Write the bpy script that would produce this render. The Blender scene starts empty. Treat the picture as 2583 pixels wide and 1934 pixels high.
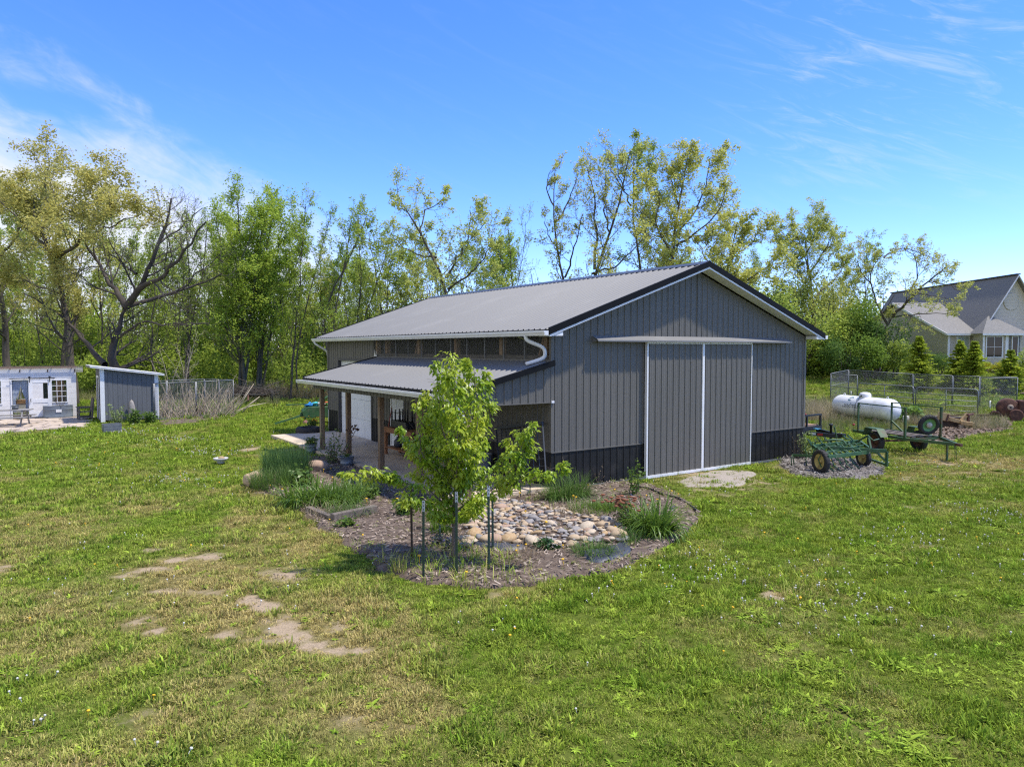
import bpy, math, random
import numpy as np
from mathutils import Vector, Matrix

# ------------------------------------------------------------------ camera, sky, sun, exposure
SC = bpy.context.scene
COL = SC.collection
FPX, CX, CY, CAMH = 1809.0, 1291.5, 967.0, 3.45
PIT = math.atan((967 - 881) / FPX)
cam_d = bpy.data.cameras.new('camera'); cam_d.sensor_width = 36.0
cam_d.lens = FPX / 2583 * 36; cam_d.clip_start = 0.1; cam_d.clip_end = 3000
cam = bpy.data.objects.new('camera', cam_d); COL.objects.link(cam)
cam.location = (0, 0, CAMH); cam.rotation_euler = (math.pi / 2 - PIT, 0, 0)
SC.camera = cam

SUN_EL, SUN_AZ = math.radians(63), math.radians(95)      # azimuth from +Y (view direction) towards +X
W = bpy.data.worlds.new('World'); SC.world = W; W.use_nodes = True
def world_nodes():
    nt = W.node_tree; N = nt.nodes; L = nt.links; N.clear()
    out = N.new('ShaderNodeOutputWorld'); bg = N.new('ShaderNodeBackground'); bg.inputs[1].default_value = 0.115
    sky = N.new('ShaderNodeTexSky'); sky.sky_type = 'NISHITA'; sky.sun_disc = False
    sky.sun_elevation = SUN_EL; sky.sun_rotation = SUN_AZ; sky.altitude = 1500; sky.air_density = 0.9; sky.dust_density = 0.0; sky.ozone_density = 4.0
    hs = N.new('ShaderNodeHueSaturation'); hs.inputs['Saturation'].default_value = 1.22; hs.inputs['Value'].default_value = 1.16
    L.new(sky.outputs[0], hs.inputs['Color'])
    mu = N.new('ShaderNodeMix'); mu.data_type = 'RGBA'; mu.blend_type = 'MULTIPLY'; mu.inputs['Factor'].default_value = 1.0; mu.inputs['B'].default_value = (0.90, 0.785, 1.0, 1)
    L.new(hs.outputs[0], mu.inputs['A'])
    tc = N.new('ShaderNodeTexCoord')
    sep = N.new('ShaderNodeSeparateXYZ'); L.new(tc.outputs['Generated'], sep.inputs[0])
    def m(op, a, b=None, c=None):
        n = N.new('ShaderNodeMath'); n.operation = op
        for i, x in enumerate((a, b, c)):
            if x is None: continue
            if isinstance(x, (int, float)): n.inputs[i].default_value = x
            else: L.new(x, n.inputs[i])
        return n.outputs[0]
    az = m('ARCTAN2', sep.outputs[0], sep.outputs[1]); el = m('ARCSINE', sep.outputs[2])
    # streaky cirrus: noise over (azimuth, elevation) stretched along the wind
    comb = N.new('ShaderNodeCombineXYZ')
    L.new(m('MULTIPLY', m('ADD', az, m('MULTIPLY', el, 0.9)), 3.2), comb.inputs[0])
    L.new(m('MULTIPLY', m('ADD', el, m('MULTIPLY', az, 0.33)), 11.0), comb.inputs[1])
    def noise(scale, detail, rough, dist):
        n = N.new('ShaderNodeTexNoise'); n.inputs['Scale'].default_value = scale; n.inputs['Detail'].default_value = detail
        n.inputs['Roughness'].default_value = rough; n.inputs['Distortion'].default_value = dist
        L.new(comb.outputs[0], n.inputs['Vector']); return n.outputs[0]
    n1 = noise(1.3, 9, 0.58, 0.8); n2 = noise(3.1, 8, 0.66, 1.4)
    def sstep(x, lo, hi):
        n = N.new('ShaderNodeMapRange'); n.interpolation_type = 'SMOOTHSTEP'
        n.inputs['From Min'].default_value = lo; n.inputs['From Max'].default_value = hi
        L.new(x, n.inputs['Value']); return n.outputs[0]
    # cloud bank low in the west: below a line falling to the right, its edge torn by noise
    c2 = N.new('ShaderNodeCombineXYZ'); L.new(m('MULTIPLY_ADD', el, 2.0, m('MULTIPLY', az, 6.0)), c2.inputs[0]); L.new(m('MULTIPLY_ADD', az, 2.5, m('MULTIPLY', el, 10.0)), c2.inputs[1])
    def noise2(scale, detail, rough, dist):
        n = N.new('ShaderNodeTexNoise'); n.inputs['Scale'].default_value = scale; n.inputs['Detail'].default_value = detail
        n.inputs['Roughness'].default_value = rough; n.inputs['Distortion'].default_value = dist
        L.new(c2.outputs[0], n.inputs['Vector']); return n.outputs[0]
    b1 = noise2(0.9, 9, 0.6, 0.5); b2 = noise2(2.6, 9, 0.62, 1.0)
    side = m('SUBTRACT', m('MULTIPLY_ADD', az, -0.38, 0.06), el)         # >0 below the line
    side = m('ADD', side, m('ADD', m('MULTIPLY_ADD', b1, 0.26, -0.13), m('MULTIPLY_ADD', b2, 0.12, -0.06)))
    bank = sstep(side, -0.05, 0.12)
    west = sstep(m('MULTIPLY', az, -1.0), 0.02, 0.36)
    bank = m('MULTIPLY', bank, m('MULTIPLY', west, m('MULTIPLY_ADD', b2, 0.2, 0.85)))
    # high wisps all over, thicker to the north-east
    wis = sstep(n2, 0.46, 0.90)
    east = m('MULTIPLY', sstep(az, 0.24, 0.44), sstep(el, 0.14, 0.28))
    wis = m('MULTIPLY', wis, m('MULTIPLY_ADD', east, 0.55, 0.05))
    hor = m('MULTIPLY', sstep(m('MULTIPLY', el, -1.0), -0.30, 0.0), 0.05)
    cl = m('MINIMUM', m('ADD', m('ADD', bank, wis), hor), 0.93)
    mix = N.new('ShaderNodeMix'); mix.data_type = 'RGBA'
    L.new(cl, mix.inputs['Factor']); L.new(mu.outputs['Result'], mix.inputs['A']); mix.inputs['B'].default_value = (3.1, 3.2, 3.45, 1)
    L.new(mix.outputs['Result'], bg.inputs[0]); L.new(bg.outputs[0], out.inputs[0])
world_nodes()
sun_d = bpy.data.lights.new('sun', 'SUN'); sun_d.energy = 2.3; sun_d.angle = math.radians(2.0); sun_d.color = (1.0, 0.94, 0.83)
sun = bpy.data.objects.new('sun', sun_d); COL.objects.link(sun)
sdir = Vector((math.sin(SUN_AZ) * math.cos(SUN_EL), math.cos(SUN_AZ) * math.cos(SUN_EL), math.sin(SUN_EL)))
sun.rotation_euler = sdir.to_track_quat('Z', 'Y').to_euler(); sun.location = (20, 0, 40)
SC.view_settings.view_transform = 'Standard'; SC.view_settings.look = 'None'
SC.view_settings.exposure = 1.40; SC.view_settings.gamma = 1.0; SC.view_settings.use_curve_mapping = False
SC.render.engine = 'CYCLES'
SC.cycles.use_denoising = False
SC.cycles.filter_width = 1.25
SC.cycles.max_bounces = 6; SC.cycles.diffuse_bounces = 3; SC.cycles.glossy_bounces = 2
SC.cycles.transmission_bounces = 4; SC.cycles.transparent_max_bounces = 12
SC.cycles.sample_clamp_indirect = 6.0

# ------------------------------------------------------------------ helpers
rnd = random.Random(7); rng = np.random.default_rng(11)
_c, _s = math.cos(PIT), math.sin(PIT)
def ray(px, py):
    dx, dz = (px - CX) / FPX, -(py - CY) / FPX
    return Vector((dx, _c + dz * _s, -_s + dz * _c))
def G(px, py, z=0.0):
    r = ray(px, py); t = (z - CAMH) / r.z
    return Vector((r.x * t, r.y * t, z))
def D(px, py, y):
    r = ray(px, py); t = y / r.y
    return Vector((r.x * t, y, CAMH + r.z * t))
def smooth(a, b, x):
    t = np.clip((np.asarray(x, float) - a) / (b - a), 0, 1); return t * t * (3 - 2 * t)
def terrain(x, y):
    return 2.1 * smooth(46, 66, y) * smooth(2, 16, x)
def TG(px, py):
    """point on the terrain seen at a pixel"""
    r = ray(px, py); t = 3.0
    while t < 400:
        if CAMH + r.z * t < float(terrain(r.x * t, r.y * t)): break
        t *= 1.004
    return Vector((r.x * t, r.y * t, float(terrain(r.x * t, r.y * t))))

def vnoise(x, y, seed=0):
    x = np.asarray(x, float); y = np.asarray(y, float)
    xi = np.floor(x).astype(np.int64); yi = np.floor(y).astype(np.int64)
    fx = x - xi; fy = y - yi; fx = fx * fx * (3 - 2 * fx); fy = fy * fy * (3 - 2 * fy)
    def h(a, b):
        n = (a * 374761393 + b * 668265263 + seed * 974634777) & 0x7fffffff
        n = ((n ^ (n >> 13)) * 1274126177) & 0x7fffffff
        return ((n ^ (n >> 16)) & 0xffff) / 65535.0
    return (h(xi, yi) * (1 - fx) + h(xi + 1, yi) * fx) * (1 - fy) + (h(xi, yi + 1) * (1 - fx) + h(xi + 1, yi + 1) * fx) * fy
def fbm(x, y, seed=0, oct=4):
    s = 0; a = 0.5; t = 0
    for k in range(oct):
        s = s + a * vnoise(x * 2 ** k, y * 2 ** k, seed + k); t += a; a *= 0.55
    return s / t

def fast_mesh(name, verts, quads=None, tris=None, smooth_shade=False, uv=None):
    me = bpy.data.meshes.new(name)
    verts = np.asarray(verts, np.float32).reshape(-1, 3)
    nq = 0 if quads is None else len(quads); ntr = 0 if tris is None else len(tris)
    loops = []; 
    if nq: loops.append(np.asarray(quads, np.int32).ravel())
    if ntr: loops.append(np.asarray(tris, np.int32).ravel())
    loops = np.concatenate(loops) if loops else np.zeros(0, np.int32)
    me.vertices.add(len(verts)); me.vertices.foreach_set('co', verts.ravel())
    me.loops.add(len(loops)); me.loops.foreach_set('vertex_index', loops)
    me.polygons.add(nq + ntr)
    st = np.concatenate([np.arange(nq) * 4, nq * 4 + np.arange(ntr) * 3]).astype(np.int32)
    me.polygons.foreach_set('loop_start', st)
    if smooth_shade: me.polygons.foreach_set('use_smooth', np.ones(nq + ntr, bool))
    me.update(calc_edges=True)
    return me

def tag(o, label=None, cat=None, group=None, kind=None):
    if label: o['label'] = label
    if cat: o['category'] = cat
    if group: o['group'] = group
    if kind: o['kind'] = kind
    return o
def obj(name, me, mat=None, parent=None):
    o = bpy.data.objects.new(name, me); COL.objects.link(o)
    if mat is not None and len(me.materials) == 0: me.materials.append(mat)
    if parent is not None: o.parent = parent
    return o
def empty(name, loc, rz=0.0, label=None, cat=None, group=None):
    o = bpy.data.objects.new(name, None); COL.objects.link(o); o.empty_display_size = 0.2
    o.location = loc; o.rotation_euler = (0, 0, rz)
    return tag(o, label, cat, group)
def copy_tree(o, parent=None):
    c = o.copy(); COL.objects.link(c)
    if parent is not None: c.parent = parent
    for ch in [x for x in bpy.data.objects if x.parent == o]: copy_tree(ch, c)
    return c

class MB:
    """collects simple solids, built as one mesh"""
    def __init__(s): s.v = []; s.f = []; s.sm = []
    def add(s, vs, fs, sm=False):
        b = len(s.v); s.v += [tuple(v) for v in vs]; s.f += [tuple(b + i for i in f) for f in fs]; s.sm += [sm] * len(fs); return s
    def box(s, x0, y0, z0, x1, y1, z1):
        vs = [(x0,y0,z0),(x1,y0,z0),(x1,y1,z0),(x0,y1,z0),(x0,y0,z1),(x1,y0,z1),(x1,y1,z1),(x0,y1,z1)]
        return s.add(vs, [(0,3,2,1),(4,5,6,7),(0,1,5,4),(1,2,6,5),(2,3,7,6),(3,0,4,7)])
    def bar(s, p, q, w, h=None, up=(0, 0, 1)):
        h = h or w; p = Vector(p); q = Vector(q); d = (q - p).normalized(); up = Vector(up)
        if abs(d.dot(up)) > 0.98: up = Vector((0, 1, 0))
        a = d.cross(up).normalized() * (w / 2); b = a.cross(d).normalized() * (h / 2)
        vs = [p - a - b, p + a - b, p + a + b, p - a + b, q - a - b, q + a - b, q + a + b, q - a + b]
        return s.add(vs, [(0,1,2,3),(7,6,5,4),(0,4,5,1),(1,5,6,2),(2,6,7,3),(3,7,4,0)])
    def tube(s, pts, r, n=8, cap=True, close=False):
        pts = [Vector(p) for p in pts]; K = len(pts); rr = r if isinstance(r, (list, tuple)) else [r] * K
        b = len(s.v); ref = None
        for i, p in enumerate(pts):
            if close: t = pts[(i + 1) % K] - pts[i - 1]
            else: t = pts[min(i + 1, K - 1)] - pts[max(i - 1, 0)]
            t = t.normalized() if t.length > 1e-9 else Vector((0, 0, 1))
            if ref is None: ref = Vector((0, 0, 1)) if abs(t.z) < 0.9 else Vector((1, 0, 0))
            a = t.cross(ref).normalized(); c = a.cross(t); ref = c
            for k in range(n):
                an = 2 * math.pi * k / n; s.v.append(tuple(p + (a * math.cos(an) + c * math.sin(an)) * rr[i]))
        for i in range(K if close else K - 1):
            j = (i + 1) % K
            for k in range(n):
                k2 = (k + 1) % n; s.f.append((b + i*n + k, b + i*n + k2, b + j*n + k2, b + j*n + k)); s.sm.append(True)
        if cap and not close:
            s.f.append(tuple(b + k for k in range(n))[::-1]); s.f.append(tuple(b + (K-1)*n + k for k in range(n))); s.sm += [False, False]
        return s
    def lathe(s, prof, c=(0, 0, 0), n=20, axis='z', sx=1.0, sy=1.0, sm=True, cap=True):
        b = len(s.v); K = len(prof)
        for r, h in prof:
            for k in range(n):
                an = 2 * math.pi * k / n; x, y = r * math.cos(an) * sx, r * math.sin(an) * sy
                p = {'z': (x, y, h), 'x': (h, x, y), 'y': (x, h, y)}[axis]
                s.v.append((c[0] + p[0], c[1] + p[1], c[2] + p[2]))
        for i in range(K - 1):
            for k in range(n):
                k2 = (k + 1) % n; s.f.append((b + i*n + k, b + i*n + k2, b + (i+1)*n + k2, b + (i+1)*n + k)); s.sm.append(sm)
        for i, rev in ((0, True), (K - 1, False)):
            if cap and prof[i][0] > 1e-4:
                t = tuple(b + i*n + k for k in range(n)); s.f.append(t[::-1] if rev else t); s.sm.append(False)
        return s
    def prism(s, poly, z0, z1, axis='z'):
        n = len(poly)
        def P(a, c, h): return {'z': (a, c, h), 'y': (a, h, c), 'x': (h, a, c)}[axis]
        vs = [P(a, c, z0) for a, c in poly] + [P(a, c, z1) for a, c in poly]
        return s.add(vs, [tuple(range(n))[::-1], tuple(range(n, 2*n))] + [(i, (i+1) % n, n + (i+1) % n, n + i) for i in range(n)])
    def quad(s, a, b, c, d): return s.add([a, b, c, d], [(0, 1, 2, 3)])
    def mesh(s, name, bevel=0):
        me = bpy.data.meshes.new(name); me.from_pydata(s.v, [], s.f)
        me.polygons.foreach_set('use_smooth', s.sm); me.update(); return me
    def build(s, name, mat, parent=None, bevel=0):
        o = obj(name, s.mesh(name), mat, parent)
        if bevel:
            md = o.modifiers.new('bevel', 'BEVEL'); md.width = bevel; md.segments = 2; md.limit_method = 'ANGLE'; md.angle_limit = math.radians(50)
        return o

# ------------------------------------------------------------------ materials
def srgb(r, g, b):
    f = lambda c: (c / 255 / 12.92) if c / 255 <= 0.04045 else ((c / 255 + 0.055) / 1.055) ** 2.4
    return (f(r), f(g), f(b), 1)
MATS = {}
def mat(name, col, rough=0.6, col2=None, scale=4.0, stretch=(1, 1, 1), metal=0.0, bump=0.0, bscale=None, spec=0.5, detail=5, coord='Object', lo=0.35, hi=0.65, dirt=None, dscale=1.2):
    if name in MATS: return MATS[name]
    M = bpy.data.materials.new(name); M.use_nodes = True; nt = M.node_tree; N = nt.nodes; L = nt.links
    P = N['Principled BSDF']; P.inputs['Roughness'].default_value = rough; P.inputs['Metallic'].default_value = metal
    P.inputs['Specular IOR Level'].default_value = spec
    P.inputs['Base Color'].default_value = col
    if col2 is None: col2 = tuple(c * 0.78 for c in col[:3]) + (1,)
    tc = N.new('ShaderNodeTexCoord'); mp = N.new('ShaderNodeMapping'); mp.inputs['Scale'].default_value = stretch
    if coord == 'World':
        g = N.new('ShaderNodeNewGeometry'); L.new(g.outputs['Position'], mp.inputs[0])
    else: L.new(tc.outputs[coord], mp.inputs[0])
    def ns(sc, det):
        n = N.new('ShaderNodeTexNoise'); n.inputs['Scale'].default_value = sc; n.inputs['Detail'].default_value = det
        n.inputs['Roughness'].default_value = 0.62; L.new(mp.outputs[0], n.inputs['Vector']); return n
    n = ns(scale, detail); mr = N.new('ShaderNodeMapRange'); mr.inputs[1].default_value = lo; mr.inputs[2].default_value = hi
    L.new(n.outputs[0], mr.inputs[0])
    mx = N.new('ShaderNodeMix'); mx.data_type = 'RGBA'; mx.inputs['A'].default_value = col; mx.inputs['B'].default_value = col2
    L.new(mr.outputs[0], mx.inputs['Factor']); res = mx.outputs['Result']
    if dirt is not None:
        n3 = ns(dscale, 8); m3 = N.new('ShaderNodeMapRange'); m3.inputs[1].default_value = 0.52; m3.inputs[2].default_value = 0.72
        L.new(n3.outputs[0], m3.inputs[0]); mx3 = N.new('ShaderNodeMix'); mx3.data_type = 'RGBA'; mx3.inputs['B'].default_value = dirt
        L.new(m3.outputs[0], mx3.inputs['Factor']); L.new(res, mx3.inputs['A']); res = mx3.outputs['Result']
    L.new(res, P.inputs['Base Color'])
    if bump:
        n2 = ns(bscale or scale * 3, 6); b = N.new('ShaderNodeBump'); b.inputs['Strength'].default_value = bump; b.inputs['Distance'].default_value = 0.02
        L.new(n2.outputs[0], b.inputs['Height']); L.new(b.outputs[0], P.inputs['Normal'])
    MATS[name] = M; return M
def leaf_mat(name, c1, c2, trans=0.4, rough=0.5, spec=0.3, coordnoise=0.0, c3=None):
    if name in MATS: return MATS[name]
    M = bpy.data.materials.new(name); M.use_nodes = True; nt = M.node_tree; N = nt.nodes; L = nt.links
    P = N['Principled BSDF']; P.inputs['Roughness'].default_value = rough; P.inputs['Specular IOR Level'].default_value = spec
    g = N.new('ShaderNodeNewGeometry'); mx = N.new('ShaderNodeMix'); mx.data_type = 'RGBA'
    mx.inputs['A'].default_value = c1; mx.inputs['B'].default_value = c2
    L.new(g.outputs['Random Per Island'], mx.inputs['Factor']); res = mx.outputs['Result']
    if c3 is not None:
        n = N.new('ShaderNodeTexNoise'); n.inputs['Scale'].default_value = coordnoise; n.inputs['Detail'].default_value = 3
        L.new(g.outputs['Position'], n.inputs['Vector']); mr = N.new('ShaderNodeMapRange'); mr.inputs[1].default_value = 0.42; mr.inputs[2].default_value = 0.62
        L.new(n.outputs[0], mr.inputs[0]); m2 = N.new('ShaderNodeMix'); m2.data_type = 'RGBA'; m2.inputs['B'].default_value = c3
        L.new(res, m2.inputs['A']); L.new(mr.outputs[0], m2.inputs['Factor']); res = m2.outputs['Result']
    L.new(res, P.inputs['Base Color'])
    T = N.new('ShaderNodeBsdfTranslucent'); L.new(res, T.inputs[0])
    ms = N.new('ShaderNodeMixShader'); ms.inputs[0].default_value = trans
    L.new(P.outputs[0], ms.inputs[1]); L.new(T.outputs[0], ms.inputs[2]); L.new(ms.outputs[0], N['Material Output'].inputs[0])
    MATS[name] = M; return M

steel_gray = mat('painted_steel_gray', (0.130, 0.122, 0.105, 1), 0.5, (0.119, 0.112, 0.096, 1), 2.5, stretch=(1, 1, .12), spec=0.3, bump=.06, bscale=1.2, dirt=(0.142, 0.133, 0.114, 1), dscale=0.9)
roof_gray = mat('roof_steel', (0.172, 0.172, 0.170, 1), 0.55, (0.172, 0.171, 0.167, 1), 0.8, spec=0.35, dirt=(0.207, 0.205, 0.199, 1), dscale=0.6)
steel_black = mat('painted_steel_black', (0.012, 0.012, 0.012, 1), 0.5, (0.016, 0.016, 0.015, 1), 2, spec=0.25, dirt=(0.035, 0.032, 0.028, 1), dscale=1.6)
trim_black = mat('trim_black', (0.010, 0.0105, 0.0115, 1), 0.6, spec=0.08)
white_trim = mat('white_trim', (0.74, 0.74, 0.73, 1), 0.45, (0.66, 0.66, 0.65, 1), 3)
white_paint = mat('white_paint', (0.74, 0.72, 0.68, 1), 0.6, (0.64, 0.62, 0.59, 1), 2.2, stretch=(1, 1, 3))
door_white = mat('door_white', (0.70, 0.72, 0.74, 1), 0.5, (0.64, 0.66, 0.68, 1), 1.5)
galv = mat('galvanised', (0.22, 0.23, 0.24, 1), 0.5, (0.15, 0.16, 0.17, 1), 6, metal=0.4)
galv_blue = mat('galvanised_dull', (0.19, 0.22, 0.245, 1), 0.5, (0.14, 0.165, 0.19, 1), 5, metal=0.2)
concrete = mat('concrete', (0.60, 0.49, 0.36, 1), 0.85, (0.49, 0.40, 0.30, 1), 1.6, bump=0.25, bscale=40, dirt=(0.30, 0.26, 0.22, 1), dscale=0.8)
post_wood = mat('treated_wood', (0.21, 0.135, 0.075, 1), 0.8, (0.12, 0.075, 0.042, 1), 5, stretch=(6, 6, 0.5), bump=0.3, dirt=(0.28, 0.24, 0.15, 1), dscale=0.9)
stud_wood = mat('stud_wood', (0.50, 0.31, 0.16, 1), 0.8, (0.36, 0.22, 0.11, 1), 4, stretch=(6, 6, 0.6))
old_wood = mat('weathered_wood', (0.20, 0.165, 0.13, 1), 0.85, (0.11, 0.09, 0.075, 1), 5, stretch=(1, 6, 6), bump=0.5)
grey_wood = mat('grey_wood', (0.30, 0.285, 0.265, 1), 0.85, (0.19, 0.18, 0.17, 1), 4, stretch=(1, 7, 7), bump=0.4)
red_wood = mat('stained_bench_wood', (0.30, 0.13, 0.05, 1), 0.65, (0.19, 0.08, 0.035, 1), 5, stretch=(1, 5, 5))
rubber = mat('rubber', (0.018, 0.017, 0.017, 1), 0.8, (0.032, 0.029, 0.026, 1), 9, bump=0.2)
jd_green = mat('faded_green_paint', (0.045, 0.125, 0.045, 1), 0.55, (0.028, 0.082, 0.032, 1), 6, dirt=(0.11, 0.13, 0.075, 1), dscale=5)
tr_green = mat('trailer_green_paint', (0.055, 0.115, 0.042, 1), 0.6, (0.035, 0.075, 0.03, 1), 6, dirt=(0.12, 0.07, 0.035, 1), dscale=3)
yellow_rim = mat('faded_yellow_paint', (0.48, 0.38, 0.12, 1), 0.6, (0.36, 0.27, 0.09, 1), 8, dirt=(0.17, 0.10, 0.04, 1), dscale=7)
yellow_old = mat('old_yellow_paint', (0.47, 0.33, 0.15, 1), 0.7, (0.38, 0.26, 0.12, 1), 5, dirt=(0.16, 0.075, 0.03, 1), dscale=4)
rust = mat('rust', (0.105, 0.042, 0.026, 1), 0.85, (0.055, 0.024, 0.018, 1), 7, bump=0.4, dirt=(0.18, 0.085, 0.05, 1), dscale=5)
black_iron = mat('black_iron', (0.014, 0.015, 0.018, 1), 0.5)
iron_blue = mat('dark_iron', (0.03, 0.038, 0.05, 1), 0.5)
bark = mat('bark', (0.110, 0.090, 0.068, 1), 0.9, (0.060, 0.048, 0.037, 1), 3.0, stretch=(3, 3, 0.8), bump=0.5, bscale=9, coord='World', dirt=(0.10, 0.088, 0.07, 1), dscale=0.8)
bark_moss = mat('mossy_bark', (0.105, 0.094, 0.060, 1), 0.9, (0.058, 0.052, 0.038, 1), 2.0, stretch=(3, 3, 0.8), coord='World', dirt=(0.085, 0.095, 0.035, 1), dscale=0.5)
bark_dead = mat('dead_bark', (0.070, 0.055, 0.042, 1), 0.9, (0.035, 0.028, 0.022, 1), 2.0, coord='World', dirt=(0.12, 0.10, 0.085, 1), dscale=0.5)
bark_pear = mat('pear_bark', (0.16, 0.125, 0.095, 1), 0.85, (0.09, 0.068, 0.052, 1), 20, stretch=(1, 1, 0.4), bump=0.4)
dry_stalk = mat('dry_stalk', (0.50, 0.42, 0.31, 1), 0.8, (0.33, 0.26, 0.18, 1), 2, coord='World')
mulch_m = mat('mulch', (0.15, 0.108, 0.078, 1), 0.95, (0.065, 0.045, 0.033, 1), 14, bump=0.9, bscale=45, coord='World', dirt=(0.25, 0.195, 0.145, 1), dscale=7)
fabric_m = mat('weed_fabric', (0.055, 0.062, 0.075, 1), 0.5, (0.035, 0.040, 0.050, 1), 3, bump=0.6, bscale=7)
stone_tan = mat('stone_tan', (0.50, 0.37, 0.22, 1), 0.8, (0.36, 0.27, 0.18, 1), 6, bump=0.25, bscale=30)
stone_buff = mat('stone_buff', (0.55, 0.45, 0.31, 1), 0.8, (0.40, 0.33, 0.25, 1), 5, bump=0.25, bscale=30)
stone_grey = mat('stone_grey', (0.30, 0.275, 0.25, 1), 0.8, (0.21, 0.19, 0.175, 1), 7, bump=0.25, bscale=30)
stone_pink = mat('stone_pink', (0.42, 0.29, 0.20, 1), 0.8, (0.33, 0.22, 0.15, 1), 6, bump=0.25, bscale=30)
stone_blue = mat('stone_blue', (0.19, 0.185, 0.18, 1), 0.75, (0.28, 0.26, 0.24, 1), 5, bump=0.25, bscale=30)
stone_rust = mat('stone_rust', (0.36, 0.22, 0.10, 1), 0.8, (0.45, 0.33, 0.18, 1), 5, bump=0.3, bscale=25)
flag_m = mat('flagstone', (0.52, 0.43, 0.34, 1), 0.85, (0.40, 0.32, 0.25, 1), 2.5, bump=0.3, bscale=18, coord='World')
def glass_mat(name, tint=(0.02, 0.025, 0.03, 1), clear=0.0, rough=0.03):
    M = bpy.data.materials.new(name); M.use_nodes = True; nt = M.node_tree; N = nt.nodes; L = nt.links
    P = N['Principled BSDF']; P.inputs['Base Color'].default_value = tint; P.inputs['Roughness'].default_value = rough
    P.inputs['Specular IOR Level'].default_value = 0.3
    if clear > 0:
        T = N.new('ShaderNodeBsdfTransparent'); ms = N.new('ShaderNodeMixShader'); ms.inputs[0].default_value = clear
        L.new(P.outputs[0], ms.inputs[1]); L.new(T.outputs[0], ms.inputs[2]); L.new(ms.outputs[0], N['Material Output'].inputs[0])
    return M
dark_glass = glass_mat('window_glass', (0.012, 0.016, 0.016, 1))
clear_glass = glass_mat('clear_pane', (0.02, 0.03, 0.03, 1), 0.72)
poly_clear = glass_mat('clear_corrugated_plastic', (0.10, 0.10, 0.095, 1), 0.62, 0.25)
# ------------------------------------------------------------------ layout of the place
TH = math.radians(34.2)
BA = Vector((0.956, 17.407, 0)); UU = Vector((math.cos(TH), math.sin(TH), 0)); VV = Vector((-math.sin(TH), math.cos(TH), 0))
BW, BL, EAVE = 10.3, 15.5, 3.78
def uv(u, v, z=0.0): return BA + UU * u + VV * v + Vector((0, 0, z))
def gp(*pts): return [tuple(G(*p)[:2]) for p in pts]
BED = gp((632,1222),(690,1245),(760,1292),(832,1342),(905,1392),(960,1432),(1060,1470),(1200,1484),(1350,1477),(1460,1452),(1540,1446),(1640,1402),(1742,1342),(1772,1312),(1762,1288),(1722,1255),(1682,1232),(1612,1219)) \
    + [tuple(uv(2.3, -0.02)[:2]), tuple(uv(-2.62, -0.02)[:2]), tuple(uv(-2.62, 8.2)[:2])] + gp((745, 1150), (660, 1185), (628, 1205))
SLAB = [tuple(uv(a, b)[:2]) for a, b in ((-2.6, 0), (0.05, 0), (0.05, 14.8), (-2.6, 14.8))]
BARNP = [tuple(uv(a, b)[:2]) for a, b in ((0, 0), (BW, 0), (BW, BL), (0, BL))]
CHIP = gp((1962,1168),(2010,1198),(2090,1205),(2180,1205),(2232,1196),(2228,1178),(2180,1163),(2110,1155),(2040,1150),(1985,1150))
BED2 = gp((2310,1072),(2340,1120),(2400,1114),(2460,1095),(2548,1084),(2560,1064),(2480,1050),(2380,1052))
PATIO = gp((-120,1052),(-120,1098),(0,1093),(90,1086),(205,1076),(232,1066),(222,1052),(170,1046),(0,1046))
STRIP = gp((395,1062),(405,1072),(480,1066),(545,1058),(600,1050),(592,1044),(500,1050),(430,1056))
GRAVEL = gp((1690,1214),(1760,1226),(1850,1230),(1900,1214),(1915,1196),(1870,1184),(1800,1184),(1740,1196))
def inside(poly, x, y):
    x = np.asarray(x); y = np.asarray(y); r = np.zeros(x.shape, bool); n = len(poly)
    for i in range(n):
        x1, y1 = poly[i]; x2, y2 = poly[(i + 1) % n]
        if y1 == y2: continue
        r ^= ((y1 > y) != (y2 > y)) & (x < (x2 - x1) * (y - y1) / (y2 - y1) + x1)
    return r
# bare, sandy spots in the lawn: centre pixel, half sizes, strength
_bare = [(636,1508,34,16,1.2),(660,1530,40,18,1.3),(690,1553,44,20,1.3),(715,1580,44,20,1.3),(745,1604,48,18,1.3),(790,1622,52,16,1.1),(850,1636,60,16,1.0),(905,1638,40,14,.9),(660,1612,60,18,.8),(570,1600,50,18,.75),(385,1436,90,14,.78),(440,1408,34,9,1.0),(330,1450,60,9,.8),(460,1486,100,14,.8),(540,1492,40,10,.7),(360,1562,46,20,.85),(395,1588,36,14,.75),
         (15,1432,45,18,.9),(560,1705,50,16,.7),(740,1440,130,30,.55),(330,1800,160,40,.5),(880,1810,80,40,.5),(250,1500,200,60,.42),(860,1580,60,40,.5),(530,1400,60,16,.6),
         (1830,1206,150,28,.75),(1770,1240,160,22,.5),(2390,1165,150,22,.62),(2260,1150,90,14,.6),(2480,1190,110,22,.45),(2340,1210,130,20,.45),(630,1130,26,7,.9),(660,1147,40,10,.5),(650,1000,30,10,.5),(1990,1180,60,18,.5)]
_bw = []
for a, b, ra, rb, s in _bare:
    p = G(a, b); _bw.append((p.x, p.y, ra * p.y / FPX, rb * p.y ** 2 / (FPX * CAMH), s))
def bare_f(x, y):
    s = np.zeros(np.shape(x))
    for cx, cy, rx, ry, st in _bw:
        s = np.maximum(s, st * np.exp(-(((x - cx) / rx) ** 2 + ((y - cy) / ry) ** 2)))
    n = fbm(x * 2.6, y * 2.6, 3, 6)
    return np.clip(s * (-0.35 + 1.9 * n + .9 * (fbm(x * 9, y * 9, 17, 3) - .45)) + 0.5 * smooth(0.70, 0.86, fbm(x * .8, y * .8, 21, 4)), 0, 1)
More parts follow.
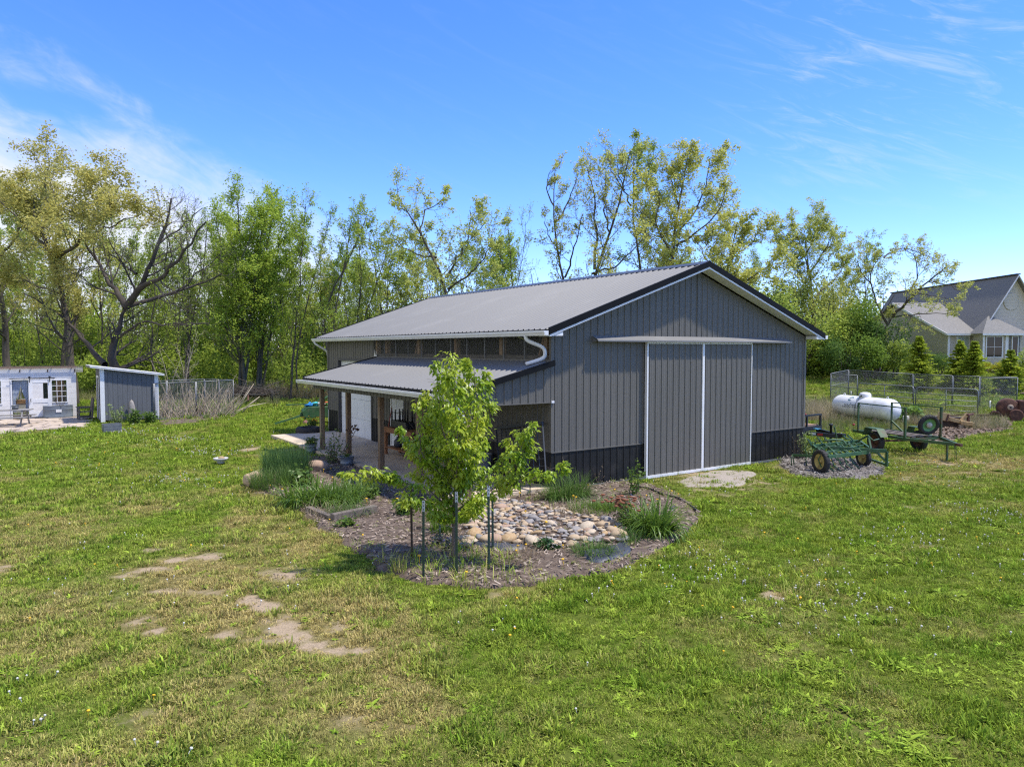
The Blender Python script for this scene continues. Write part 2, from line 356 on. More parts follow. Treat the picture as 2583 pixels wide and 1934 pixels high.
def dry_f(x, y):
    left = smooth(3.0, -3.5, x) * smooth(24, 11, y)
    n = fbm(x * 0.45, y * 0.45, 9, 4)
    d = 0.60 * left * smooth(.34, .62, n) + 0.34 * smooth(.5, .72, fbm(x * .9, y * .9, 31, 3)) + 0.04
    d = d + 0.45 * np.exp(-(((x - 14.5) / 4.0) ** 2 + ((y - 21.5) / 2.2) ** 2))
    return np.clip(d, 0, 1)

# ------------------------------------------------------------------ ground
def make_ground():
    xs = np.concatenate([[-900, -500, -250, -140, -100], np.arange(-80, -13, 1.3), np.arange(-13, 13, 0.105), np.arange(13, 90, 1.3), [100, 140, 250, 500, 900]])
    ys = np.concatenate([[-300, -60, -20, -5, 0], np.arange(2, 22, 0.105), np.arange(22, 90, 0.7), [100, 130, 200, 400, 900]])
    X, Y = np.meshgrid(xs, ys); Z = terrain(X, Y) + (fbm(X * .35, Y * .35, 5, 3) - .5) * 0.05 * smooth(90, 50, Y) * 1.0
    Z -= 0.03
    V = np.stack([X, Y, Z], -1).reshape(-1, 3); nx, ny = len(xs), len(ys)
    i = np.arange(ny - 1)[:, None] * nx + np.arange(nx - 1)[None]; q = np.stack([i, i + 1, i + nx + 1, i + nx], -1).reshape(-1, 4)
    me = fast_mesh('ground', V, q, smooth_shade=True)
    for nm, f in (('bare', bare_f), ('dry', dry_f)):
        a = me.attributes.new(nm, 'FLOAT', 'POINT'); a.data.foreach_set('value', f(V[:, 0], V[:, 1]).astype(np.float32))
    M = bpy.data.materials.new('lawn_soil'); M.use_nodes = True; nt = M.node_tree; N = nt.nodes; L = nt.links; P = N['Principled BSDF']
    P.inputs['Roughness'].default_value = 0.95; P.inputs['Specular IOR Level'].default_value = 0.03
    g = N.new('ShaderNodeNewGeometry')
    def ns(sc, d=6):
        n = N.new('ShaderNodeTexNoise'); n.inputs['Scale'].default_value = sc; n.inputs['Detail'].default_value = d; n.inputs['Roughness'].default_value = .65
        L.new(g.outputs['Position'], n.inputs['Vector']); return n.outputs[0]
    def mr(x, a, b):
        n = N.new('ShaderNodeMapRange'); n.inputs[1].default_value = a; n.inputs[2].default_value = b; L.new(x, n.inputs[0]); return n.outputs[0]
    def mx(f, A, B):
        n = N.new('ShaderNodeMix'); n.data_type = 'RGBA'; L.new(f, n.inputs['Factor'])
        for k, x in (('A', A), ('B', B)):
            if isinstance(x, tuple): n.inputs[k].default_value = x
            else: L.new(x, n.inputs[k])
        return n.outputs['Result']
    def at(nm):
        n = N.new('ShaderNodeAttribute'); n.attribute_name = nm; return n.outputs['Fac']
    green = mx(mr(ns(7), .38, .62), (0.085, 0.115, 0.018, 1), (0.130, 0.155, 0.028, 1))
    dryc = mx(mr(ns(22), .35, .65), (0.24, 0.19, 0.085, 1), (0.15, 0.14, 0.045, 1))
    dirt = mx(mr(ns(30), .35, .65), (0.44, 0.34, 0.225, 1), (0.30, 0.23, 0.15, 1))
    c = mx(mr(at('dry'), .15, .75), green, dryc)
    ad = N.new('ShaderNodeMath'); ad.operation = 'MULTIPLY_ADD'; L.new(ns(55, 4), ad.inputs[0]); ad.inputs[1].default_value = 0.5; L.new(at('bare'), ad.inputs[2])
    c = mx(mr(ad.outputs[0], .50, .80), c, dirt)
    L.new(c, P.inputs['Base Color'])
    b = N.new('ShaderNodeBump'); b.inputs['Strength'].default_value = .8; b.inputs['Distance'].default_value = .03; L.new(ns(45), b.inputs['Height']); L.new(b.outputs[0], P.inputs['Normal'])
    o = obj('ground', me, M); tag(o, 'green mown lawn with sandy bare spots around the barn', 'lawn', kind='structure'); return o
make_ground()

# mulch and other ground covers, each a sheet of its own
def cover(name, poly, m, label, base=0.012, amp=0.05, cell=0.09, seed=1, kind='structure', edge=0.25):
    P = np.array(poly); x0, y0 = P.min(0); x1, y1 = P.max(0)
    xs = np.arange(x0 - cell, x1 + cell, cell); ys = np.arange(y0 - cell, y1 + cell, cell); X, Y = np.meshgrid(xs, ys)
    wob = (0.16 if kind != 'rough' else .5) * (fbm(X * 2.2, Y * 2.2, seed + 40, 3) - .5) * 2; kind = 'structure' if kind == 'rough' else kind
    ok = inside(poly, X + wob, Y + wob * .7)
    cells = ok[:-1, :-1] | ok[1:, 1:]
    Z = base + amp * fbm(X * 1.1, Y * 1.1, seed, 4) + 0.02 * (fbm(X * 6, Y * 6, seed + 5, 2) - .5)
    pad = np.zeros((len(ys) + 1, len(xs) + 1)); pad[1:-1, 1:-1] = cells
    full = np.minimum(np.minimum(pad[:-1, :-1], pad[1:, :-1]), np.minimum(pad[:-1, 1:], pad[1:, 1:])); f2 = full.copy()
    for _ in range(2):
        q = np.pad(f2, 1); f2 = (q[1:-1, 1:-1] + q[:-2, 1:-1] + q[2:, 1:-1] + q[1:-1, :-2] + q[1:-1, 2:]) / 5 * (full > 0)
    Z = -.075 + (Z + .075) * np.clip(f2 * 1.15, 0, 1)
    nx = len(xs); i = np.arange(len(ys) - 1)[:, None] * nx + np.arange(nx - 1)[None]
    q = np.stack([i, i + 1, i + nx + 1, i + nx], -1)[cells]
    used = np.unique(q); remap = -np.ones(nx * len(ys), int); remap[used] = np.arange(len(used))
    V = np.stack([X, Y, Z], -1).reshape(-1, 3)[used]
    o = obj(name, fast_mesh(name, V, remap[q], smooth_shade=True), m); tag(o, label, None, kind=kind); return o
cover('mulch_bed', BED, mulch_m, 'brown wood mulch garden bed around the barn corner')
chip_grey = mat('grey_chips', (0.22, 0.20, 0.18, 1), 0.95, (0.10, 0.085, 0.075, 1), 12, bump=0.9, bscale=40, coord='World')
cover('chip_patch', CHIP, chip_grey, 'grey wood chip patch under the green cultivator', seed=4)
cover('leaf_bed', BED2, mulch_m, 'brown leaf litter bed behind the green trailer', seed=6)
cover('mulch_strip', STRIP, mulch_m, 'narrow mulch strip beside the grey shed', seed=8)
gravel_m = mat('gravel', (0.40, 0.35, 0.29, 1), 0.95, (0.28, 0.24, 0.20, 1), 30, bump=0.8, bscale=70, coord='World', dirt=(0.24, 0.21, 0.15, 1), dscale=3)
cover('gravel_apron', GRAVEL, gravel_m, 'pale gravel apron in front of the sliding doors', base=-0.016, amp=0.02, seed=9, kind='rough')

# concrete slab of the porch, with its saw cuts
sl = MB()
for k in range(5):
    v0, v1 = 0.02 + k * 2.96, 0.02 + (k + 1) * 2.96 - 0.012
    sl.box(-2.6, v0, -0.10, 0.02, v1, 0.075)
slab_o = sl.build('porch_slab', concrete); slab_o.location = BA; slab_o.rotation_euler = (0, 0, TH); tag(slab_o, 'concrete porch slab along the barn wall', None, kind='structure')

# ------------------------------------------------------------------ scatter by geometry nodes
def scatter(name, pts, scale, rot, dry, sources, material, idx=None):
    n = len(pts); me = bpy.data.meshes.new(name); me.vertices.add(n); me.vertices.foreach_set('co', np.asarray(pts, np.float32).ravel())
    def at(nm, typ, val, key):
        a = me.attributes.new(nm, typ, 'POINT'); a.data.foreach_set(key, np.asarray(val).ravel())
    at('sc', 'FLOAT', np.asarray(scale, np.float32), 'value'); at('rotv', 'FLOAT_VECTOR', np.asarray(rot, np.float32), 'vector')
    at('dry', 'FLOAT', np.asarray(dry, np.float32), 'value')
    at('pick', 'INT', np.asarray(idx if idx is not None else np.zeros(n), np.int32), 'value'); me.update()
    o = obj(name, me); me.materials.append(material)
    coll = bpy.data.collections.new(name + '_kinds')
    for k, s in enumerate(sources):
        s.materials.append(material); so = bpy.data.objects.new('%s_kind_%02d' % (name, k), s); coll.objects.link(so)
    ng = bpy.data.node_groups.new(name + '_scatter', 'GeometryNodeTree')
    ng.interface.new_socket('Geometry', in_out='INPUT', socket_type='NodeSocketGeometry'); ng.interface.new_socket('Geometry', in_out='OUTPUT', socket_type='NodeSocketGeometry')
    N = ng.nodes; L = ng.links; gi = N.new('NodeGroupInput'); go = N.new('NodeGroupOutput')
    ip = N.new('GeometryNodeInstanceOnPoints'); ci = N.new('GeometryNodeCollectionInfo')
    ci.inputs[0].default_value = coll; ci.inputs[1].default_value = True; ci.inputs[2].default_value = True
    def na(nm, typ):
        a = N.new('GeometryNodeInputNamedAttribute'); a.data_type = typ; a.inputs[0].default_value = nm; return a.outputs[0]
    L.new(gi.outputs[0], ip.inputs['Points']); L.new(ci.outputs[0], ip.inputs['Instance']); ip.inputs['Pick Instance'].default_value = True
    L.new(na('pick', 'INT'), ip.inputs['Instance Index']); L.new(na('sc', 'FLOAT'), ip.inputs['Scale'])
    er = N.new('FunctionNodeEulerToRotation'); L.new(na('rotv', 'FLOAT_VECTOR'), er.inputs[0]); L.new(er.outputs[0], ip.inputs['Rotation'])
    L.new(ip.outputs[0], go.inputs[0])
    md = o.modifiers.new('scatter', 'NODES'); md.node_group = ng
    return o
def blades(n, h, w, spread, lean, seed, K=2, curl=1.0):
    """a tuft: n arching blades, K segments each"""
    r = np.random.default_rng(seed); V = []; Q = []; T = []
    for i in range(n):
        a = r.uniform(0, 6.283); d = spread * math.sqrt(r.uniform()); b = np.array([math.cos(a) * d, math.sin(a) * d, -0.008])
        az = a + r.normal(0, .9); L = h * r.uniform(.55, 1.25); le = abs(r.normal(lean, lean * .5)); hd = np.array([math.cos(az), math.sin(az), 0]); sd = np.array([-math.sin(az), math.cos(az), 0])
        tw = r.uniform(-.6, .6); sd = sd * math.cos(tw) + hd * math.sin(tw)
        p = b.copy(); an = le * .35; s0 = len(V); ww = w * r.uniform(.6, 1.3)
        for k in range(K + 1):
            t = k / K
            if k == K: V.append(p)
            else: V.append(p - sd * ww * (1 - .55 * t) / 2); V.append(p + sd * ww * (1 - .55 * t) / 2)
            p = p + (hd * math.sin(an) + np.array([0, 0, math.cos(an)])) * L / K; an += le * curl
        for k in range(K - 1): Q.append((s0 + 2*k, s0 + 2*k + 1, s0 + 2*k + 3, s0 + 2*k + 2))
        T.append((s0 + 2*(K-1), s0 + 2*(K-1) + 1, s0 + 2*K))
    return fast_mesh('tuft', V, Q or None, T)
def rosette(n, L, w, seed):
    r = np.random.default_rng(seed); V = []; Q = []
    for i in range(n):
        a = 6.283 * i / n + r.normal(0, .3); hd = np.array([math.cos(a), math.sin(a), 0]); sd = np.array([-math.sin(a), math.cos(a), 0]); l = L * r.uniform(.6, 1.2); up = r.uniform(.15, .7)
        s0 = len(V)
        for t, ww, z in ((0, .2, 0), (.45, 1, up * .45), (1, .25, up * .55)):
            p = hd * l * t + np.array([0, 0, z * l + .004]); V += [p - sd * w * ww / 2, p + sd * w * ww / 2]
        Q += [(s0, s0+1, s0+3, s0+2), (s0+2, s0+3, s0+5, s0+4)]
    return fast_mesh('rosette', V, Q)
def grass_mat(name, lush, lush2, dry, trans=0.22):
    M = bpy.data.materials.new(name); M.use_nodes = True; nt = M.node_tree; N = nt.nodes; L = nt.links; P = N['Principled BSDF']
    P.inputs['Roughness'].default_value = .75; P.inputs['Specular IOR Level'].default_value = .06
    at = N.new('ShaderNodeAttribute'); at.attribute_type = 'INSTANCER'; at.attribute_name = 'dry'
    g = N.new('ShaderNodeNewGeometry'); oi = N.new('ShaderNodeObjectInfo')
    def mx(f, A, B):
        n = N.new('ShaderNodeMix'); n.data_type = 'RGBA'; L.new(f, n.inputs['Factor'])
        for k, x in (('A', A), ('B', B)):
            if isinstance(x, tuple): n.inputs[k].default_value = x
            else: L.new(x, n.inputs[k])
        return n.outputs['Result']
    ad = N.new('ShaderNodeMath'); ad.operation = 'MULTIPLY_ADD'; L.new(g.outputs['Random Per Island'], ad.inputs[0]); ad.inputs[1].default_value = .45; L.new(at.outputs['Fac'], ad.inputs[2])
    mr = N.new('ShaderNodeMapRange'); mr.inputs[1].default_value = .3; mr.inputs[2].default_value = 1.1; L.new(ad.outputs[0], mr.inputs[0])
    n = N.new('ShaderNodeTexNoise'); n.inputs['Scale'].default_value = 1.3; n.inputs['Detail'].default_value = 4; L.new(g.outputs['Position'], n.inputs['Vector'])
    m2 = N.new('ShaderNodeMapRange'); m2.inputs[1].default_value = .38; m2.inputs[2].default_value = .62; L.new(n.outputs[0], m2.inputs[0])
    c = mx(mr.outputs[0], mx(m2.outputs[0], lush, lush2), dry)
    wn = N.new('ShaderNodeTexWhiteNoise'); wn.noise_dimensions = '1D'; L.new(g.outputs['Random Per Island'], wn.inputs['W']); mv = N.new('ShaderNodeMapRange'); mv.inputs[3].default_value = .65; mv.inputs[4].default_value = 1.4; L.new(wn.outputs['Value'], mv.inputs[0])
    mo = N.new('ShaderNodeMapRange'); mo.inputs[3].default_value = .62; mo.inputs[4].default_value = 1.32; L.new(oi.outputs['Random'], mo.inputs[0]); mm = N.new('ShaderNodeMath'); mm.operation = 'MULTIPLY'; L.new(mv.outputs[0], mm.inputs[0]); L.new(mo.outputs[0], mm.inputs[1])
    vm = N.new('ShaderNodeVectorMath'); vm.operation = 'SCALE'; L.new(c, vm.inputs[0]); L.new(mm.outputs[0], vm.inputs['Scale']); c = vm.outputs[0]; L.new(c, P.inputs['Base Color'])
    T = N.new('ShaderNodeBsdfTranslucent'); L.new(c, T.inputs[0]); ms = N.new('ShaderNodeMixShader'); ms.inputs[0].default_value = trans
    L.new(P.outputs[0], ms.inputs[1]); L.new(T.outputs[0], ms.inputs[2]); L.new(ms.outputs[0], N['Material Output'].inputs[0]); return M
grass_m = grass_mat('grass_blades', (0.190, 0.300, 0.028, 1), (0.285, 0.370, 0.044, 1), (0.470, 0.385, 0.145, 1))
tall_m = grass_mat('tall_grass', (0.115, 0.170, 0.030, 1), (0.165, 0.200, 0.050, 1), (0.46, 0.37, 0.24, 1))

NOGRASS = [BED, SLAB, BARNP, CHIP, BED2, PATIO]
def make_lawn():
    P = []; S = []; I = []
    r = np.random.default_rng(5)
    for y0, y1, dens, sc in ((3.6, 9, 430, .92), (9, 15, 300, 1.05), (15, 24, 150, 1.3), (24, 38, 60, 1.75), (38, 66, 19, 2.4)):
        w = .75 * y1 + 4.5; n = int(dens * (y1 - y0) * 2 * w); x = r.uniform(-w, w, n); y = r.uniform(y0, y1, n)
        k = np.abs(x) < .75 * y + 4.5; x, y = x[k], y[k]
        for p in NOGRASS:
            wob = .22 * (fbm(x * 2.5, y * 2.5, 77, 3) - .5) * 2
            k = ~inside(p, x + (wob if p in (BED, CHIP, BED2) else 0), y); x, y = x[k], y[k]
        b = bare_f(x, y); k = r.uniform(size=len(x)) > np.clip(b * 2.0 - .12, 0, .94); x, y, b = x[k], y[k], b[k]
        if y0 > 30:
            k = ~((x < -2) & (y > 50)); x, y = x[k], y[k]
        gap = fbm(x * 7, y * 7, 56, 3); k = (gap > .36) | (r.uniform(size=len(x)) < .4); x, y = x[k], y[k]
        clump = fbm(x * 3.1, y * 3.1, 55, 3)
        P.append(np.stack([x, y, terrain(x, y) - .03 + (fbm(x * .35, y * .35, 5, 3) - .5) * .05 * smooth(90, 50, y)], 1)); S.append(sc * r.uniform(.65, 1.2, len(x)) * (1 - .45 * np.clip(bare_f(x, y) * 1.6, 0, 1)) * (.75 + .65 * smooth(.42, .7, clump)))
        pk = r.integers(0, 4, len(x)); co = fbm(x * 2.2, y * 2.2, 57, 4); pk = np.where(r.uniform(size=len(x)) < .03 + .42 * smooth(.50, .64, co), 6, pk); wd = smooth(.56, .70, fbm(x * 1.3, y * 1.3, 91, 3)) * (.12 + .3 * (x > 1))
        pk = np.where(r.uniform(size=len(x)) < wd + .025, 4 + r.integers(0, 2, len(x)), pk); I.append(pk)
    P = np.concatenate(P); S = np.concatenate(S); I = np.concatenate(I); n = len(P)
    rot = np.stack([r.normal(0, .1, n), r.normal(0, .1, n), r.uniform(0, 6.283, n)], 1)
    d = dry_f(P[:, 0], P[:, 1]) + .7 * np.clip(bare_f(P[:, 0], P[:, 1]) * 1.6, 0, 1) + r.normal(0, .14, n); d = np.where((I == 4) | (I == 5), -.3, d); d = np.where(I == 6, d * .5 - .15, d)
    src = [blades(24, .064, .0105, .075, .7, 1), blades(26, .052, .010, .08, .9, 2), blades(20, .078, .0105, .07, .6, 3), blades(28, .045, .010, .085, 1.05, 4), rosette(9, .085, .026, 5), rosette(11, .06, .022, 6), blades(15, .088, .017, .075, .85, 7)]
    o = scatter('lawn_grass', P, S, rot, d, src, grass_m, I); tag(o, 'short green lawn grass with yellowed patches', 'grass', kind='stuff')
    print('lawn tufts', n)
make_lawn()
def make_dandelions():
    r = np.random.default_rng(15); P = []; I = []
    for y0, y1, dn in ((4, 11, 3.0), (11, 22, 2.2), (22, 45, 1.0)):
        w = .75 * y1 + 2; n = int(1.5 * dn * (y1 - y0) * 2 * w); x = r.uniform(-w, w, n); y = r.uniform(y0, y1, n)
        k = (np.abs(x) < .75 * y + 2) & (r.uniform(size=n) < .06 + 1.3 * smooth(.50, .72, fbm(x * .9, y * .9, 61, 4)))
        for p in NOGRASS: k &= ~inside(p, x, y)
        x, y = x[k], y[k]; P.append(np.stack([x, y, terrain(x, y) - .02], 1)); I.append((r.uniform(size=len(x)) < np.where(x > -1, .16, .09)).astype(int))
    # a few thick drifts of seed heads
    for cx, cy in ((-13, 27), (-10, 24), (-16, 30), (4.5, 9.5), (7.5, 13), (3.2, 11.2), (10, 15), (-8.5, 19)):
        q = np.stack([r.normal(cx, .7, 60), r.normal(cy, .6, 60)], 1); P.append(np.c_[q, terrain(q[:, 0], q[:, 1]) - .02]); I.append((r.uniform(size=60) < .05).astype(int))
    P = np.concatenate(P); I = np.concatenate(I); n = len(P)
    k = np.ones(n, bool)
    for p in NOGRASS: k &= ~inside(p, P[:, 0], P[:, 1])
    P, I = P[k], I[k]; n = len(P)
    def head(prof, stem):
        m = MB(); m.tube([(0, 0, 0), (.004, 0, stem)], .0035, 4); m.lathe(prof, (.004, 0, stem), 8); return m
    whiteM = mat('seed_head', (0.62, 0.60, 0.54, 1), .95, spec=.05); yelM = mat('dandelion_yellow', (0.78, 0.46, 0.01, 1), .7); stemM = mat('flower_stem', (0.12, 0.15, 0.04, 1), .7)
    for nm, prof, m, sel, lab in (('dandelion_seed_heads', [(.004, -.009), (.013, -.005), (.016, .004), (.011, .012), (.003, .015)], whiteM, 0, 'white dandelion seed heads dotted over the lawn'),
                                  ('dandelion_flowers', [(.006, -.006), (.018, 0), (.016, .008), (.006, .011)], yelM, 1, 'yellow dandelion flowers dotted over the lawn')):
        k = I == sel; q = P[k]; c = len(q)
        src = head(prof, .075).mesh(nm)
        sc = r.uniform(.75, 1.2, c) * np.where(q[:, 1] > 20, 1.25, 1) * (.8 if sel == 0 else 1.0)
        o = scatter(nm, q, sc, np.stack([r.normal(0, .25, c), r.normal(0, .25, c), r.uniform(0, 6.28, c)], 1), np.zeros(c), [src], m); tag(o, lab, 'flowers', kind='stuff')
make_dandelions()

def make_clods():
    r = np.random.default_rng(19); P = []
    for cx, cy, rx, ry, st in _bw:
        if st > .5: n = int(700 * min(4, rx * ry)); P.append(np.c_[r.normal(cx, rx * .7, n), r.normal(cy, ry * .7, n)])
    P = np.concatenate(P); b = bare_f(P[:, 0], P[:, 1]); P = P[r.uniform(size=len(P)) < b * 1.3]
    for p in NOGRASS: P = P[~inside(p, P[:, 0], P[:, 1])]
    n = len(P); c = MB(); c.add([(-1, -.6, -.3), (.8, -.9, -.3), (1, .7, -.3), (-.7, .9, -.3), (-.3, -.2, .6), (.5, .1, .5)], [(0, 1, 5, 4), (1, 2, 5), (2, 3, 4, 5), (3, 0, 4), (3, 2, 1, 0)])
    o = scatter('soil_clods', np.c_[P, np.full(n, -.027)], r.uniform(.004, .016, n), np.stack([r.normal(0, .3, n), r.normal(0, .3, n), r.uniform(0, 6.28, n)], 1), np.zeros(n), [c.mesh('clod')], mat('clod', (0.36, 0.28, 0.19, 1), .95, (0.22, 0.165, 0.11, 1), 40, coord='World')); tag(o, 'crumbs of sandy soil on the bare lawn spots', 'soil', kind='stuff'); print('clods', n)
make_clods()
# loose wood chips over the mulch
def make_chips():
    r = np.random.default_rng(25)
    for poly, n, nm, lab, c1, c2 in ((BED, 9000, 'wood_chips', 'loose shredded wood chips over the garden bed', (0.42, 0.34, 0.27, 1), (0.10, 0.07, 0.052, 1)), (CHIP, 2200, 'grey_wood_chips', 'loose grey wood chips under the cultivator', (0.36, 0.33, 0.30, 1), (0.09, 0.075, 0.065, 1)), (BED2, 2200, 'leaf_litter', 'dry leaf litter behind the trailer', (0.33, 0.25, 0.18, 1), (0.08, 0.05, 0.035, 1))):
        B = np.array(poly); lo, hi = B.min(0), B.max(0); q = r.uniform(lo, hi, (n * 4, 2)); q = q[inside(poly, q[:, 0], q[:, 1])][:n]; n = len(q)
        a = r.uniform(0, 6.283, n); l = r.uniform(.018, .055, n) * (1 if nm == 'wood_chips' else 1.3); w = r.uniform(.005, .012, n) * (1 if nm != 'leaf_litter' else 3)
        z = .045 + r.uniform(0, .03, n); t = r.normal(0, .25, n); t2 = r.normal(0, .5, n)
        hd = np.stack([np.cos(a), np.sin(a), t], 1) * l[:, None]; sd = np.stack([-np.sin(a), np.cos(a), t2], 1) * w[:, None]
        c = np.c_[q, z]; V = np.stack([c - hd - sd, c + hd - sd, c + hd * 1.1 + sd, c - hd * .9 + sd], 1).reshape(-1, 3)
        o = obj(nm, fast_mesh(nm, V, np.arange(n * 4).reshape(-1, 4)), leaf_mat(nm, c1, c2, 0.0, .9, .1)); tag(o, lab, 'wood chips' if nm != 'leaf_litter' else 'leaves', kind='stuff')
make_chips()

# ------------------------------------------------------------------ barn
barn = empty('pole_barn', BA, TH, 'grey ribbed steel pole barn with black wainscot and sliding doors', 'barn')
def ribs(length, pitch=0.2286, h=0.020, start=0.0, hw=0.026):
    """profile (position, depth) of a ribbed sheet"""
    pr = [(0.0, 0.0)]; x = start + pitch / 2
    while x < length - 0.05:
        pr += [(x - hw, 0), (x - .012, h), (x + .012, h), (x + hw, 0)]
        for f in (1/3, 2/3):
            c = x + pitch * f
            if c + .012 < length: pr += [(c - .010, 0), (c, .004), (c + .010, 0)]
        x += pitch
    pr = [p for p in pr if p[0] < length - 1e-4] + [(length, 0.0)]
    return sorted(pr)
def sheet(mb, a, d, nrm, length, zb, zt, pitch=.2286, h=.02, extra=()):
    """vertical ribbed sheet from a along d; zb/zt functions of the run; ribs stand out along nrm"""
    a = Vector(a); d = Vector(d); nrm = Vector(nrm); pr = ribs(length, pitch, h)
    for e in extra: pr.append((e, 0.0))
    pr.sort(); vs = []
    for x, q in pr:
        p = a + d * x + nrm * q; vs += [(p.x, p.y, zb(x)), (p.x, p.y, zt(x))]
    fs = [(2*i, 2*i + 2, 2*i + 3, 2*i + 1) for i in range(len(pr) - 1)]
    mb.add(vs, fs); return mb
SLOPE = 0.347; RX, RZ = 5.15, 5.84
roofz = lambda x: RZ - SLOPE * abs(x - RX)
wallz = lambda x: RZ - 0.20 - SLOPE * abs(x - RX)
WA = 0.93
cz = lambda z: (lambda x: z)
m = MB(); sheet(m, (0, 0, 0), (1, 0, 0), (0, -1, 0), BW, cz(WA), wallz, extra=(RX,)); m.build('gable_wall', steel_gray, barn)
m = MB(); sheet(m, (0, -.001, 0), (1, 0, 0), (0, -1, 0), BW, cz(-.05), cz(WA)); m.build('wainscot', steel_black, barn)
for x0, x1 in ((-.005, 3.05), (7.46, BW)): m = MB(); m.box(x0, -.026, WA - .012, x1, -.001, WA + .012); m.build('wainscot_trim', steel_gray, barn)
# long wall towards the porch
GD0, GD1, GDH = 10.95, 14.25, 3.0; ED0, ED1, EDH = 8.2, 9.25, 2.12
m = MB()
for y0, y1, z0, z1 in ((0, ED0, WA, 3.14), (ED0, ED1, EDH, 3.14), (ED1, GD0, WA, 3.14), (10.72, GD0, 3.14, EAVE), (GD0, GD1, GDH, EAVE), (GD1, BL, WA, EAVE)):
    sheet(m, (0, y0, 0), (0, 1, 0), (-1, 0, 0), y1 - y0, cz(z0), cz(z1))
m.build('side_wall', steel_gray, barn)
for y0, y1 in ((0, ED0), (ED1, GD0), (GD1, BL)):
    m = MB(); sheet(m, (-.001, y0, 0), (0, 1, 0), (-1, 0, 0), y1 - y0, cz(-.05), cz(WA)); m.build('side_wainscot', steel_black, barn)
m = MB(); sheet(m, (BW, 0, 0), (0, 1, 0), (1, 0, 0), BL, cz(WA), cz(EAVE)); m.build('far_side_wall', steel_gray, barn)
m = MB(); sheet(m, (BW, 0, 0), (0, 1, 0), (1, 0, 0), BL, cz(-.05), cz(WA)); m.build('far_side_wainscot', steel_black, barn)
m = MB(); sheet(m, (0, BL, 0), (1, 0, 0), (0, 1, 0), BW, cz(-.05), wallz, extra=(RX,)); m.build('back_wall', steel_gray, barn)
# corner posts
for x, y in ((0, 0), (BW, 0), (0, BL), (BW, BL)):
    sx = -1 if x == 0 else 1; sy = -1 if y == 0 else 1
    m = MB(); m.box(min(x + sx*.024, x - sx*.07), min(y + sy*.024, y - sy*.07), WA if (x, y) == (0, 0) else WA, max(x + sx*.024, x - sx*.07), max(y + sy*.024, y - sy*.07), 3.79); m.build('corner_trim', steel_gray, barn)
# sliding doors
for x0, x1 in ((3.10, 5.29), (5.31, 7.45)):
    t = MB(); sheet(t, (x0, -.105, 0), (1, 0, 0), (0, -1, 0), x1 - x0, cz(.05), cz(3.62)); d = t.build('sliding_door', steel_gray, barn)
    t = MB(); t.box(x0, -.10, .05, x1, -.055, 3.62); t.build('door_core', steel_gray, d)
    w = .042
    t = MB(); t.box(x0 - .01, -.135, .0, x0 + w, -.052, 3.66); t.box(x1 - w + .02, -.135, .0, x1 + .008, -.052, 3.66); t.box(x0 + w, -.136, -.01, x1 - w + .02, -.054, .065); t.box(x0 + w, -.134, 3.60, x1 - w + .02, -.056, 3.655)
    t.build('door_frame', white_trim, d)
t = MB(); t.prism([(-.02, 3.80), (-.26, 3.685), (-.26, 3.645), (-.245, 3.645), (-.245, 3.675), (-.02, 3.785)], 1.27, 9.22, 'x'); can = t.build('door_canopy', roof_gray, barn)
for xx in (1.262, 9.215): t = MB(); t.prism([(-.03, 3.77), (-.235, 3.66), (-.03, 3.62)], xx, xx + .013, 'x'); t.build('end_cap', roof_gray, can)
t = MB(); t.box(1.4, -.16, 3.66, 9.1, -.06, 3.70); t.build('door_track', galv, barn)
for x0, x1 in ((1.05, 3.08), (7.47, 9.7)):
    t = MB(); t.box(x0, -.13, -.02, x1, -.035, .025); t.box(x0, -.13, .025, x1, -.115, .05); t.build('floor_rail', galv, barn)
# main roof
RF, RB, OV = -.42, BL + .42, .40
def roof_slope(side):
    m = MB(); pr = ribs(RB - RF, .2286, .034, hw=.034); vs = []; xe = -OV if side < 0 else BW + OV
    for y, q in pr:
        vs += [(xe, RF + y, roofz(xe) + q), (RX, RF + y, RZ + q)]
    m.add(vs, [(2*i, 2*i + 1, 2*i + 3, 2*i + 2) for i in range(len(pr) - 1)])
    vs = []                                                             # underside
    for y in (RF, RB): vs += [(xe, y, roofz(xe) - .02), (RX, y, RZ - .02)]
    m.add(vs, [(0, 2, 3, 1)]); return m
ro = roof_slope(-1).build('roof', roof_gray, barn); roof_slope(1).build('roof', roof_gray, barn)
t = MB()
for s in (-1, 1): t.add([(RX, RF - .02, RZ + .055), (RX + s*.26, RF - .02, RZ - .26*SLOPE + .04), (RX + s*.26, RB + .02, RZ - .26*SLOPE + .04), (RX, RB + .02, RZ + .055), (RX + s*.26, RF - .02, RZ - .26*SLOPE + .028), (RX + s*.26, RB + .02, RZ - .26*SLOPE + .028)], [(0, 1, 2, 3), (1, 4, 5, 2)])
t.build('ridge_cap', mat('ridge_cap', (0.075, 0.080, 0.088, 1), .4), ro)
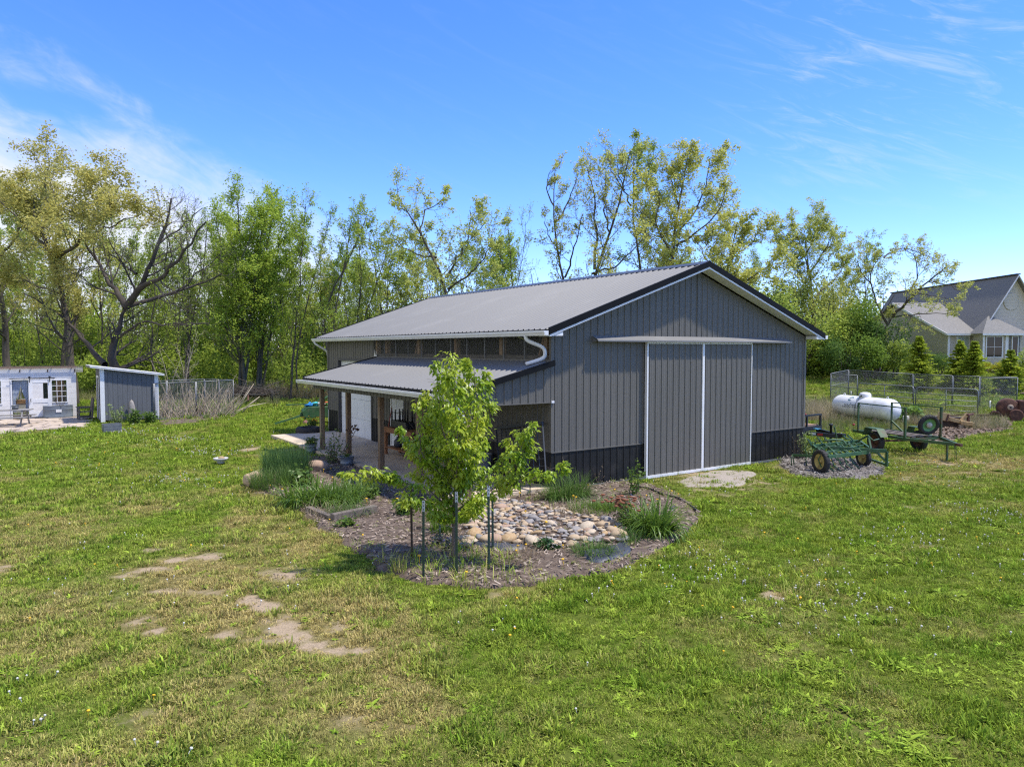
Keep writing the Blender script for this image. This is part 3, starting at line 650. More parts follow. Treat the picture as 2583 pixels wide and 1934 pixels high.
for ye, s in ((RF, -1), (RB, 1)):
    for sd in (-1, 1):
        xe = -OV if sd < 0 else BW + OV; o1, o2 = (ye + s*.03, ye - s*.02)
        t = MB(); y0, y1 = min(o1, o2), max(o1, o2)
        t.prism([(xe - sd*-.0, roofz(xe) + .045), (RX, RZ + .045), (RX, RZ - .115), (xe, roofz(xe) - .115)], y0, y1, 'y'); t.build('rake_trim', trim_black, barn)
        t = MB(); y0, y1 = min(ye + s*.012, ye - s*.02), max(ye + s*.012, ye - s*.02)
        t.prism([(xe + sd*-.02, roofz(xe) - .118), (RX, RZ - .118), (RX, RZ - .165), (xe - sd*.02, roofz(xe) - .165)], y0, y1, 'y'); t.build('rake_fascia', white_trim, barn)
        t = MB(); y0, y1 = min(ye, -.02 if s < 0 else BL + .02), max(ye, -.02 if s < 0 else BL + .02)
        t.add([(xe, y0, roofz(xe) - .15), (RX, y0, RZ - .15), (RX, y1, RZ - .15), (xe, y1, roofz(xe) - .15)], [(0, 1, 2, 3)]); t.build('rake_soffit', white_trim, barn)
        t = MB(); xi = .03 if sd < 0 else BW - .03
        t.prism([(xe, roofz(xe) - .16), (xi, roofz(xi) - .19), (xi, 3.775), (xe, 3.775)], min(ye - s*.005, ye - s*.39), max(ye - s*.005, ye - s*.39), 'y'); t.build('eave_return', white_trim, barn)
for sd in (-1, 1):
    xe = -OV if sd < 0 else BW + OV; x0, x1 = sorted((xe, 0 if sd < 0 else BW))
    t = MB(); t.box(x0, RF + .4, 3.77, x1, RB - .4, 3.785); t.build('eave_soffit', white_trim, barn)
    t = MB(); x0, x1 = sorted((xe - sd*.0, xe + sd*.02)); t.box(x0, RF, 3.79, x1, RB, roofz(xe) + .005); t.build('eave_trim', trim_black, barn)
    t = MB(); g = [(0, 0), (0, .115), (.008, .115), (.008, .008), (.085, .008), (.098, .045), (.118, .075), (.118, .115), (.128, .118), (.128, .07), (.106, .04), (.092, 0)]
    t.prism([(xe + sd*(.022 + a), 3.775 + b) for a, b in g], RF - .02, RB + .02, 'y'); t.box(*sorted((xe + sd*.03, xe + sd*.14))[:1], RF - .02, 3.778, sorted((xe + sd*.03, xe + sd*.14))[1], RF - .008, 3.885)
    gut = t.build('gutter', white_trim, barn)
def spout(path, w=.085, h=.065):
    t = MB(); pts = [Vector(p) for p in path]; fine = []
    for i in range(len(pts) - 1):
        for k in range(5): fine.append(pts[i].lerp(pts[i + 1], k / 5))
    fine.append(pts[-1])
    for _ in range(3): fine = [fine[0]] + [(fine[i - 1] + fine[i] * 2 + fine[i + 1]) / 4 for i in range(1, len(fine) - 1)] + [fine[-1]]
    t.tube(fine, .048, 8); return t.build('downspout', white_trim, barn)
spout([(-.48, .42, 3.80), (-.46, .40, 3.66), (-.12, .12, 3.50), (-.10, .10, 3.24), (-.48, .40, 3.09)])
spout([(-.48, 15.75, 3.80), (-.46, 15.75, 3.68), (-.04, 15.62, 3.42), (.06, 15.58, 3.30), (.06, 15.58, .05)])
# clerestory of clear corrugated plastic over the porch roof
ys = np.linspace(.16, 10.70, 12)
for i in range(11):
    t = MB(); n = 13; vs = []
    for k in range(n + 1):
        y = ys[i] + .012 + (ys[i + 1] - ys[i] - .024) * k / n; q = -.012 if k % 2 else .004; vs += [(q, y, 3.15), (q, y, 3.77)]
    t.add(vs, [(2*k, 2*k + 1, 2*k + 3, 2*k + 2) for k in range(n)]); pn = t.build('clerestory_panel', poly_clear, barn)
for y in ys[1:-1]:
    t = MB(); t.box(-.02, y - .011, 3.15, .012, y + .011, 3.77); t.build('panel_seam', galv, barn)
t = MB(); t.box(-.03, .05, 3.12, .02, 10.72, 3.20); t.build('clerestory_sill', steel_gray, barn)
for y in (.32, 2.33, 4.80, 7.22, 9.74, 10.58):
    t = MB(); t.box(.06, y - .07, 0.0, .20, y + .07, 3.76); t.build('wall_stud', stud_wood, barn)
for y in (.45, 7.34): 
    t = MB(); t.bar((.13, y, 3.74), (.13, y + .24, 3.15), .09, .04); t.build('knee_brace', stud_wood, barn)
t = MB(); t.box(.05, .1, 3.205, .09, 10.7, 3.30); t.build('wall_girt', mat('dusty_girt', (0.14, 0.12, 0.10, 1), .9), barn)
# white torn wrap by the clerestory end
t = MB(); t.box(-.028, 10.36, 3.17, -.022, 10.62, 3.24); t.prism([(10.40, 3.2), (10.47, 3.2), (10.43, 3.42)], -.029, -.023, 'x'); t.prism([(10.53, 3.2), (10.60, 3.2), (10.58, 3.46)], -.029, -.023, 'x'); t.build('house_wrap_scrap', white_trim, barn)
# overhead garage door: four sections
gd = empty('garage_door', (0, 0, 0)); gd.parent = barn
for k in range(4):
    t = MB(); z0 = .02 + k * (GDH - .02) / 4; z1 = .02 + (k + 1) * (GDH - .02) / 4 - .008; t.box(.10, GD0 + .02, z0, .14, GD1 - .02, z1)
    for yy in np.linspace(GD0 + .15, GD1 - .95, 4): t.box(.094, yy, z0 + .14, .10, yy + .66, z1 - .14)
    t.build('door_section', door_white, gd, bevel=.004)
t = MB(); t.box(-.025, GD0 - .09, 0, .16, GD0 + .01, GDH + .09); t.box(-.025, GD1 - .01, 0, .16, GD1 + .09, GDH + .09); t.box(-.025, GD0 + .01, GDH, .16, GD1 - .01, GDH + .09); t.build('door_jamb', mat('jamb_dark', (0.055, 0.052, 0.055, 1), .5), gd)
ed = empty('entry_door', (0, 0, 0)); ed.parent = barn
t = MB(); t.box(-.01, ED0 + .08, .09, .03, ED0 + .54, EDH - .06); t.box(-.01, ED0 + .56, .09, .03, ED1 - .07, EDH - .06); t.build('door_leaf', door_white, ed, bevel=.004)
t = MB(); t.box(-.03, ED0, .07, .05, ED0 + .07, EDH); t.box(-.03, ED1 - .07, .07, .05, ED1, EDH); t.box(-.03, ED0, EDH - .06, .05, ED1, EDH); t.build('door_casing', white_trim, ed)
t = MB(); t.lathe([(.012, -.07), (.028, -.065), (.03, -.05), (.012, -.04), (.012, -.01)], (0, ED0 + .16, 1.05), 10, 'x'); t.build('door_knob', galv, ed)
# porch
PX, PZ0, PZ1, PF, PB = -2.72, 3.15, 2.48, -.16, 10.42
pz = lambda x: PZ0 + (PZ1 - PZ0) * (x / PX)
m = MB(); pr = ribs(PB - PF, .2286, .034, hw=.034); vs = []
for y, q in pr: vs += [(PX, PF + y, PZ1 + q), (-.03, PF + y, pz(-.03) + q)]
m.add(vs, [(2*i, 2*i + 1, 2*i + 3, 2*i + 2) for i in range(len(pr) - 1)])
m.add([(PX, PF, PZ1 - .03), (-.03, PF, pz(-.03) - .03), (-.03, PB, pz(-.03) - .03), (PX, PB, PZ1 - .03)], [(0, 1, 2, 3)])
m.build('porch_roof', roof_gray, barn)
for y0, y1 in ((PF - .03, PF + .02), (PB - .02, PB + .03)):
    t = MB(); t.prism([(PX, PZ1 + .05), (-.02, pz(-.02) + .05), (-.02, pz(-.02) - .09), (PX, PZ1 - .09)], y0, y1, 'y'); t.build('porch_rake_trim', trim_black, barn)
t = MB(); t.box(PX - .012, PF, PZ1 - .075, PX + .012, PB, PZ1 + .004); t.build('porch_eave_trim', trim_black, barn)
t = MB(); g = [(0, 0), (0, .115), (.008, .115), (.008, .008), (.085, .008), (.098, .045), (.118, .075), (.118, .115), (.128, .118), (.128, .07), (.106, .04), (.092, 0)]
t.prism([(PX - .016 - a, PZ1 - .18 + b) for a, b in g], PF, PB + .32, 'y'); t.box(PX - .14, PB + .30, PZ1 - .178, PX - .02, PB + .318, PZ1 - .07); t.build('porch_gutter', white_trim, barn)
for k in range(14):
    t = MB(); y = .4 + k * .76; t.box(PX - .135, y, PZ1 - .066, PX - .01, y + .02, PZ1 - .060); t.build('gutter_hanger', white_trim, barn)
for y in (9.72, 7.34, 4.88, 2.50, .10):
    t = MB(); t.box(-2.375, y - .07, .076, -2.235, y + .07, 2.30); t.build('porch_post', post_wood, barn, bevel=.006)
t = MB(); t.box(-2.235, PF + .2, 2.19, -2.19, PB - .1, 2.42); t.build('porch_beam', post_wood, barn)
m = MB(); sheet(m, (-2.40, .02, 0), (0, 1, 0), (-1, 0, 0), PB - .1, cz(2.12), cz(2.46)); m.build('porch_skirt', steel_gray, barn)
m = MB(); sheet(m, (-2.40, -.012, 0), (1, 0, 0), (0, -1, 0), 2.40, cz(2.17), lambda x: pz(x - 2.40) - .032); m.build('porch_gable', steel_gray, barn)
t = MB(); t.box(-2.41, -.035, 2.15, .02, .03, 2.172); t.build('porch_gable_trim', steel_gray, barn)
t = MB(); t.box(-.03, -.06, 2.15, .05, -.033, 2.20); t.build('corner_bracket', white_trim, barn)
spout([(-2.80, .05, 2.36), (-2.78, .02, 2.22), (-2.46, -.02, 2.05), (-2.45, -.02, .20), (-2.62, -.05, .08)])
for k in range(7):
    t = MB(); y = .4 + k * 1.6; t.bar((-2.3, y, pz(-2.3) - .12), (-.04, y, pz(-.04) - .12), .04, .14); t.build('porch_rafter', stud_wood, barn)
# ------------------------------------------------------------------ trees
def norm(a): return a / np.maximum(np.linalg.norm(a, axis=-1, keepdims=True), 1e-9)
def tubes(pts, rad, n):
    """pts (N,K,3), rad (N,K) -> verts, quads"""
    N, K, _ = pts.shape
    t = np.empty_like(pts); t[:, 1:-1] = pts[:, 2:] - pts[:, :-2]; t[:, 0] = pts[:, 1] - pts[:, 0]; t[:, -1] = pts[:, -1] - pts[:, -2]
    t = norm(t); mt = norm(t.mean(1)); ref = np.where(np.abs(mt[:, 2:3]) < .8, np.array([[0, 0, 1.0]]), np.array([[1.0, 0, 0]]))
    a = norm(np.cross(t, ref[:, None, :])); b = np.cross(a, t)
    an = 2 * np.pi * np.arange(n) / n
    V = pts[:, :, None, :] + rad[:, :, None, None] * (a[:, :, None, :] * np.cos(an)[None, None, :, None] + b[:, :, None, :] * np.sin(an)[None, None, :, None])
    i = (np.arange(N)[:, None, None] * K + np.arange(K - 1)[None, :, None]) * n; k = np.arange(n)[None, None, :]; k2 = (k + 1) % n
    Q = np.stack([i + k, i + k2, i + n + k2, i + n + k], -1).reshape(-1, 4)
    return V.reshape(-1, 3), Q
def grow(r, base, d, length, K, wander, up):
    p = base.copy(); pts = [p]; seg = (length / (K - 1))[:, None]; d = norm(d)
    for k in range(K - 1):
        d = norm(d + r.normal(0, wander, d.shape) + np.array([0, 0, up])); p = p + d * seg; pts.append(p)
    return np.stack(pts, 1)
def sprout(r, pts, rad, per, t0, t1, ang, lenf, outward=None):
    """children positions, directions on parents; returns base, dir, parent length, radius, t"""
    N, K, _ = pts.shape; n = N * per; pi = np.repeat(np.arange(N), per)
    t = t0 + (t1 - t0) * (np.tile(np.arange(per), N) + r.uniform(0, 1, n)) / per
    f = t * (K - 1); i = np.minimum(f.astype(int), K - 2); w = (f - i)[:, None]
    base = pts[pi, i] * (1 - w) + pts[pi, i + 1] * w; tan = norm(pts[pi, i + 1] - pts[pi, i])
    rr = rad[pi, i] * (1 - w[:, 0]) + rad[pi, i + 1] * w[:, 0]
    rv = norm(np.cross(tan, r.normal(0, 1, (n, 3)))); a = r.uniform(ang[0], ang[1], n)[:, None]
    d = tan * np.cos(a) + rv * np.sin(a)
    return base, d, rr, t, pi
def resample(poly, K, r, jit):
    P = np.array(poly, float)
    if len(P) == 2: P = np.array([P[0], P[0] * .5 + P[1] * .5 + r.normal(0, jit * 1.5, 3), P[1]])
    s = np.r_[0, np.cumsum(np.linalg.norm(np.diff(P, axis=0), axis=1))]; s /= s[-1]; t = np.linspace(0, 1, K)
    Q = np.stack([np.interp(t, s, P[:, k]) for k in range(3)], 1)
    for _ in range(2): Q[1:-1] = (Q[:-2] + 2 * Q[1:-1] + Q[2:]) / 4
    Q[1:-1] += r.normal(0, jit, Q[1:-1].shape); return Q
def diamonds(r, c, size, flat=.35, aspect=.62, droop=0.0):
    n = len(c); hd = norm(r.normal(0, 1, (n, 3)) * np.array([1, 1, flat]) + np.array([0, 0, -droop])); sd = norm(np.cross(hd, r.normal(0, 1, (n, 3))))
    s = (size * r.uniform(.6, 1.3, n))[:, None]; w = s * aspect / 2
    V = np.stack([c, c + hd * s * .5 + sd * w, c + hd * s, c + hd * s * .45 - sd * w], 1); return V.reshape(-1, 3), np.arange(n * 4).reshape(-1, 4)
def tree_meshes(seed, guides, size, l1=(7, .25, .26), l2=5, l3=5, leaves=5, leaf=.16, up=(.10, .10, .06), gnarl=.13, spread=.10, l1t=(.25, 1.0), ang=(.6, 1.15), leafless=0.0, droop=.2, twig_r=.017, flat=.35):
    """guides: list of (points, r0, r1). Returns wood mesh data and leaf data"""
    r = np.random.default_rng(seed); WV = []; WQ = []; off = 0
    def put(p, rd, n):
        nonlocal off
        v, q = tubes(p, rd, n); WV.append(v); WQ.append(q + off); off += len(v)
    K = 11; GP = []; GR = []; GL = []
    for pts, r0, r1 in guides:
        q = resample(pts, K, r, size * .0045); L = np.linalg.norm(np.diff(q, axis=0), axis=1).sum()
        rd = .74 * (r0 + (r1 - r0) * np.linspace(0, 1, K) ** .7); GP.append(q); GR.append(rd); GL.append(L)
    GP = np.array(GP); GR = np.array(GR); GL = np.array(GL); put(GP, GR, 8)
    n1 = l1[0]; LP = []; LR = []; LL = []
    for g in range(len(GP)):
        per = max(2, int(round(n1 * GL[g] / (size * .6))))
        b, d, rr, t, _ = sprout(r, GP[g:g+1], GR[g:g+1], per, l1t[0] if g == 0 else .15, l1t[1], ang, 1)
        ln = size * l1[2] * 1.5 * (1.18 - .70 * t) * r.uniform(.55, 1.25, per) * min(1.0, .5 + GL[g] / size)
        p = grow(r, b, d, ln, 7, gnarl, up[0]); rd = np.maximum(rr * .42, twig_r * .9)[:, None] * np.linspace(1, .25, 7)[None]
        LP.append(p); LR.append(rd); LL.append(ln)
    P1 = np.concatenate(LP); R1 = np.concatenate(LR); L1 = np.concatenate(LL); put(P1, R1, 5)
    # leaders also carry on as fine branches at their tips
    b, d, rr, t, pi = sprout(r, P1, R1, l2, .2, 1.0, (.45, 1.0), 1); ln = L1[pi] * r.uniform(.34, .72, len(b)) * (1.1 - .4 * t)
    P2 = grow(r, b, d, ln, 5, gnarl * 1.2, up[1]); R2 = np.maximum(rr * .5, twig_r * .6)[:, None] * np.linspace(1, .35, 5)[None]; put(P2, R2, 4)
    b, d, rr, t, pi = sprout(r, P2, R2, l3, .15, 1.0, (.4, 1.0), 1); l3n = ln[pi] * r.uniform(.3, .7, len(b))
    P3 = grow(r, b, d, l3n, 3, gnarl * 1.3, up[2]); R3 = np.maximum(rr * .5, twig_r * .42)[:, None] * np.linspace(1, .4, 3)[None]; put(P3, R3, 3)
    wood = (np.concatenate(WV), np.concatenate(WQ)); lv = None
    if leaves > 0:
        keep = r.uniform(size=len(P3)) > leafless; PL = P3[keep]
        leaves = max(1, int(round(leaves * 1.35))); nl = len(PL) * leaves; pi = np.repeat(np.arange(len(PL)), leaves); t = r.uniform(.25, 1.0, nl) ** .7
        a = PL[pi, 0] * (1 - t)[:, None] + PL[pi, 2] * t[:, None]; a = a + r.normal(0, spread * size * .055, a.shape)
        lv = diamonds(r, a, leaf * .72, flat, droop=droop)
    return wood, lv
TREE_TRIS = [0]
def plant_tree(name, base, data, wm, lm, label, cat='tree', group=None):
    (wv, wq), lv = data; e = empty(name, base, 0, label, cat, group); B = np.array(base)
    t = obj('trunk', fast_mesh('trunk', wv - B, wq, smooth_shade=True), wm, e); TREE_TRIS[0] += 2 * len(wq)
    if lv is not None: obj('crown', fast_mesh('crown', lv[0] - B, lv[1]), lm, e); TREE_TRIS[0] += 2 * len(lv[1])
    return e
oak_gold = leaf_mat('oak_leaf_gold', (0.6, 0.53, 0.15, 1), (0.44, 0.43, 0.12, 1), .5, .6, .12)
oak_lime = leaf_mat('oak_leaf_lime', (0.58, 0.6, 0.16, 1), (0.42, 0.48, 0.12, 1), .5, .6, .12)
oak_yel = leaf_mat('oak_leaf_yellow', (0.62, 0.61, 0.16, 1), (0.46, 0.49, 0.12, 1), .5, .6, .12)
maple_g = leaf_mat('maple_leaf', (0.48, 0.58, 0.085, 1), (0.32, 0.44, 0.06, 1), .5, .6, .12)
bush_g = leaf_mat('bush_leaf', (0.24, 0.35, 0.055, 1), (0.13, 0.21, 0.038, 1), .5, .6, .12)
dark_g = leaf_mat('dark_bush_leaf', (0.155, 0.245, 0.055, 1), (0.08, 0.15, 0.036, 1), .5, .6, .12)
mid_g = leaf_mat('mid_leaf', (0.44, 0.52, 0.1, 1), (0.28, 0.36, 0.07, 1), .5, .6, .12)
A3 = lambda y, *pts: [tuple(D(px, py, y + (p[2] if len(p) > 2 else 0))) for p in pts for px, py in [p[:2]]]
def base_of(px, y): 
    p = D(px, 900, y); return (p.x, y, float(terrain(p.x, y)) - .05)
def guided(name, seed, y, trunk_px, limbs, size, wm, lm, label, r0=.3, group='trees at the wood edge', **kw):
    """trunk_px: pixels from the foot up (x, y[, depth offset]); first pixel only gives x of the foot"""
    b = base_of(trunk_px[0][0], y); g = [([b] + A3(y, *trunk_px[1:]), r0, r0 * .12)]
    for pts, ra, rb in limbs: g.append((A3(y, *pts), ra, rb))
    return plant_tree(name, b, tree_meshes(seed, g, size, **kw), wm, lm, label, group=group)

# big oaks at the left
guided('oak_tree', 1, 45, [(182, 0), (170, 800), (150, 690), (120, 630), (95, 560), (85, 500)], [
    ([(145, 650), (215, 600, -2), (265, 540, -3), (300, 470, -3)], .17, .05), ([(120, 630), (60, 560, 2), (-10, 500, 3)], .15, .05),
    ([(105, 590), (120, 520, 1), (110, 460, 1), (125, 415, 0)], .14, .04), ([(215, 600, -2), (290, 560, -4), (350, 545, -5)], .10, .03), ([(160, 740), (90, 720, 2), (20, 690, 3)], .12, .04), ([(265, 540, -3), (245, 480, -2), (250, 440, -2)], .08, .03)],
    15, bark, oak_gold, 'tall golden-leaved oak leaning over the white greenhouse', r0=.48, l1=(10, .25, .155), l2=6, l3=5, leaves=15, leaf=.21, spread=.2)
guided('oak_tree', 2, 50, [(20, 0), (10, 760), (-30, 600), (-20, 450)], [([(-20, 560), (40, 490, 2), (60, 440, 2)], .14, .04), ([(0, 650), (70, 560, -2), (110, 500, -3)], .13, .04), ([(-20, 520), (-80, 450, 1), (-90, 410)], .13, .04), ([(5, 720), (-80, 650), (-150, 600)], .12, .04)],
    15, bark, oak_gold, 'golden-green oak cut by the left edge of the picture', r0=.42, l1=(10, .25, .155), leaves=14, leaf=.21, spread=.2)
guided('old_oak', 3, 42, [(278, 0), (282, 880), (300, 810), (318, 775)], [
    ([(318, 775), (285, 720, 1), (245, 660, 2), (215, 615, 2)], .27, .08), ([(245, 660, 2), (235, 590, 2), (225, 545, 2)], .09, .03), ([(318, 775), (370, 700, -1), (395, 620, -1), (430, 545, -1), (432, 500, -1)], .30, .06),
    ([(350, 730, -1), (430, 680, -3), (480, 610, -4), (520, 560, -4)], .22, .05), ([(330, 770, 0), (420, 740, 1), (500, 720, 2), (560, 690, 2)], .19, .05), ([(395, 620, -1), (460, 570, 0), (510, 525, 0)], .09, .03),
    ([(300, 850), (360, 810, -2), (440, 820, -4), (530, 815, -5)], .13, .03), ([(265, 920), (215, 860, 2), (170, 800, 3), (110, 770, 3), (60, 740, 3)], .26, .05), ([(345, 690, -1), (310, 670), (298, 655)], .10, .06), ([(440, 740, 1), (500, 690, 1), (555, 640, 1)], .08, .025)],
    13, bark_dead, maple_g, 'old half-bare oak with forking limbs behind the grey shed', r0=.72, l1=(9, .2, .17), l2=6, l3=4, leaves=2, leaf=.14, leafless=.75, gnarl=.18)
guided('oak_tree', 4, 54, [(150, 0), (165, 820), (175, 700), (190, 600)], [([(175, 720), (120, 640), (90, 600)], .12, .04), ([(180, 660), (230, 610), (260, 560)], .1, .03)], 12, bark, mid_g, 'slender green tree behind the golden oak', r0=.26, leaves=11, leaf=.19, spread=.16)
# green maples, several stems from one stool
def stool(name, seed, y, px, stems, label, lm, wm=bark_moss, **kw):
    b = base_of(px, y); g = []
    for k, (pts, ra) in enumerate(stems): g.append(([(b[0] + rnd.uniform(-.35, .35), b[1] + rnd.uniform(-.3, .3), b[2])] + A3(y, *pts), ra, ra * .25))
    return plant_tree(name, b, tree_meshes(seed, g, 12, **kw), wm, lm, label, group='trees at the wood edge')
mk = dict(l1=(11, .2, .19), l2=6, l3=5, leaves=11, leaf=.19, up=(.14, .12, .06), ang=(.5, 1.0), spread=.16, l1t=(.16, 1.0), twig_r=.011)
stool('maple_tree', 5, 50, 615, [([(600, 800), (570, 680, 1), (545, 560, 1)], .20), ([(612, 780), (610, 650), (600, 510)], .22), ([(630, 790), (650, 680, -1), (665, 530, -1)], .17), ([(622, 800), (590, 700, -2), (640, 560, -2)], .14)], 'bright green maple with several stems left of the barn', maple_g, **mk)
stool('maple_tree', 6, 51, 662, [([(665, 800), (690, 690, 1), (720, 560, 1)], .19), ([(655, 800), (665, 680, -1), (690, 520, -1)], .19), ([(680, 820), (730, 720), (770, 600)], .13)], 'bright green maple just right of the other maple', maple_g, **mk)
th = dict(l1=(8, .3, .15), twig_r=.013, l2=5, l3=5, leaves=9, leaf=.15, up=(.25, .16, .08), ang=(.4, .8), leafless=.25)
stool('slim_tree', 7, 50, 742, [([(745, 830), (760, 700), (770, 520)], .13), ([(750, 850), (790, 720), (830, 560)], .10)], 'slim upright tree with pale new leaves', maple_g, bark, **th)
stool('slim_tree', 8, 49, 835, [([(832, 860), (845, 760), (870, 690), (885, 560)], .15)], 'slim straight trunk rising at the barn corner', maple_g, bark, **th)
stool('slim_tree', 9, 48.5, 828, [([(822, 880), (815, 760), (860, 700), (910, 600), (925, 545)], .15)], 'slim trunk leaning right beside the barn corner', maple_g, bark, **th)
stool('slim_tree', 10, 52, 470, [([(472, 820), (480, 700), (470, 540)], .13), ([(480, 830), (510, 700), (525, 540)], .11)], 'slim tree behind the half-bare oak', mid_g, bark, **dict(th, leaves=5))
stool('slim_tree', 11, 55, 905, [([(900, 800), (915, 700), (905, 560)], .12), ([(915, 800), (960, 700), (985, 590)], .10)], 'thin grey-green tree over the far barn roof', mid_g, bark, **th)
stool('slim_tree', 12, 53, 380, [([(382, 820), (392, 720), (388, 600)], .12)], 'thin trunk seen through the old oak', mid_g, bark, **th)
# trees behind the barn
guided('oak_tree', 20, 47, [(1150, 0), (1135, 760), (1115, 670), (1070, 610), (1030, 545), (1000, 490)], [([(1125, 700), (1165, 640, 1), (1190, 580, 2), (1185, 530, 2)], .13, .03), ([(1130, 730), (1190, 690, -1), (1230, 640, -2), (1250, 600, -2)], .12, .03), ([(1060, 600), (1070, 530, 1), (1120, 500, 1)], .09, .03), ([(1100, 650), (1040, 640, 2), (990, 600, 2)], .09, .03), ([(1190, 600, 2), (1230, 560, 1), (1262, 570, 1)], .06, .02)],
    12, bark, oak_lime, 'lime-green oak leaning left above the barn roof', r0=.30, l1=(8, .25, .15), l2=5, l3=4, leaves=10, leaf=.20, spread=.14)
stool('slim_tree', 21, 50, 1300, [([(1295, 760), (1290, 660), (1280, 560)], .09), ([(1300, 740), (1320, 650), (1325, 560)], .08), ([(1290, 760), (1270, 680), (1250, 600)], .07)], 'thin pale tree between the two oaks over the roof', maple_g, bark, **dict(th, leaves=3))
guided('locust_tree', 22, 48, [(1430, 0), (1425, 720), (1400, 600), (1395, 500), (1400, 430)], [([(1410, 640), (1380, 590), (1372, 560)], .08, .03), ([(1398, 520), (1375, 470), (1390, 430)], .08, .02), ([(1402, 560), (1440, 500, 1), (1460, 430, 1)], .10, .025), ([(1425, 700), (1450, 620, -1), (1470, 540, -1)], .10, .03)],
    10, bark, oak_yel, 'crooked leftmost tree of the tall group behind the roof', r0=.24, l1=(7, .2, .14), l2=5, l3=4, leaves=7, leaf=.17, leafless=.15, gnarl=.16, spread=.12)
guided('locust_tree', 23, 47, [(1480, 0), (1490, 700), (1530, 620), (1555, 540), (1580, 470), (1590, 380)], [([(1500, 680), (1505, 600), (1500, 500), (1480, 420)], .14, .03), ([(1540, 590), (1520, 520), (1530, 440)], .09, .03), ([(1495, 690), (1560, 670, -2), (1600, 620, -3), (1640, 590, -3)], .11, .03), ([(1575, 480), (1540, 430, 1), (1530, 385, 1)], .08, .02)],
    12, bark, oak_yel, 'tall forked tree in the middle of the group behind the roof', r0=.30, l1=(8, .2, .15), l2=5, l3=4, leaves=8, leaf=.17, leafless=.1, gnarl=.15, spread=.12)
guided('locust_tree', 24, 50, [(1622, 0), (1618, 680), (1600, 590), (1590, 510), (1600, 420), (1600, 355)], [([(1592, 520), (1560, 450), (1555, 390)], .09, .025), ([(1598, 450), (1640, 410, 1), (1660, 390, 1)], .08, .02), ([(1605, 600), (1650, 540, -1), (1660, 480, -1)], .08, .02), ([(1597, 480), (1630, 470, 2), (1645, 440, 2)], .06, .02)],
    12, bark, mid_g, 'tallest tree of the group with a dark green airy top', r0=.24, l1=(8, .25, .14), l2=5, l3=5, leaves=10, leaf=.17, l1t=(.45, 1.0), spread=.13)
guided('oak_tree', 25, 46.5, [(1688, 0), (1690, 680), (1700, 590), (1715, 500), (1735, 390)], [([(1700, 600), (1760, 530, 1), (1785, 450, 1), (1790, 400, 1)], .12, .03), ([(1695, 640), (1650, 560, -1), (1665, 480, -1)], .10, .03), ([(1705, 620), (1780, 570, -2), (1820, 530, -2), (1830, 480, -2)], .11, .03), ([(1692, 660), (1640, 620, 2), (1620, 560, 2)], .08, .025), ([(1712, 520), (1690, 440), (1700, 400)], .07, .02)],
    12, bark, oak_yel, 'full yellow-green oak rising beside the roof peak', r0=.32, l1=(10, .2, .16), l2=6, l3=5, leaves=11, leaf=.19, spread=.13)
guided('oak_tree', 26, 50, [(1850, 0), (1840, 760), (1830, 680), (1850, 600), (1860, 560)], [([(1835, 720), (1780, 650), (1750, 600)], .11, .03), ([(1840, 660), (1900, 610, 1), (1920, 570, 1)], .11, .03), ([(1838, 740), (1910, 690, -2), (1950, 660, -2)], .1, .03)],
    11, bark, oak_yel, 'round yellow oak behind the right slope of the barn roof', r0=.28, l1=(9, .2, .19), l2=6, l3=5, leaves=13, leaf=.21, spread=.17)
guided('oak_tree', 27, 61, [(2060, 0), (2055, 760), (2040, 680), (2030, 600)], [([(2050, 740), (1990, 660, 1), (1960, 600, 1)], .14, .03), ([(2040, 690), (2090, 620, -1), (2100, 570, -1)], .13, .03), ([(2045, 700), (2020, 620), (2000, 565)], .11, .03), ([(2055, 750), (2120, 690, 2), (2140, 640, 2)], .12, .03), ([(2030, 650), (2060, 590, 2), (2075, 556, 2)], .09, .03)],
    11, bark, oak_lime, 'broad lime oak right of the barn roof', r0=.34, l1=(9, .2, .18), l2=6, l3=5, leaves=11, leaf=.20, spread=.15)
guided('spreading_oak', 28, 60, [(2215, 0), (2225, 850), (2250, 800)], [([(2250, 800), (2290, 760, -1), (2340, 710, -2), (2390, 670, -3)], .20, .04), ([(2240, 820), (2200, 740, 1), (2190, 680, 1), (2230, 640, 1)], .16, .03), ([(2200, 720, 1), (2160, 670, 1), (2170, 630, 1)], .09, .03), ([(2290, 760, -1), (2320, 680), (2300, 630), (2280, 625)], .12, .03), ([(2250, 800), (2330, 790, -3), (2400, 790, -4)], .11, .025), ([(2230, 650, 1), (2270, 620, 2), (2330, 640, 2), (2370, 660, 2)], .09, .025), ([(2340, 710, -2), (2400, 720, -3), (2425, 735, -3)], .07, .02), ([(2300, 740, -1), (2370, 750, -1), (2415, 760, -1)], .08, .02)],
    11, bark, oak_yel, 'low spreading oak reaching over the house roof', r0=.40, l1=(8, .2, .15), l2=5, l3=5, leaves=7, leaf=.18, leafless=.1, gnarl=.19, spread=.11, up=(.06, .06, .04))
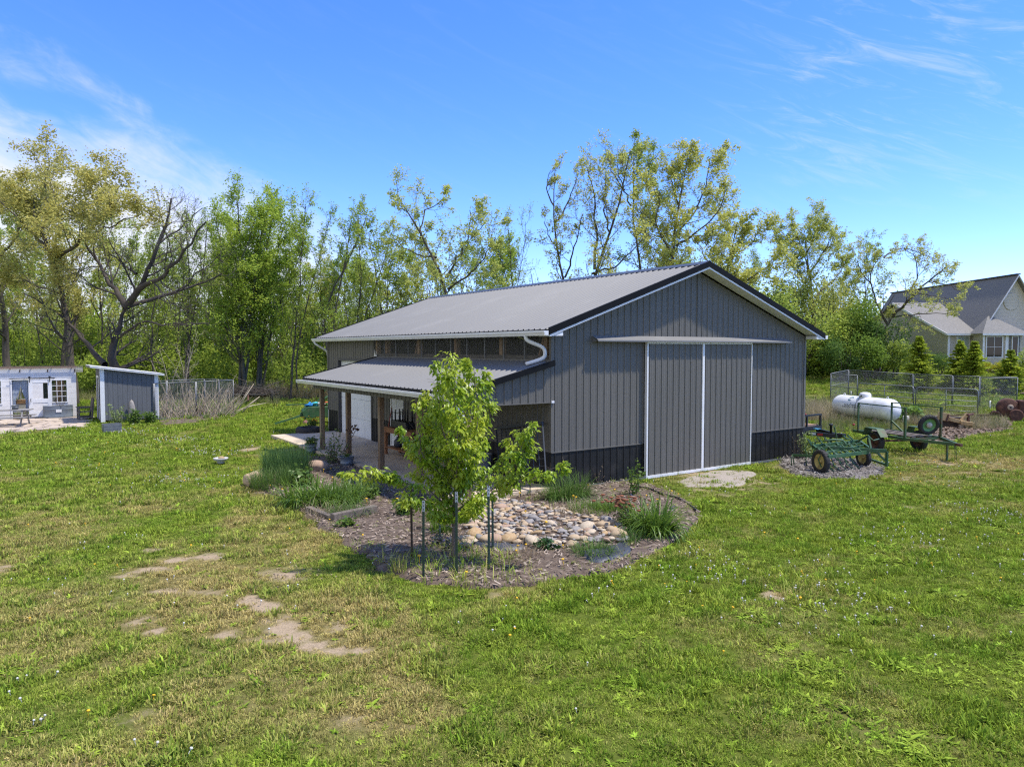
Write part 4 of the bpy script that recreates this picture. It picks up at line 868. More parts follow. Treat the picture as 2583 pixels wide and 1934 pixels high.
# leafy screen between barn and house
def bush_data(seed, c, rx, ry, h, n, leaf, stems=6, lobes=9):
    r = np.random.default_rng(seed); pts = []
    for k in range(lobes):
        a = r.uniform(0, 6.283); f = r.uniform(.2, .72); lc = np.array([math.cos(a) * rx * f, math.sin(a) * ry * f, h * r.uniform(.32, .78)]); lr = np.array([rx, ry, h * .45]) * r.uniform(.32, .5)
        q = norm(r.normal(0, 1, (n // lobes, 3))) * (r.uniform(.25, 1, (n // lobes, 1)) ** .5) * lr + lc; pts.append(q[q[:, 2] > .03])
    q = np.concatenate(pts); q = q * (1 + r.normal(0, .06, q.shape)); lv = diamonds(r, q + np.array(c), leaf, .6, .7, .1)
    b = np.tile(np.array(c, float), (stems, 1)) + np.c_[r.normal(0, rx * .12, stems), r.normal(0, ry * .12, stems), np.zeros(stems)]
    d = np.c_[r.normal(0, .45, stems), r.normal(0, .45, stems), np.ones(stems)]; p = grow(r, b, d, h * r.uniform(.6, .9, stems), 6, .12, .1)
    return tubes(p, np.linspace(1, .3, 6)[None] * np.full((stems, 1), .02 + .008 * h), 5), lv
def bush(name, seed, px, y, rx, h, n, leaf, lm, label, ry=None, group=None, cat='shrub', wm=bark):
    p = D(px, 900, y); c = (p.x, y, float(terrain(p.x, y)) - .04); return plant_tree(name, c, bush_data(seed, c, rx, ry or rx, h, n, leaf), wm, lm, label, cat, group)
bush('leafy_tree', 31, 2085, 59, 2.9, 6.2, 4200, .20, mid_g, 'bushy mid-green tree just right of the barn', cat='tree', group='leafy screen right of the barn')
bush('leafy_tree', 32, 2150, 60, 2.9, 6.6, 4400, .20, bush_g, 'dense dark green tree left of the house', cat='tree', group='leafy screen right of the barn')
bush('leafy_tree', 33, 2222, 58, 2.3, 5.0, 3800, .19, dark_g, 'dark rounded tree touching the house wall', cat='tree', group='leafy screen right of the barn')
bush('leafy_tree', 34, 2030, 58, 2.4, 5.6, 3600, .20, mid_g, 'fresh green tree hugging the barn corner', cat='tree', group='leafy screen right of the barn')
bush('leafy_shrub', 35, 2120, 56, 2.0, 3.6, 2800, .17, dark_g, 'low dark shrub in front of the leafy screen', group='leafy screen right of the barn')
bush('leafy_shrub', 36, 2192, 56, 2.0, 3.8, 2800, .17, bush_g, 'low green shrub below the spreading oak', group='leafy screen right of the barn')
bush('leafy_shrub', 39, 2262, 57, 1.6, 3.2, 2400, .17, mid_g, 'soft green shrub below the spreading oak at the house wall', group='leafy screen right of the barn')
bush('leafy_tree', 37, 1930, 56, 3.0, 8.5, 5200, .24, mid_g, 'tall green tree filling the gap behind the roof slope', cat='tree', group='leafy screen right of the barn')
bush('leafy_tree', 38, 1790, 58, 3.0, 8.8, 5200, .24, mid_g, 'tall green tree low behind the roof peak', cat='tree', group='leafy screen right of the barn')
for k, (px, y, rx, h, lm, lab) in enumerate(((1850, 60, 3.2, 9.6, oak_yel, 'full yellow-green tree low over the right roof slope'), (1985, 62, 3.4, 9.0, oak_lime, 'full lime tree between the barn eave and the broad oak'), (2100, 63, 3.2, 8.8, oak_yel, 'rounded yellow tree left of the spreading oak'), (1710, 62, 3.0, 8.6, oak_lime, 'low lime tree just behind the roof peak'),
        (60, 64, 3.0, 8.6, mid_g, 'leafy tree filling the gap over the garden house'), (245, 66, 3.0, 9.0, maple_g, 'leafy tree filling the gap behind the old oak'), (415, 65, 3.0, 8.6, mid_g, 'leafy tree in the gap above the kennel'), (555, 64, 2.8, 9.2, maple_g, 'leafy tree left behind the green maples'), (745, 66, 3.0, 9.4, maple_g, 'leafy tree right behind the green maples'), (880, 65, 3.0, 9.0, mid_g, 'leafy tree above the far barn corner'), (1020, 66, 3.2, 9.6, mid_g, 'leafy tree over the far half of the eave'), (1215, 65, 3.0, 9.0, maple_g, 'leafy tree right of the leaning lime oak'), (1345, 66, 2.8, 8.8, mid_g, 'leafy tree low over the middle of the ridge'), (1500, 64, 2.8, 9.0, maple_g, 'leafy tree low among the crooked tall trees'))):
    bush('leafy_tree', 700 + k, px, y, rx, h, 4200, .20, lm, lab, cat='tree', group='leafy trees filling the wood')
# woods further back: trunks one can tell apart, built from four kinds and copied
def wood_trees():
    kinds = []
    specs = [(101, 14, .12, mid_g, 4), (102, 12, .10, maple_g, 5), (103, 13, .11, mid_g, 3), (104, 11, .09, oak_lime, 4), (105, 15, .14, oak_yel, 4)]
    for sd, h, r0, lm, lv in specs:
        r = random.Random(sd); top = (r.uniform(-1.2, 1.2), r.uniform(-1, 1), h * .92)
        g = [([(0, 0, 0), (r.uniform(-.3, .3), 0, h * .4), top], r0, r0 * .25)]
        for k in range(3):
            a = r.uniform(0, 6.28); z = h * r.uniform(.35, .6); q = r.uniform(1.2, 2.2); g.append(([(0, 0, z), (math.cos(a) * q * .6, math.sin(a) * q * .6, z + h * .18), (math.cos(a) * q, math.sin(a) * q, z + h * .38)], r0 * .5, r0 * .14))
        w, l = tree_meshes(sd, g, h, l1=(8, .3, .15), l2=5, l3=4, leaves=lv*2+3, leaf=.22, twig_r=.012, up=(.14, .12, .06), ang=(.45, .95), leafless=.15, spread=.13)
        kinds.append((fast_mesh('trunk', *w, smooth_shade=True), fast_mesh('crown', *l), lm))
    spots = [(-60, 60), (40, 62), (105, 58), (205, 63), (255, 57), (335, 60), (415, 64), (445, 57), (515, 61), (560, 66), (590, 59), (700, 62), (735, 57), (790, 66), (815, 60), (880, 61), (935, 66), (975, 58), (1020, 62), (1060, 67), (1200, 60), (1240, 64), (1350, 62), (1370, 68), (1545, 63), (1660, 66), (1760, 61), (1880, 66), (1960, 62), (2110, 70), (2180, 66), (640, 70), (300, 68), (130, 72), (-20, 70), (480, 73), (850, 73), (1120, 72)]
    zones = [(0, 'cut by the left picture edge'), (130, 'above the white garden house'), (230, 'beside the golden oak trunk'), (330, 'behind the old half-bare oak'), (460, 'above the chain-link kennel'), (600, 'just left of the green maples'), (700, 'behind the green maples'), (800, 'above the farm cart'), (900, 'at the far barn corner'), (1000, 'over the far end of the barn eave'), (1150, 'behind the leaning lime oak'), (1300, 'over the middle of the roof ridge'), (1500, 'behind the crooked tall trees'), (1800, 'behind the roof peak'), (2050, 'over the right roof slope'), (9999, 'behind the spreading oak')]
    ordw = ['first', 'second', 'third', 'fourth', 'fifth', 'sixth']; wlab = {}; cnt = {}
    for i in sorted(range(len(spots)), key=lambda i: spots[i][0]):
        z = next(w for lim, w in zones if spots[i][0] < lim); k = cnt.get(z, 0); cnt[z] = k + 1; wlab[i] = '%s thin woodland tree from the left %s' % (ordw[k], z)
    for i, (px, y) in enumerate(spots):
        tm, cm, lm = kinds[i % 5]; r = random.Random(900 + i); s = r.uniform(.8, 1.12)
        if px > 1320: s *= .78
        p = D(px, 900, y); e = empty('woodland_tree', (p.x, y, float(terrain(p.x, y)) - .05), r.uniform(0, 6.28), wlab[i], 'tree', 'thin trees deep in the wood')
        e.scale = (s * r.uniform(.9, 1.1), s, s); obj('trunk', tm, bark if i % 3 else bark_moss, e); obj('crown', cm, lm, e)
wood_trees()
# undergrowth below the trees: one leafy mass, and a far wood behind it
def undergrowth():
    r = np.random.default_rng(44); C = []; SV = []; SQ = []; off = 0
    for i in range(410):
        px = r.uniform(-250, 1300) if i < 340 else r.uniform(1300, 2200); y = r.uniform(51, 76) if i < 340 else r.uniform(57, 74); p = D(px, 900, y); h = r.uniform(1.0, 3.6) + (y - 51) * .21; rx = r.uniform(.8, 1.9)
        n = int(330 + 90 * h); q = norm(r.normal(0, 1, (n, 3))) * (r.uniform(.1, 1, (n, 1)) ** .5) * np.array([rx, rx, h * .55]) + np.array([0, 0, h * .5])
        q = q[q[:, 2] > .05]; C.append(q + np.array([p.x, y, float(terrain(p.x, y))]))
        if i % 2 == 0:
            st = 3; b = np.tile([p.x, y, 0.0], (st, 1)) + r.normal(0, .3, (st, 3)) * [1, 1, 0]; pt = grow(r, b, np.c_[r.normal(0, .25, (st, 2)), np.ones(st)], h * r.uniform(.9, 1.9, st), 6, .1, .12)
            v, qq = tubes(pt, np.linspace(1, .3, 6)[None] * r.uniform(.015, .04, (st, 1)), 4); SV.append(v); SQ.append(qq + off); off += len(v)
    C = np.concatenate(C); v, q = diamonds(r, C, .21, .6, .7)
    o = obj('undergrowth', fast_mesh('undergrowth', v, q), leaf_mat('undergrowth_leaf', (0.42, 0.50, 0.075, 1), (0.26, 0.35, 0.055, 1), .5, .7, .1, c3=(0.20, 0.28, 0.05, 1), coordnoise=.22)); tag(o, 'green leafy undergrowth along the wood edge', 'undergrowth', kind='stuff')
    o = obj('thicket_stems', fast_mesh('thicket_stems', np.concatenate(SV), np.concatenate(SQ)), bark); tag(o, 'thin stems of the undergrowth thicket', 'undergrowth', kind='stuff')
    # far wood: leaves and trunks reading as one mass
    n = 42000; x = r.uniform(-95, 75, n); y = r.uniform(82, 112, n); h = 7.5 + 4.5 * fbm(x * .12, y * .12, 4, 3) - 2.0 * (x > 20); z = h * r.uniform(0, 1, n) ** 1.2
    k = fbm(x * .3, z * .45 + y, 8, 3) > .40; v, q = diamonds(r, np.stack([x, y, z + terrain(x, y)], 1)[k], .42, .6, .75)
    nt = 150; tx = r.uniform(-95, 18, nt); ty = r.uniform(80, 110, nt); pt = grow(r, np.stack([tx, ty, terrain(tx, ty)], 1), np.c_[r.normal(0, .08, (nt, 2)), np.ones(nt)], r.uniform(8, 13, nt), 7, .04, .05)
    o = obj('far_wood', fast_mesh('far_wood', v, q), leaf_mat('far_leaf', (0.36, 0.42, 0.11, 1), (0.25, 0.31, 0.08, 1), .5, .7, .1)); tag(o, 'distant green wood behind the trees', 'wood', kind='stuff')
    v, q = tubes(pt, np.linspace(1, .25, 7)[None] * r.uniform(.10, .22, (nt, 1)), 5); o = obj('far_trunks', fast_mesh('far_trunks', v, q), bark); tag(o, 'distant trunks of the far wood', 'wood', kind='stuff')
undergrowth()
print('tree tris', TREE_TRIS[0])

# ------------------------------------------------------------------ pear tree with its stakes
def pear():
    y = 11.62; b = tuple(G(1145, 1411)); r = np.random.default_rng(77)
    g = [([b] + A3(y, (1148, 1300), (1150, 1180), (1148, 1050), (1138, 950)) + [tuple(D(1135, 896, y))], .062, .010)]
    for pts in ([(1150,1270),(1100,1180,.15),(1085,1080,.2),(1080,990,.2)], [(1150,1270),(1195,1190,-.2),(1205,1090,-.25),(1200,960,-.2),(1190,905,-.2)], [(1150,1220),(1120,1100,-.3),(1100,960,-.35),(1105,910,-.35)], [(1150,1200),(1180,1080,.3),(1172,960,.3),(1160,905,.3)],
                [(1150,1250),(1215,1160,.3),(1228,1040,.4),(1222,940,.4)], [(1148,1290),(1240,1240,-.2),(1300,1180,-.3),(1325,1100,-.35),(1345,1065,-.35)], [(1240,1240,-.2),(1330,1215,-.4),(1380,1195,-.5),(1420,1165,-.55)], [(1148,1300),(1080,1230,-.2),(1010,1205,-.35),(960,1200,-.4)], [(1010,1205,-.35),(920,1195,-.5),(868,1190,-.55)],
                [(1148,1280),(1070,1200,.3),(1030,1120,.4),(1015,1080,.4)], [(1150,1290),(1210,1260,.35),(1270,1170,.5),(1290,1110,.5)], [(1148,1310),(1090,1290,-.4),(1040,1265,-.6),(1010,1240,-.7)], [(1148,1300),(1190,1290,-.45),(1215,1250,-.6)], [(1300,1180,-.3),(1320,1130,-.2),(1310,1090,-.2)], [(1148,1230),(1060,1150,-.1),(1055,1060,-.15),(1060,1000,-.15)], [(1148,1240),(1160,1130,-.5),(1150,1020,-.55),(1140,930,-.5)], [(1148,1250),(1130,1140,.5),(1125,1030,.55),(1120,950,.5)]):
        g.append((A3(y, *pts), .021, .006))
    for k in range(len(g)): 
        if k: g[k] = (g[k][0], g[k][1], .004)
    w, _ = tree_meshes(78, g, 3.3, l1=(11, .2, .055), l2=3, l3=2, leaves=0, up=(.12, .08, .04), gnarl=.10, twig_r=.003, ang=(.5, 1.0))
    # leaves: folded pear leaves hanging in sprays along every shoot
    r2 = np.random.default_rng(79); C = []; Dn = []
    for gi, (pts, _, _) in enumerate(g):
        q = resample(pts, 40, r2, .01); L = np.linalg.norm(np.diff(q, axis=0), axis=1).sum(); n = int(L * (240 if gi in (6, 7, 8, 9) else 320)); t = r2.uniform(.22 if gi == 0 else .10, 1, n); f = t * 39; i = np.minimum(f.astype(int), 38); p = q[i] * (1 - (f - i))[:, None] + q[i + 1] * (f - i)[:, None]
        if gi == 0: p = p[p[:, 2] > 1.0]; n = len(p); t = t[:n]
        sp = .026 + .055 * np.sin(np.clip(t[:n], 0, 1) * 3.0); cl = np.floor(f[:n] / 3.0).astype(int); offs = r2.normal(0, 1, (20, 3)); o = offs[cl % 20] * (sp * .9)[:, None] + r2.normal(0, 1, (n, 3)) * (sp * .75)[:, None]; o[:, 2] = o[:, 2] * .6
        C.append(p + o); Dn.append(norm(o * np.array([1, 1, .2]) + np.array([0, 0, -.03])))
    C = np.concatenate(C); Dn = np.concatenate(Dn); n = len(C)
    hd = norm(Dn + r2.normal(0, .45, (n, 3)) + np.array([0, 0, -.35])); sd = norm(np.cross(hd, np.array([0, 0, 1.0]) + r2.normal(0, .35, (n, 3)))); nr = np.cross(sd, hd); s = r2.uniform(.058, .108, n)[:, None]; w2 = s * r2.uniform(.24, .33, (n, 1)); dip = nr * w2 * .35; cur = np.array([0, 0, -1.0]) * s * .14
    V = np.stack([C, C + hd * s * .38 + sd * w2 + dip, C + hd * s * .42, C + hd * s * .38 - sd * w2 + dip, C + hd * s + cur], 1).reshape(-1, 3); k = np.arange(n)[:, None] * 5
    T = np.concatenate([k + [[0, 2, 1]], k + [[0, 3, 2]], k + [[1, 2, 4]], k + [[2, 3, 4]]])
    B = np.array(b); e = empty('pear_tree', b, 0, 'young pear tree with glossy bright green leaves in front of the porch', 'tree')
    obj('trunk', fast_mesh('trunk', w[0] - B, w[1], smooth_shade=True), bark_pear, e)
    obj('crown', fast_mesh('crown', V - B, None, T), leaf_mat('pear_leaf', (0.36, 0.48, 0.036, 1), (0.19, 0.32, 0.026, 1), .5, .34, .4, 1.6, (0.46, 0.53, 0.055, 1)), e)
    print('pear leaves', n)
pear()
def stakes():
    green = mat('post_green', (0.030, 0.062, 0.040, 1), .55, (0.020, 0.040, 0.028, 1), 8, dirt=(0.07, 0.05, 0.03, 1), dscale=6); rusty = mat('post_rusty', (0.060, 0.035, 0.024, 1), .8, (0.03, 0.02, 0.016, 1), 9); silver = mat('post_tip', (0.42, 0.44, 0.46, 1), .5)
    L = [(1039, 1409, 1232, rusty, 'rusty brown stake left of the pear trunk', 0), (1068, 1459, 1262, green, 'green studded stake at the bed edge, leftmost of the pale-tipped ones', 1), (1152, 1461, 1240, green, 'green stake standing directly in front of the pear trunk', 1), (1234, 1440, 1225, green, 'dark green stake right of the pear trunk in front of the rocks', 1), (1110, 1372, 1235, green, 'thin dark stake behind the pear trunk on the left', 0), (1243, 1395, 1240, green, 'dark stake touching the rocks right of the pear trunk', 0)]
    for px, pb, pt, m, lab, tip in L:
        b = G(px, pb); h = D(px, pt, b.y).z; e = empty('steel_stake', b, rnd.uniform(-.4, .4), lab, 'stake', 'stakes around the pear tree')
        t = MB(); t.box(-.019, -.003, -.1, .019, .003, h - .001); t.box(-.003, .003, -.1, .003, .026, h); 
        for k in range(int(h / .055)): t.box(-.006, -.010, .06 + k * .055, .006, -.003, .078 + k * .055)
        po = t.build('post', m, e); po.rotation_euler = (rnd.uniform(-.03, .03), rnd.uniform(-.03, .03), 0)
        if tip: t = MB(); t.box(-.0205, -.0045, h - .16, .0205, .0045, h + .002); q = t.build('pale_tip', silver, e); q.rotation_euler = po.rotation_euler
    for k, (a, b2) in enumerate((((1039, 1345), (1150, 1310)), ((1068, 1290), (1146, 1330)), ((1068, 1330), (1039, 1360)))):
        p, q = D(a[0], a[1], 11.3), D(b2[0], b2[1], 11.5); md = (p + q) / 2 - Vector((0, 0, .08)); t = MB(); t.tube([p, p.lerp(md, .6), md, q.lerp(md, .6), q], .004, 5)
        o = t.build('tie_string', mat('string', (0.45, 0.40, 0.30, 1), .9)); tag(o, ['sagging string from rusty stake to the pear trunk', 'tan string from pale-tipped stake to the pear trunk', 'short string between the two left stakes'][k], 'string', 'strings tying the pear tree')
stakes()
# ------------------------------------------------------------------ left yard
def window(parent, x0, x1, z0, z1, y, nx, nz, glass=clear_glass, fw=.05, name='window', depth=.05):
    """a window in a wall facing -y: frame, muntins, one pane per light"""
    f = MB(); f.box(x0, y - .03, z0, x0 + fw, y + depth, z1); f.box(x1 - fw, y - .03, z0, x1, y + depth, z1); f.box(x0 + fw, y - .03, z0, x1 - fw, y + depth, z0 + fw); f.box(x0 + fw, y - .03, z1 - fw, x1 - fw, y + depth, z1)
    w = f.build(name, white_trim, parent); m = MB(); ix0, ix1, iz0, iz1 = x0 + fw, x1 - fw, z0 + fw, z1 - fw
    for k in range(1, nx): xx = ix0 + (ix1 - ix0) * k / nx; m.box(xx - .013, y - .012, iz0, xx + .013, y + .02, iz1)
    for k in range(1, nz): zz = iz0 + (iz1 - iz0) * k / nz; m.box(ix0, y - .010, zz - .013, ix1, y + .018, zz + .013)
    if m.v: m.build('muntin', white_trim, w)
    for i in range(nx):
        for j in range(nz):
            a0, a1 = ix0 + (ix1 - ix0) * i / nx, ix0 + (ix1 - ix0) * (i + 1) / nx; b0, b1 = iz0 + (iz1 - iz0) * j / nz, iz0 + (iz1 - iz0) * (j + 1) / nz
            t = MB(); t.box(a0 + .001, y + .002, b0 + .001, a1 - .001, y + .006, b1 - .001); t.build('pane', glass, w)
    return w
def greenhouse():
    GR = Vector((-22.42, 36.85, 0)); e = empty('garden_house', GR, TH, 'white wooden garden house with barn-door rail and many-paned windows', 'shed')
    def X(x): return x
    def S(px): k = (px - CX) / FPX; return (k * GR.y - GR.x) / (UU.x - UU.y * k)
    R, L = 0.0, -6.4; W0, W1, D0, D1, S0, S1, V0, V1 = S(-24), S(3.5), S(28.3), S(69.4), S(70.1), S(128.3), S(126.5), S(169.3); yb = 3.6; H = 2.52
    wl = MB()
    def blk(x0, x1, z0, z1): 
        z = z0
        while z < z1 - .01:
            zz = min(z1, z + .305); wl.box(X(x0), 0, z, X(x1), .08, zz - .006); z = zz
    ops = [(W0, W1, .75, 1.95), (D0, D1, 0.0, 1.93), (V0, V1, .74, 1.93)]; xs = [L] + [v for o in ops for v in o[:2]] + [R]
    for i in range(0, len(xs), 2): blk(xs[i], xs[i + 1], .02, H)
    for a, b, z0, z1 in ops: blk(a, b, z1, H); (blk(a, b, .02, z0) if z0 > 0 else None)
    wl.build('front_wall', white_paint, e)
    t = MB(); t.box(X(R) - .08, .08, .02, X(R), yb, 2.3); t.build('side_wall', white_paint, e)
    t = MB(); t.box(X(L), .08, .02, X(L) + .08, yb, 2.3); t.build('side_wall', white_paint, e)
    # back wall: low boards with a row of windows
    t = MB(); t.box(X(L), yb, .02, X(R), yb + .08, .75); t.box(X(L), yb, 1.95, X(R), yb + .08, 2.2)
    for xx in (L + .1, -5.0, -3.75, -2.5, -1.25, -.05): t.box(X(xx) - .05, yb, .75, X(xx) + .05, yb + .08, 1.95)
    t.build('back_wall', white_paint, e)
    for a, b in ((-4.9, -3.85), (-3.65, -2.6), (-2.4, -1.35), (-1.15, -.12)): window(e, X(a), X(b), .76, 1.94, yb + .02, 2, 3, clear_glass, .04)
    window(e, W0, W1, .75, 1.95, 0, 2, 4); window(e, V0, V1, .74, 1.93, 0, 3, 4)
    f = MB(); f.box(D0 - .06, -.035, .02, D0, .09, 1.98); f.box(D1, -.035, .02, D1 + .05, .09, 1.98); f.box(D0, -.035, 1.93, D1, .09, 1.98); f.build('door_frame', white_trim, e)
    # curtains drawn aside
    cm = mat('curtain_grey', (0.36, 0.41, 0.46, 1), .9)
    for sx in (0, 1):
        t = MB(); n = 14; vs = []
        for k in range(n + 1):
            q = k / n
            for z, sp in ((1.9, .40), (1.3, .27), (.95, .13), (.35, .14)):
                xx = (D0 + .01 + q * sp) if sx == 0 else (D1 - .01 - q * sp * .85); vs.append((X(xx), .14 + .022 * math.sin(k * 2.2), z))
        t.add(vs, [(4*k + j, 4*k + 4 + j, 4*k + 5 + j, 4*k + 1 + j) for k in range(n) for j in range(3)], True); t.build('curtain', cm, e)
    # sliding door hung on a black rail
    sd = MB(); x0, x1 = S0, S1
    for a, b, z0, z1 in ((x0, x0 + .16, .10, 1.93), (x1 - .16, x1, .10, 1.93), (x0 + .16, x1 - .16, .10, .34), (x0 + .16, x1 - .16, .78, .98), (x0 + .16, x1 - .16, 1.78, 1.93)): sd.box(a, -.10, z0, b, -.055, z1)
    d = sd.build('sliding_door', white_trim, e)
    t = MB(); t.box(x0 + .16, -.085, .34, x1 - .16, -.062, .78); t.box(x0 + .16, -.088, .98, x1 - .36, -.060, 1.78); t.build('door_panel', white_paint, d)
    for k in range(3): t = MB(); z = .985 + k * .265; t.box(x1 - .355, -.08, z, x1 - .165, -.07, z + .255); t.build('door_pane', dark_glass, d)
    t = MB(); t.tube([(x0 + .08, -.11, .80), (x0 + .08, -.15, .82), (x0 + .08, -.15, .98), (x0 + .08, -.11, 1.0)], .012, 6); t.build('handle', black_iron, d)
    t = MB(); t.box(S(22.4), -.125, 1.99, S(138), -.113, 2.03); 
    for xx in (S(30), S(60), S(100), S(134)): t.box(xx, -.113, 2.0, xx + .02, -.0, 2.02)
    rl = t.build('door_rail', black_iron, e)
    for xx in (S(73), S(124)):
        t = MB(); t.lathe([(.045, -.16), (.05, -.15), (.05, -.135), (.045, -.126)], (X(xx), 0, 2.065), 14, 'y'); t.box(X(xx) - .018, -.150, 1.80, X(xx) + .018, -.140, 2.07); t.build('door_hanger', black_iron, e)
    # roof: wood fascia, rafters, corrugated sheet
    wf = mat('roof_edge_wood', (0.38, 0.24, 0.16, 1), .8, (0.28, 0.19, 0.13, 1), 6, stretch=(1, 8, 8))
    t = MB(); t.box(X(L) - .1, -.14, 2.50, X(R) + .05, -.10, 2.59); t.build('roof_fascia', wf, e)
    for k in range(8):
        xx = L + .2 + k * .86; t = MB(); t.bar((X(xx), -.10, 2.53), (X(xx), yb + .2, 2.24), .04, .09); t.build('rafter', wf, e)
    for xx in (S(49.5), S(120), S(188)): t = MB(); t.box(X(xx) - .02, -.05, 2.30, X(xx) + .02, -.001, 2.44); t.build('bracket', rust, e)
    for k in range(4): t = MB(); z = 2.30 + k * .065; t.box(X(R) + .002, -.18, z, X(R) + .30, -.12, z + .035); t.build('eave_slat', mat('eave_slat', (0.50, 0.45, 0.40, 1), .8), e)
    t = MB(); vs = []; n = 170
    for k in range(n + 1):
        xx = X(L) - .15 + (R - L + .5) * k / n; q = .018 * (1 if k % 2 else -1); vs += [(xx, -.22, 2.635 + q), (xx, yb + .25, 2.33 + q)]
    t.add(vs, [(2*k, 2*k + 2, 2*k + 3, 2*k + 1) for k in range(n)]); t.build('corrugated_roof', glass_mat('roof_plastic', (0.45, 0.44, 0.41, 1), .45, .4), e)
    M = Matrix.Translation(GR) @ Matrix.Rotation(TH, 4, 'Z')
    t = MB(); t.box(D0 - .1, 1.2, .62, D1 + .3, 1.9, .68)
    for xx in (D0 - .05, D1 + .2): t.box(xx, 1.25, .02, xx + .06, 1.85, .62)
    tb = t.build('potting_table', old_wood); tb.location = GR; tb.rotation_euler = (0, 0, TH); tag(tb, 'brown potting table inside the white garden house doorway', 'table')
    for k, (dx, z, ln, h, a) in enumerate([(.02, .68, .8, .07, .15), (.05, .75, .7, .06, -.1), (.1, .81, .55, .06, .22)]):
        t = MB(); t.box(-ln / 2, -.12, 0, ln / 2, .12, h); q = t.build('plank', stud_wood, None); q.location = M @ Vector(((D0 + D1) / 2 + dx, 1.5, z + .002)); q.rotation_euler = (0, 0, TH + a * .3)
        tag(q, ['lowest plank of the pile on the potting table', 'middle plank of the pile on the potting table', 'topmost short plank of the pile on the potting table'][k], 'plank', 'planks on the potting table')
    t = MB(); t.box(V1 - .45, 2.6, .02, V1 - .05, 2.68, 1.75); q = t.build('leaning_board', stud_wood, None); q.location = GR; q.rotation_euler = (0, 0, TH); tag(q, 'orange-brown board leaning inside the right window', 'board')
greenhouse()

def patio():
    base = cover('stone_patio', PATIO, mat('patio_soil', (0.20, 0.165, 0.12, 1), .95, (0.13, 0.11, 0.07, 1), 6, coord='World'), 'flagstone patio in front of the white garden house', base=-.02, amp=.01, cell=.15, seed=12)
    r = random.Random(3); P = np.array(PATIO); x0, y0 = P.min(0); x1, y1 = P.max(0); s = .62; n = 0
    yy = y0
    while yy < y1:
        xx = x0 + r.uniform(0, .4)
        while xx < x1:
            cx, cy = xx + r.uniform(-.1, .1), yy + r.uniform(-.12, .12)
            if bool(inside(PATIO, np.array([cx]), np.array([cy]))[0]) and not ((Vector((cx, cy, 0)) - Vector((-22.42, 36.85, 0))).dot(VV) > -.3):
                k = r.randint(5, 7); a0 = r.uniform(0, 6); poly = []
                for j in range(k):
                    a = a0 + 6.283 * j / k + r.uniform(-.25, .25); q = r.uniform(.27, .37); poly.append((math.cos(a) * q * 1.1, math.sin(a) * q))
                t = MB(); h = r.uniform(.0, .02); t.prism(poly, -.04, .012 + h); o = t.build('flagstone', flag_m, base, bevel=.008); o.location = (cx, cy, 0); n += 1
            xx += s * r.uniform(.85, 1.2)
        yy += s * .88
    print('flagstones', n)
patio()

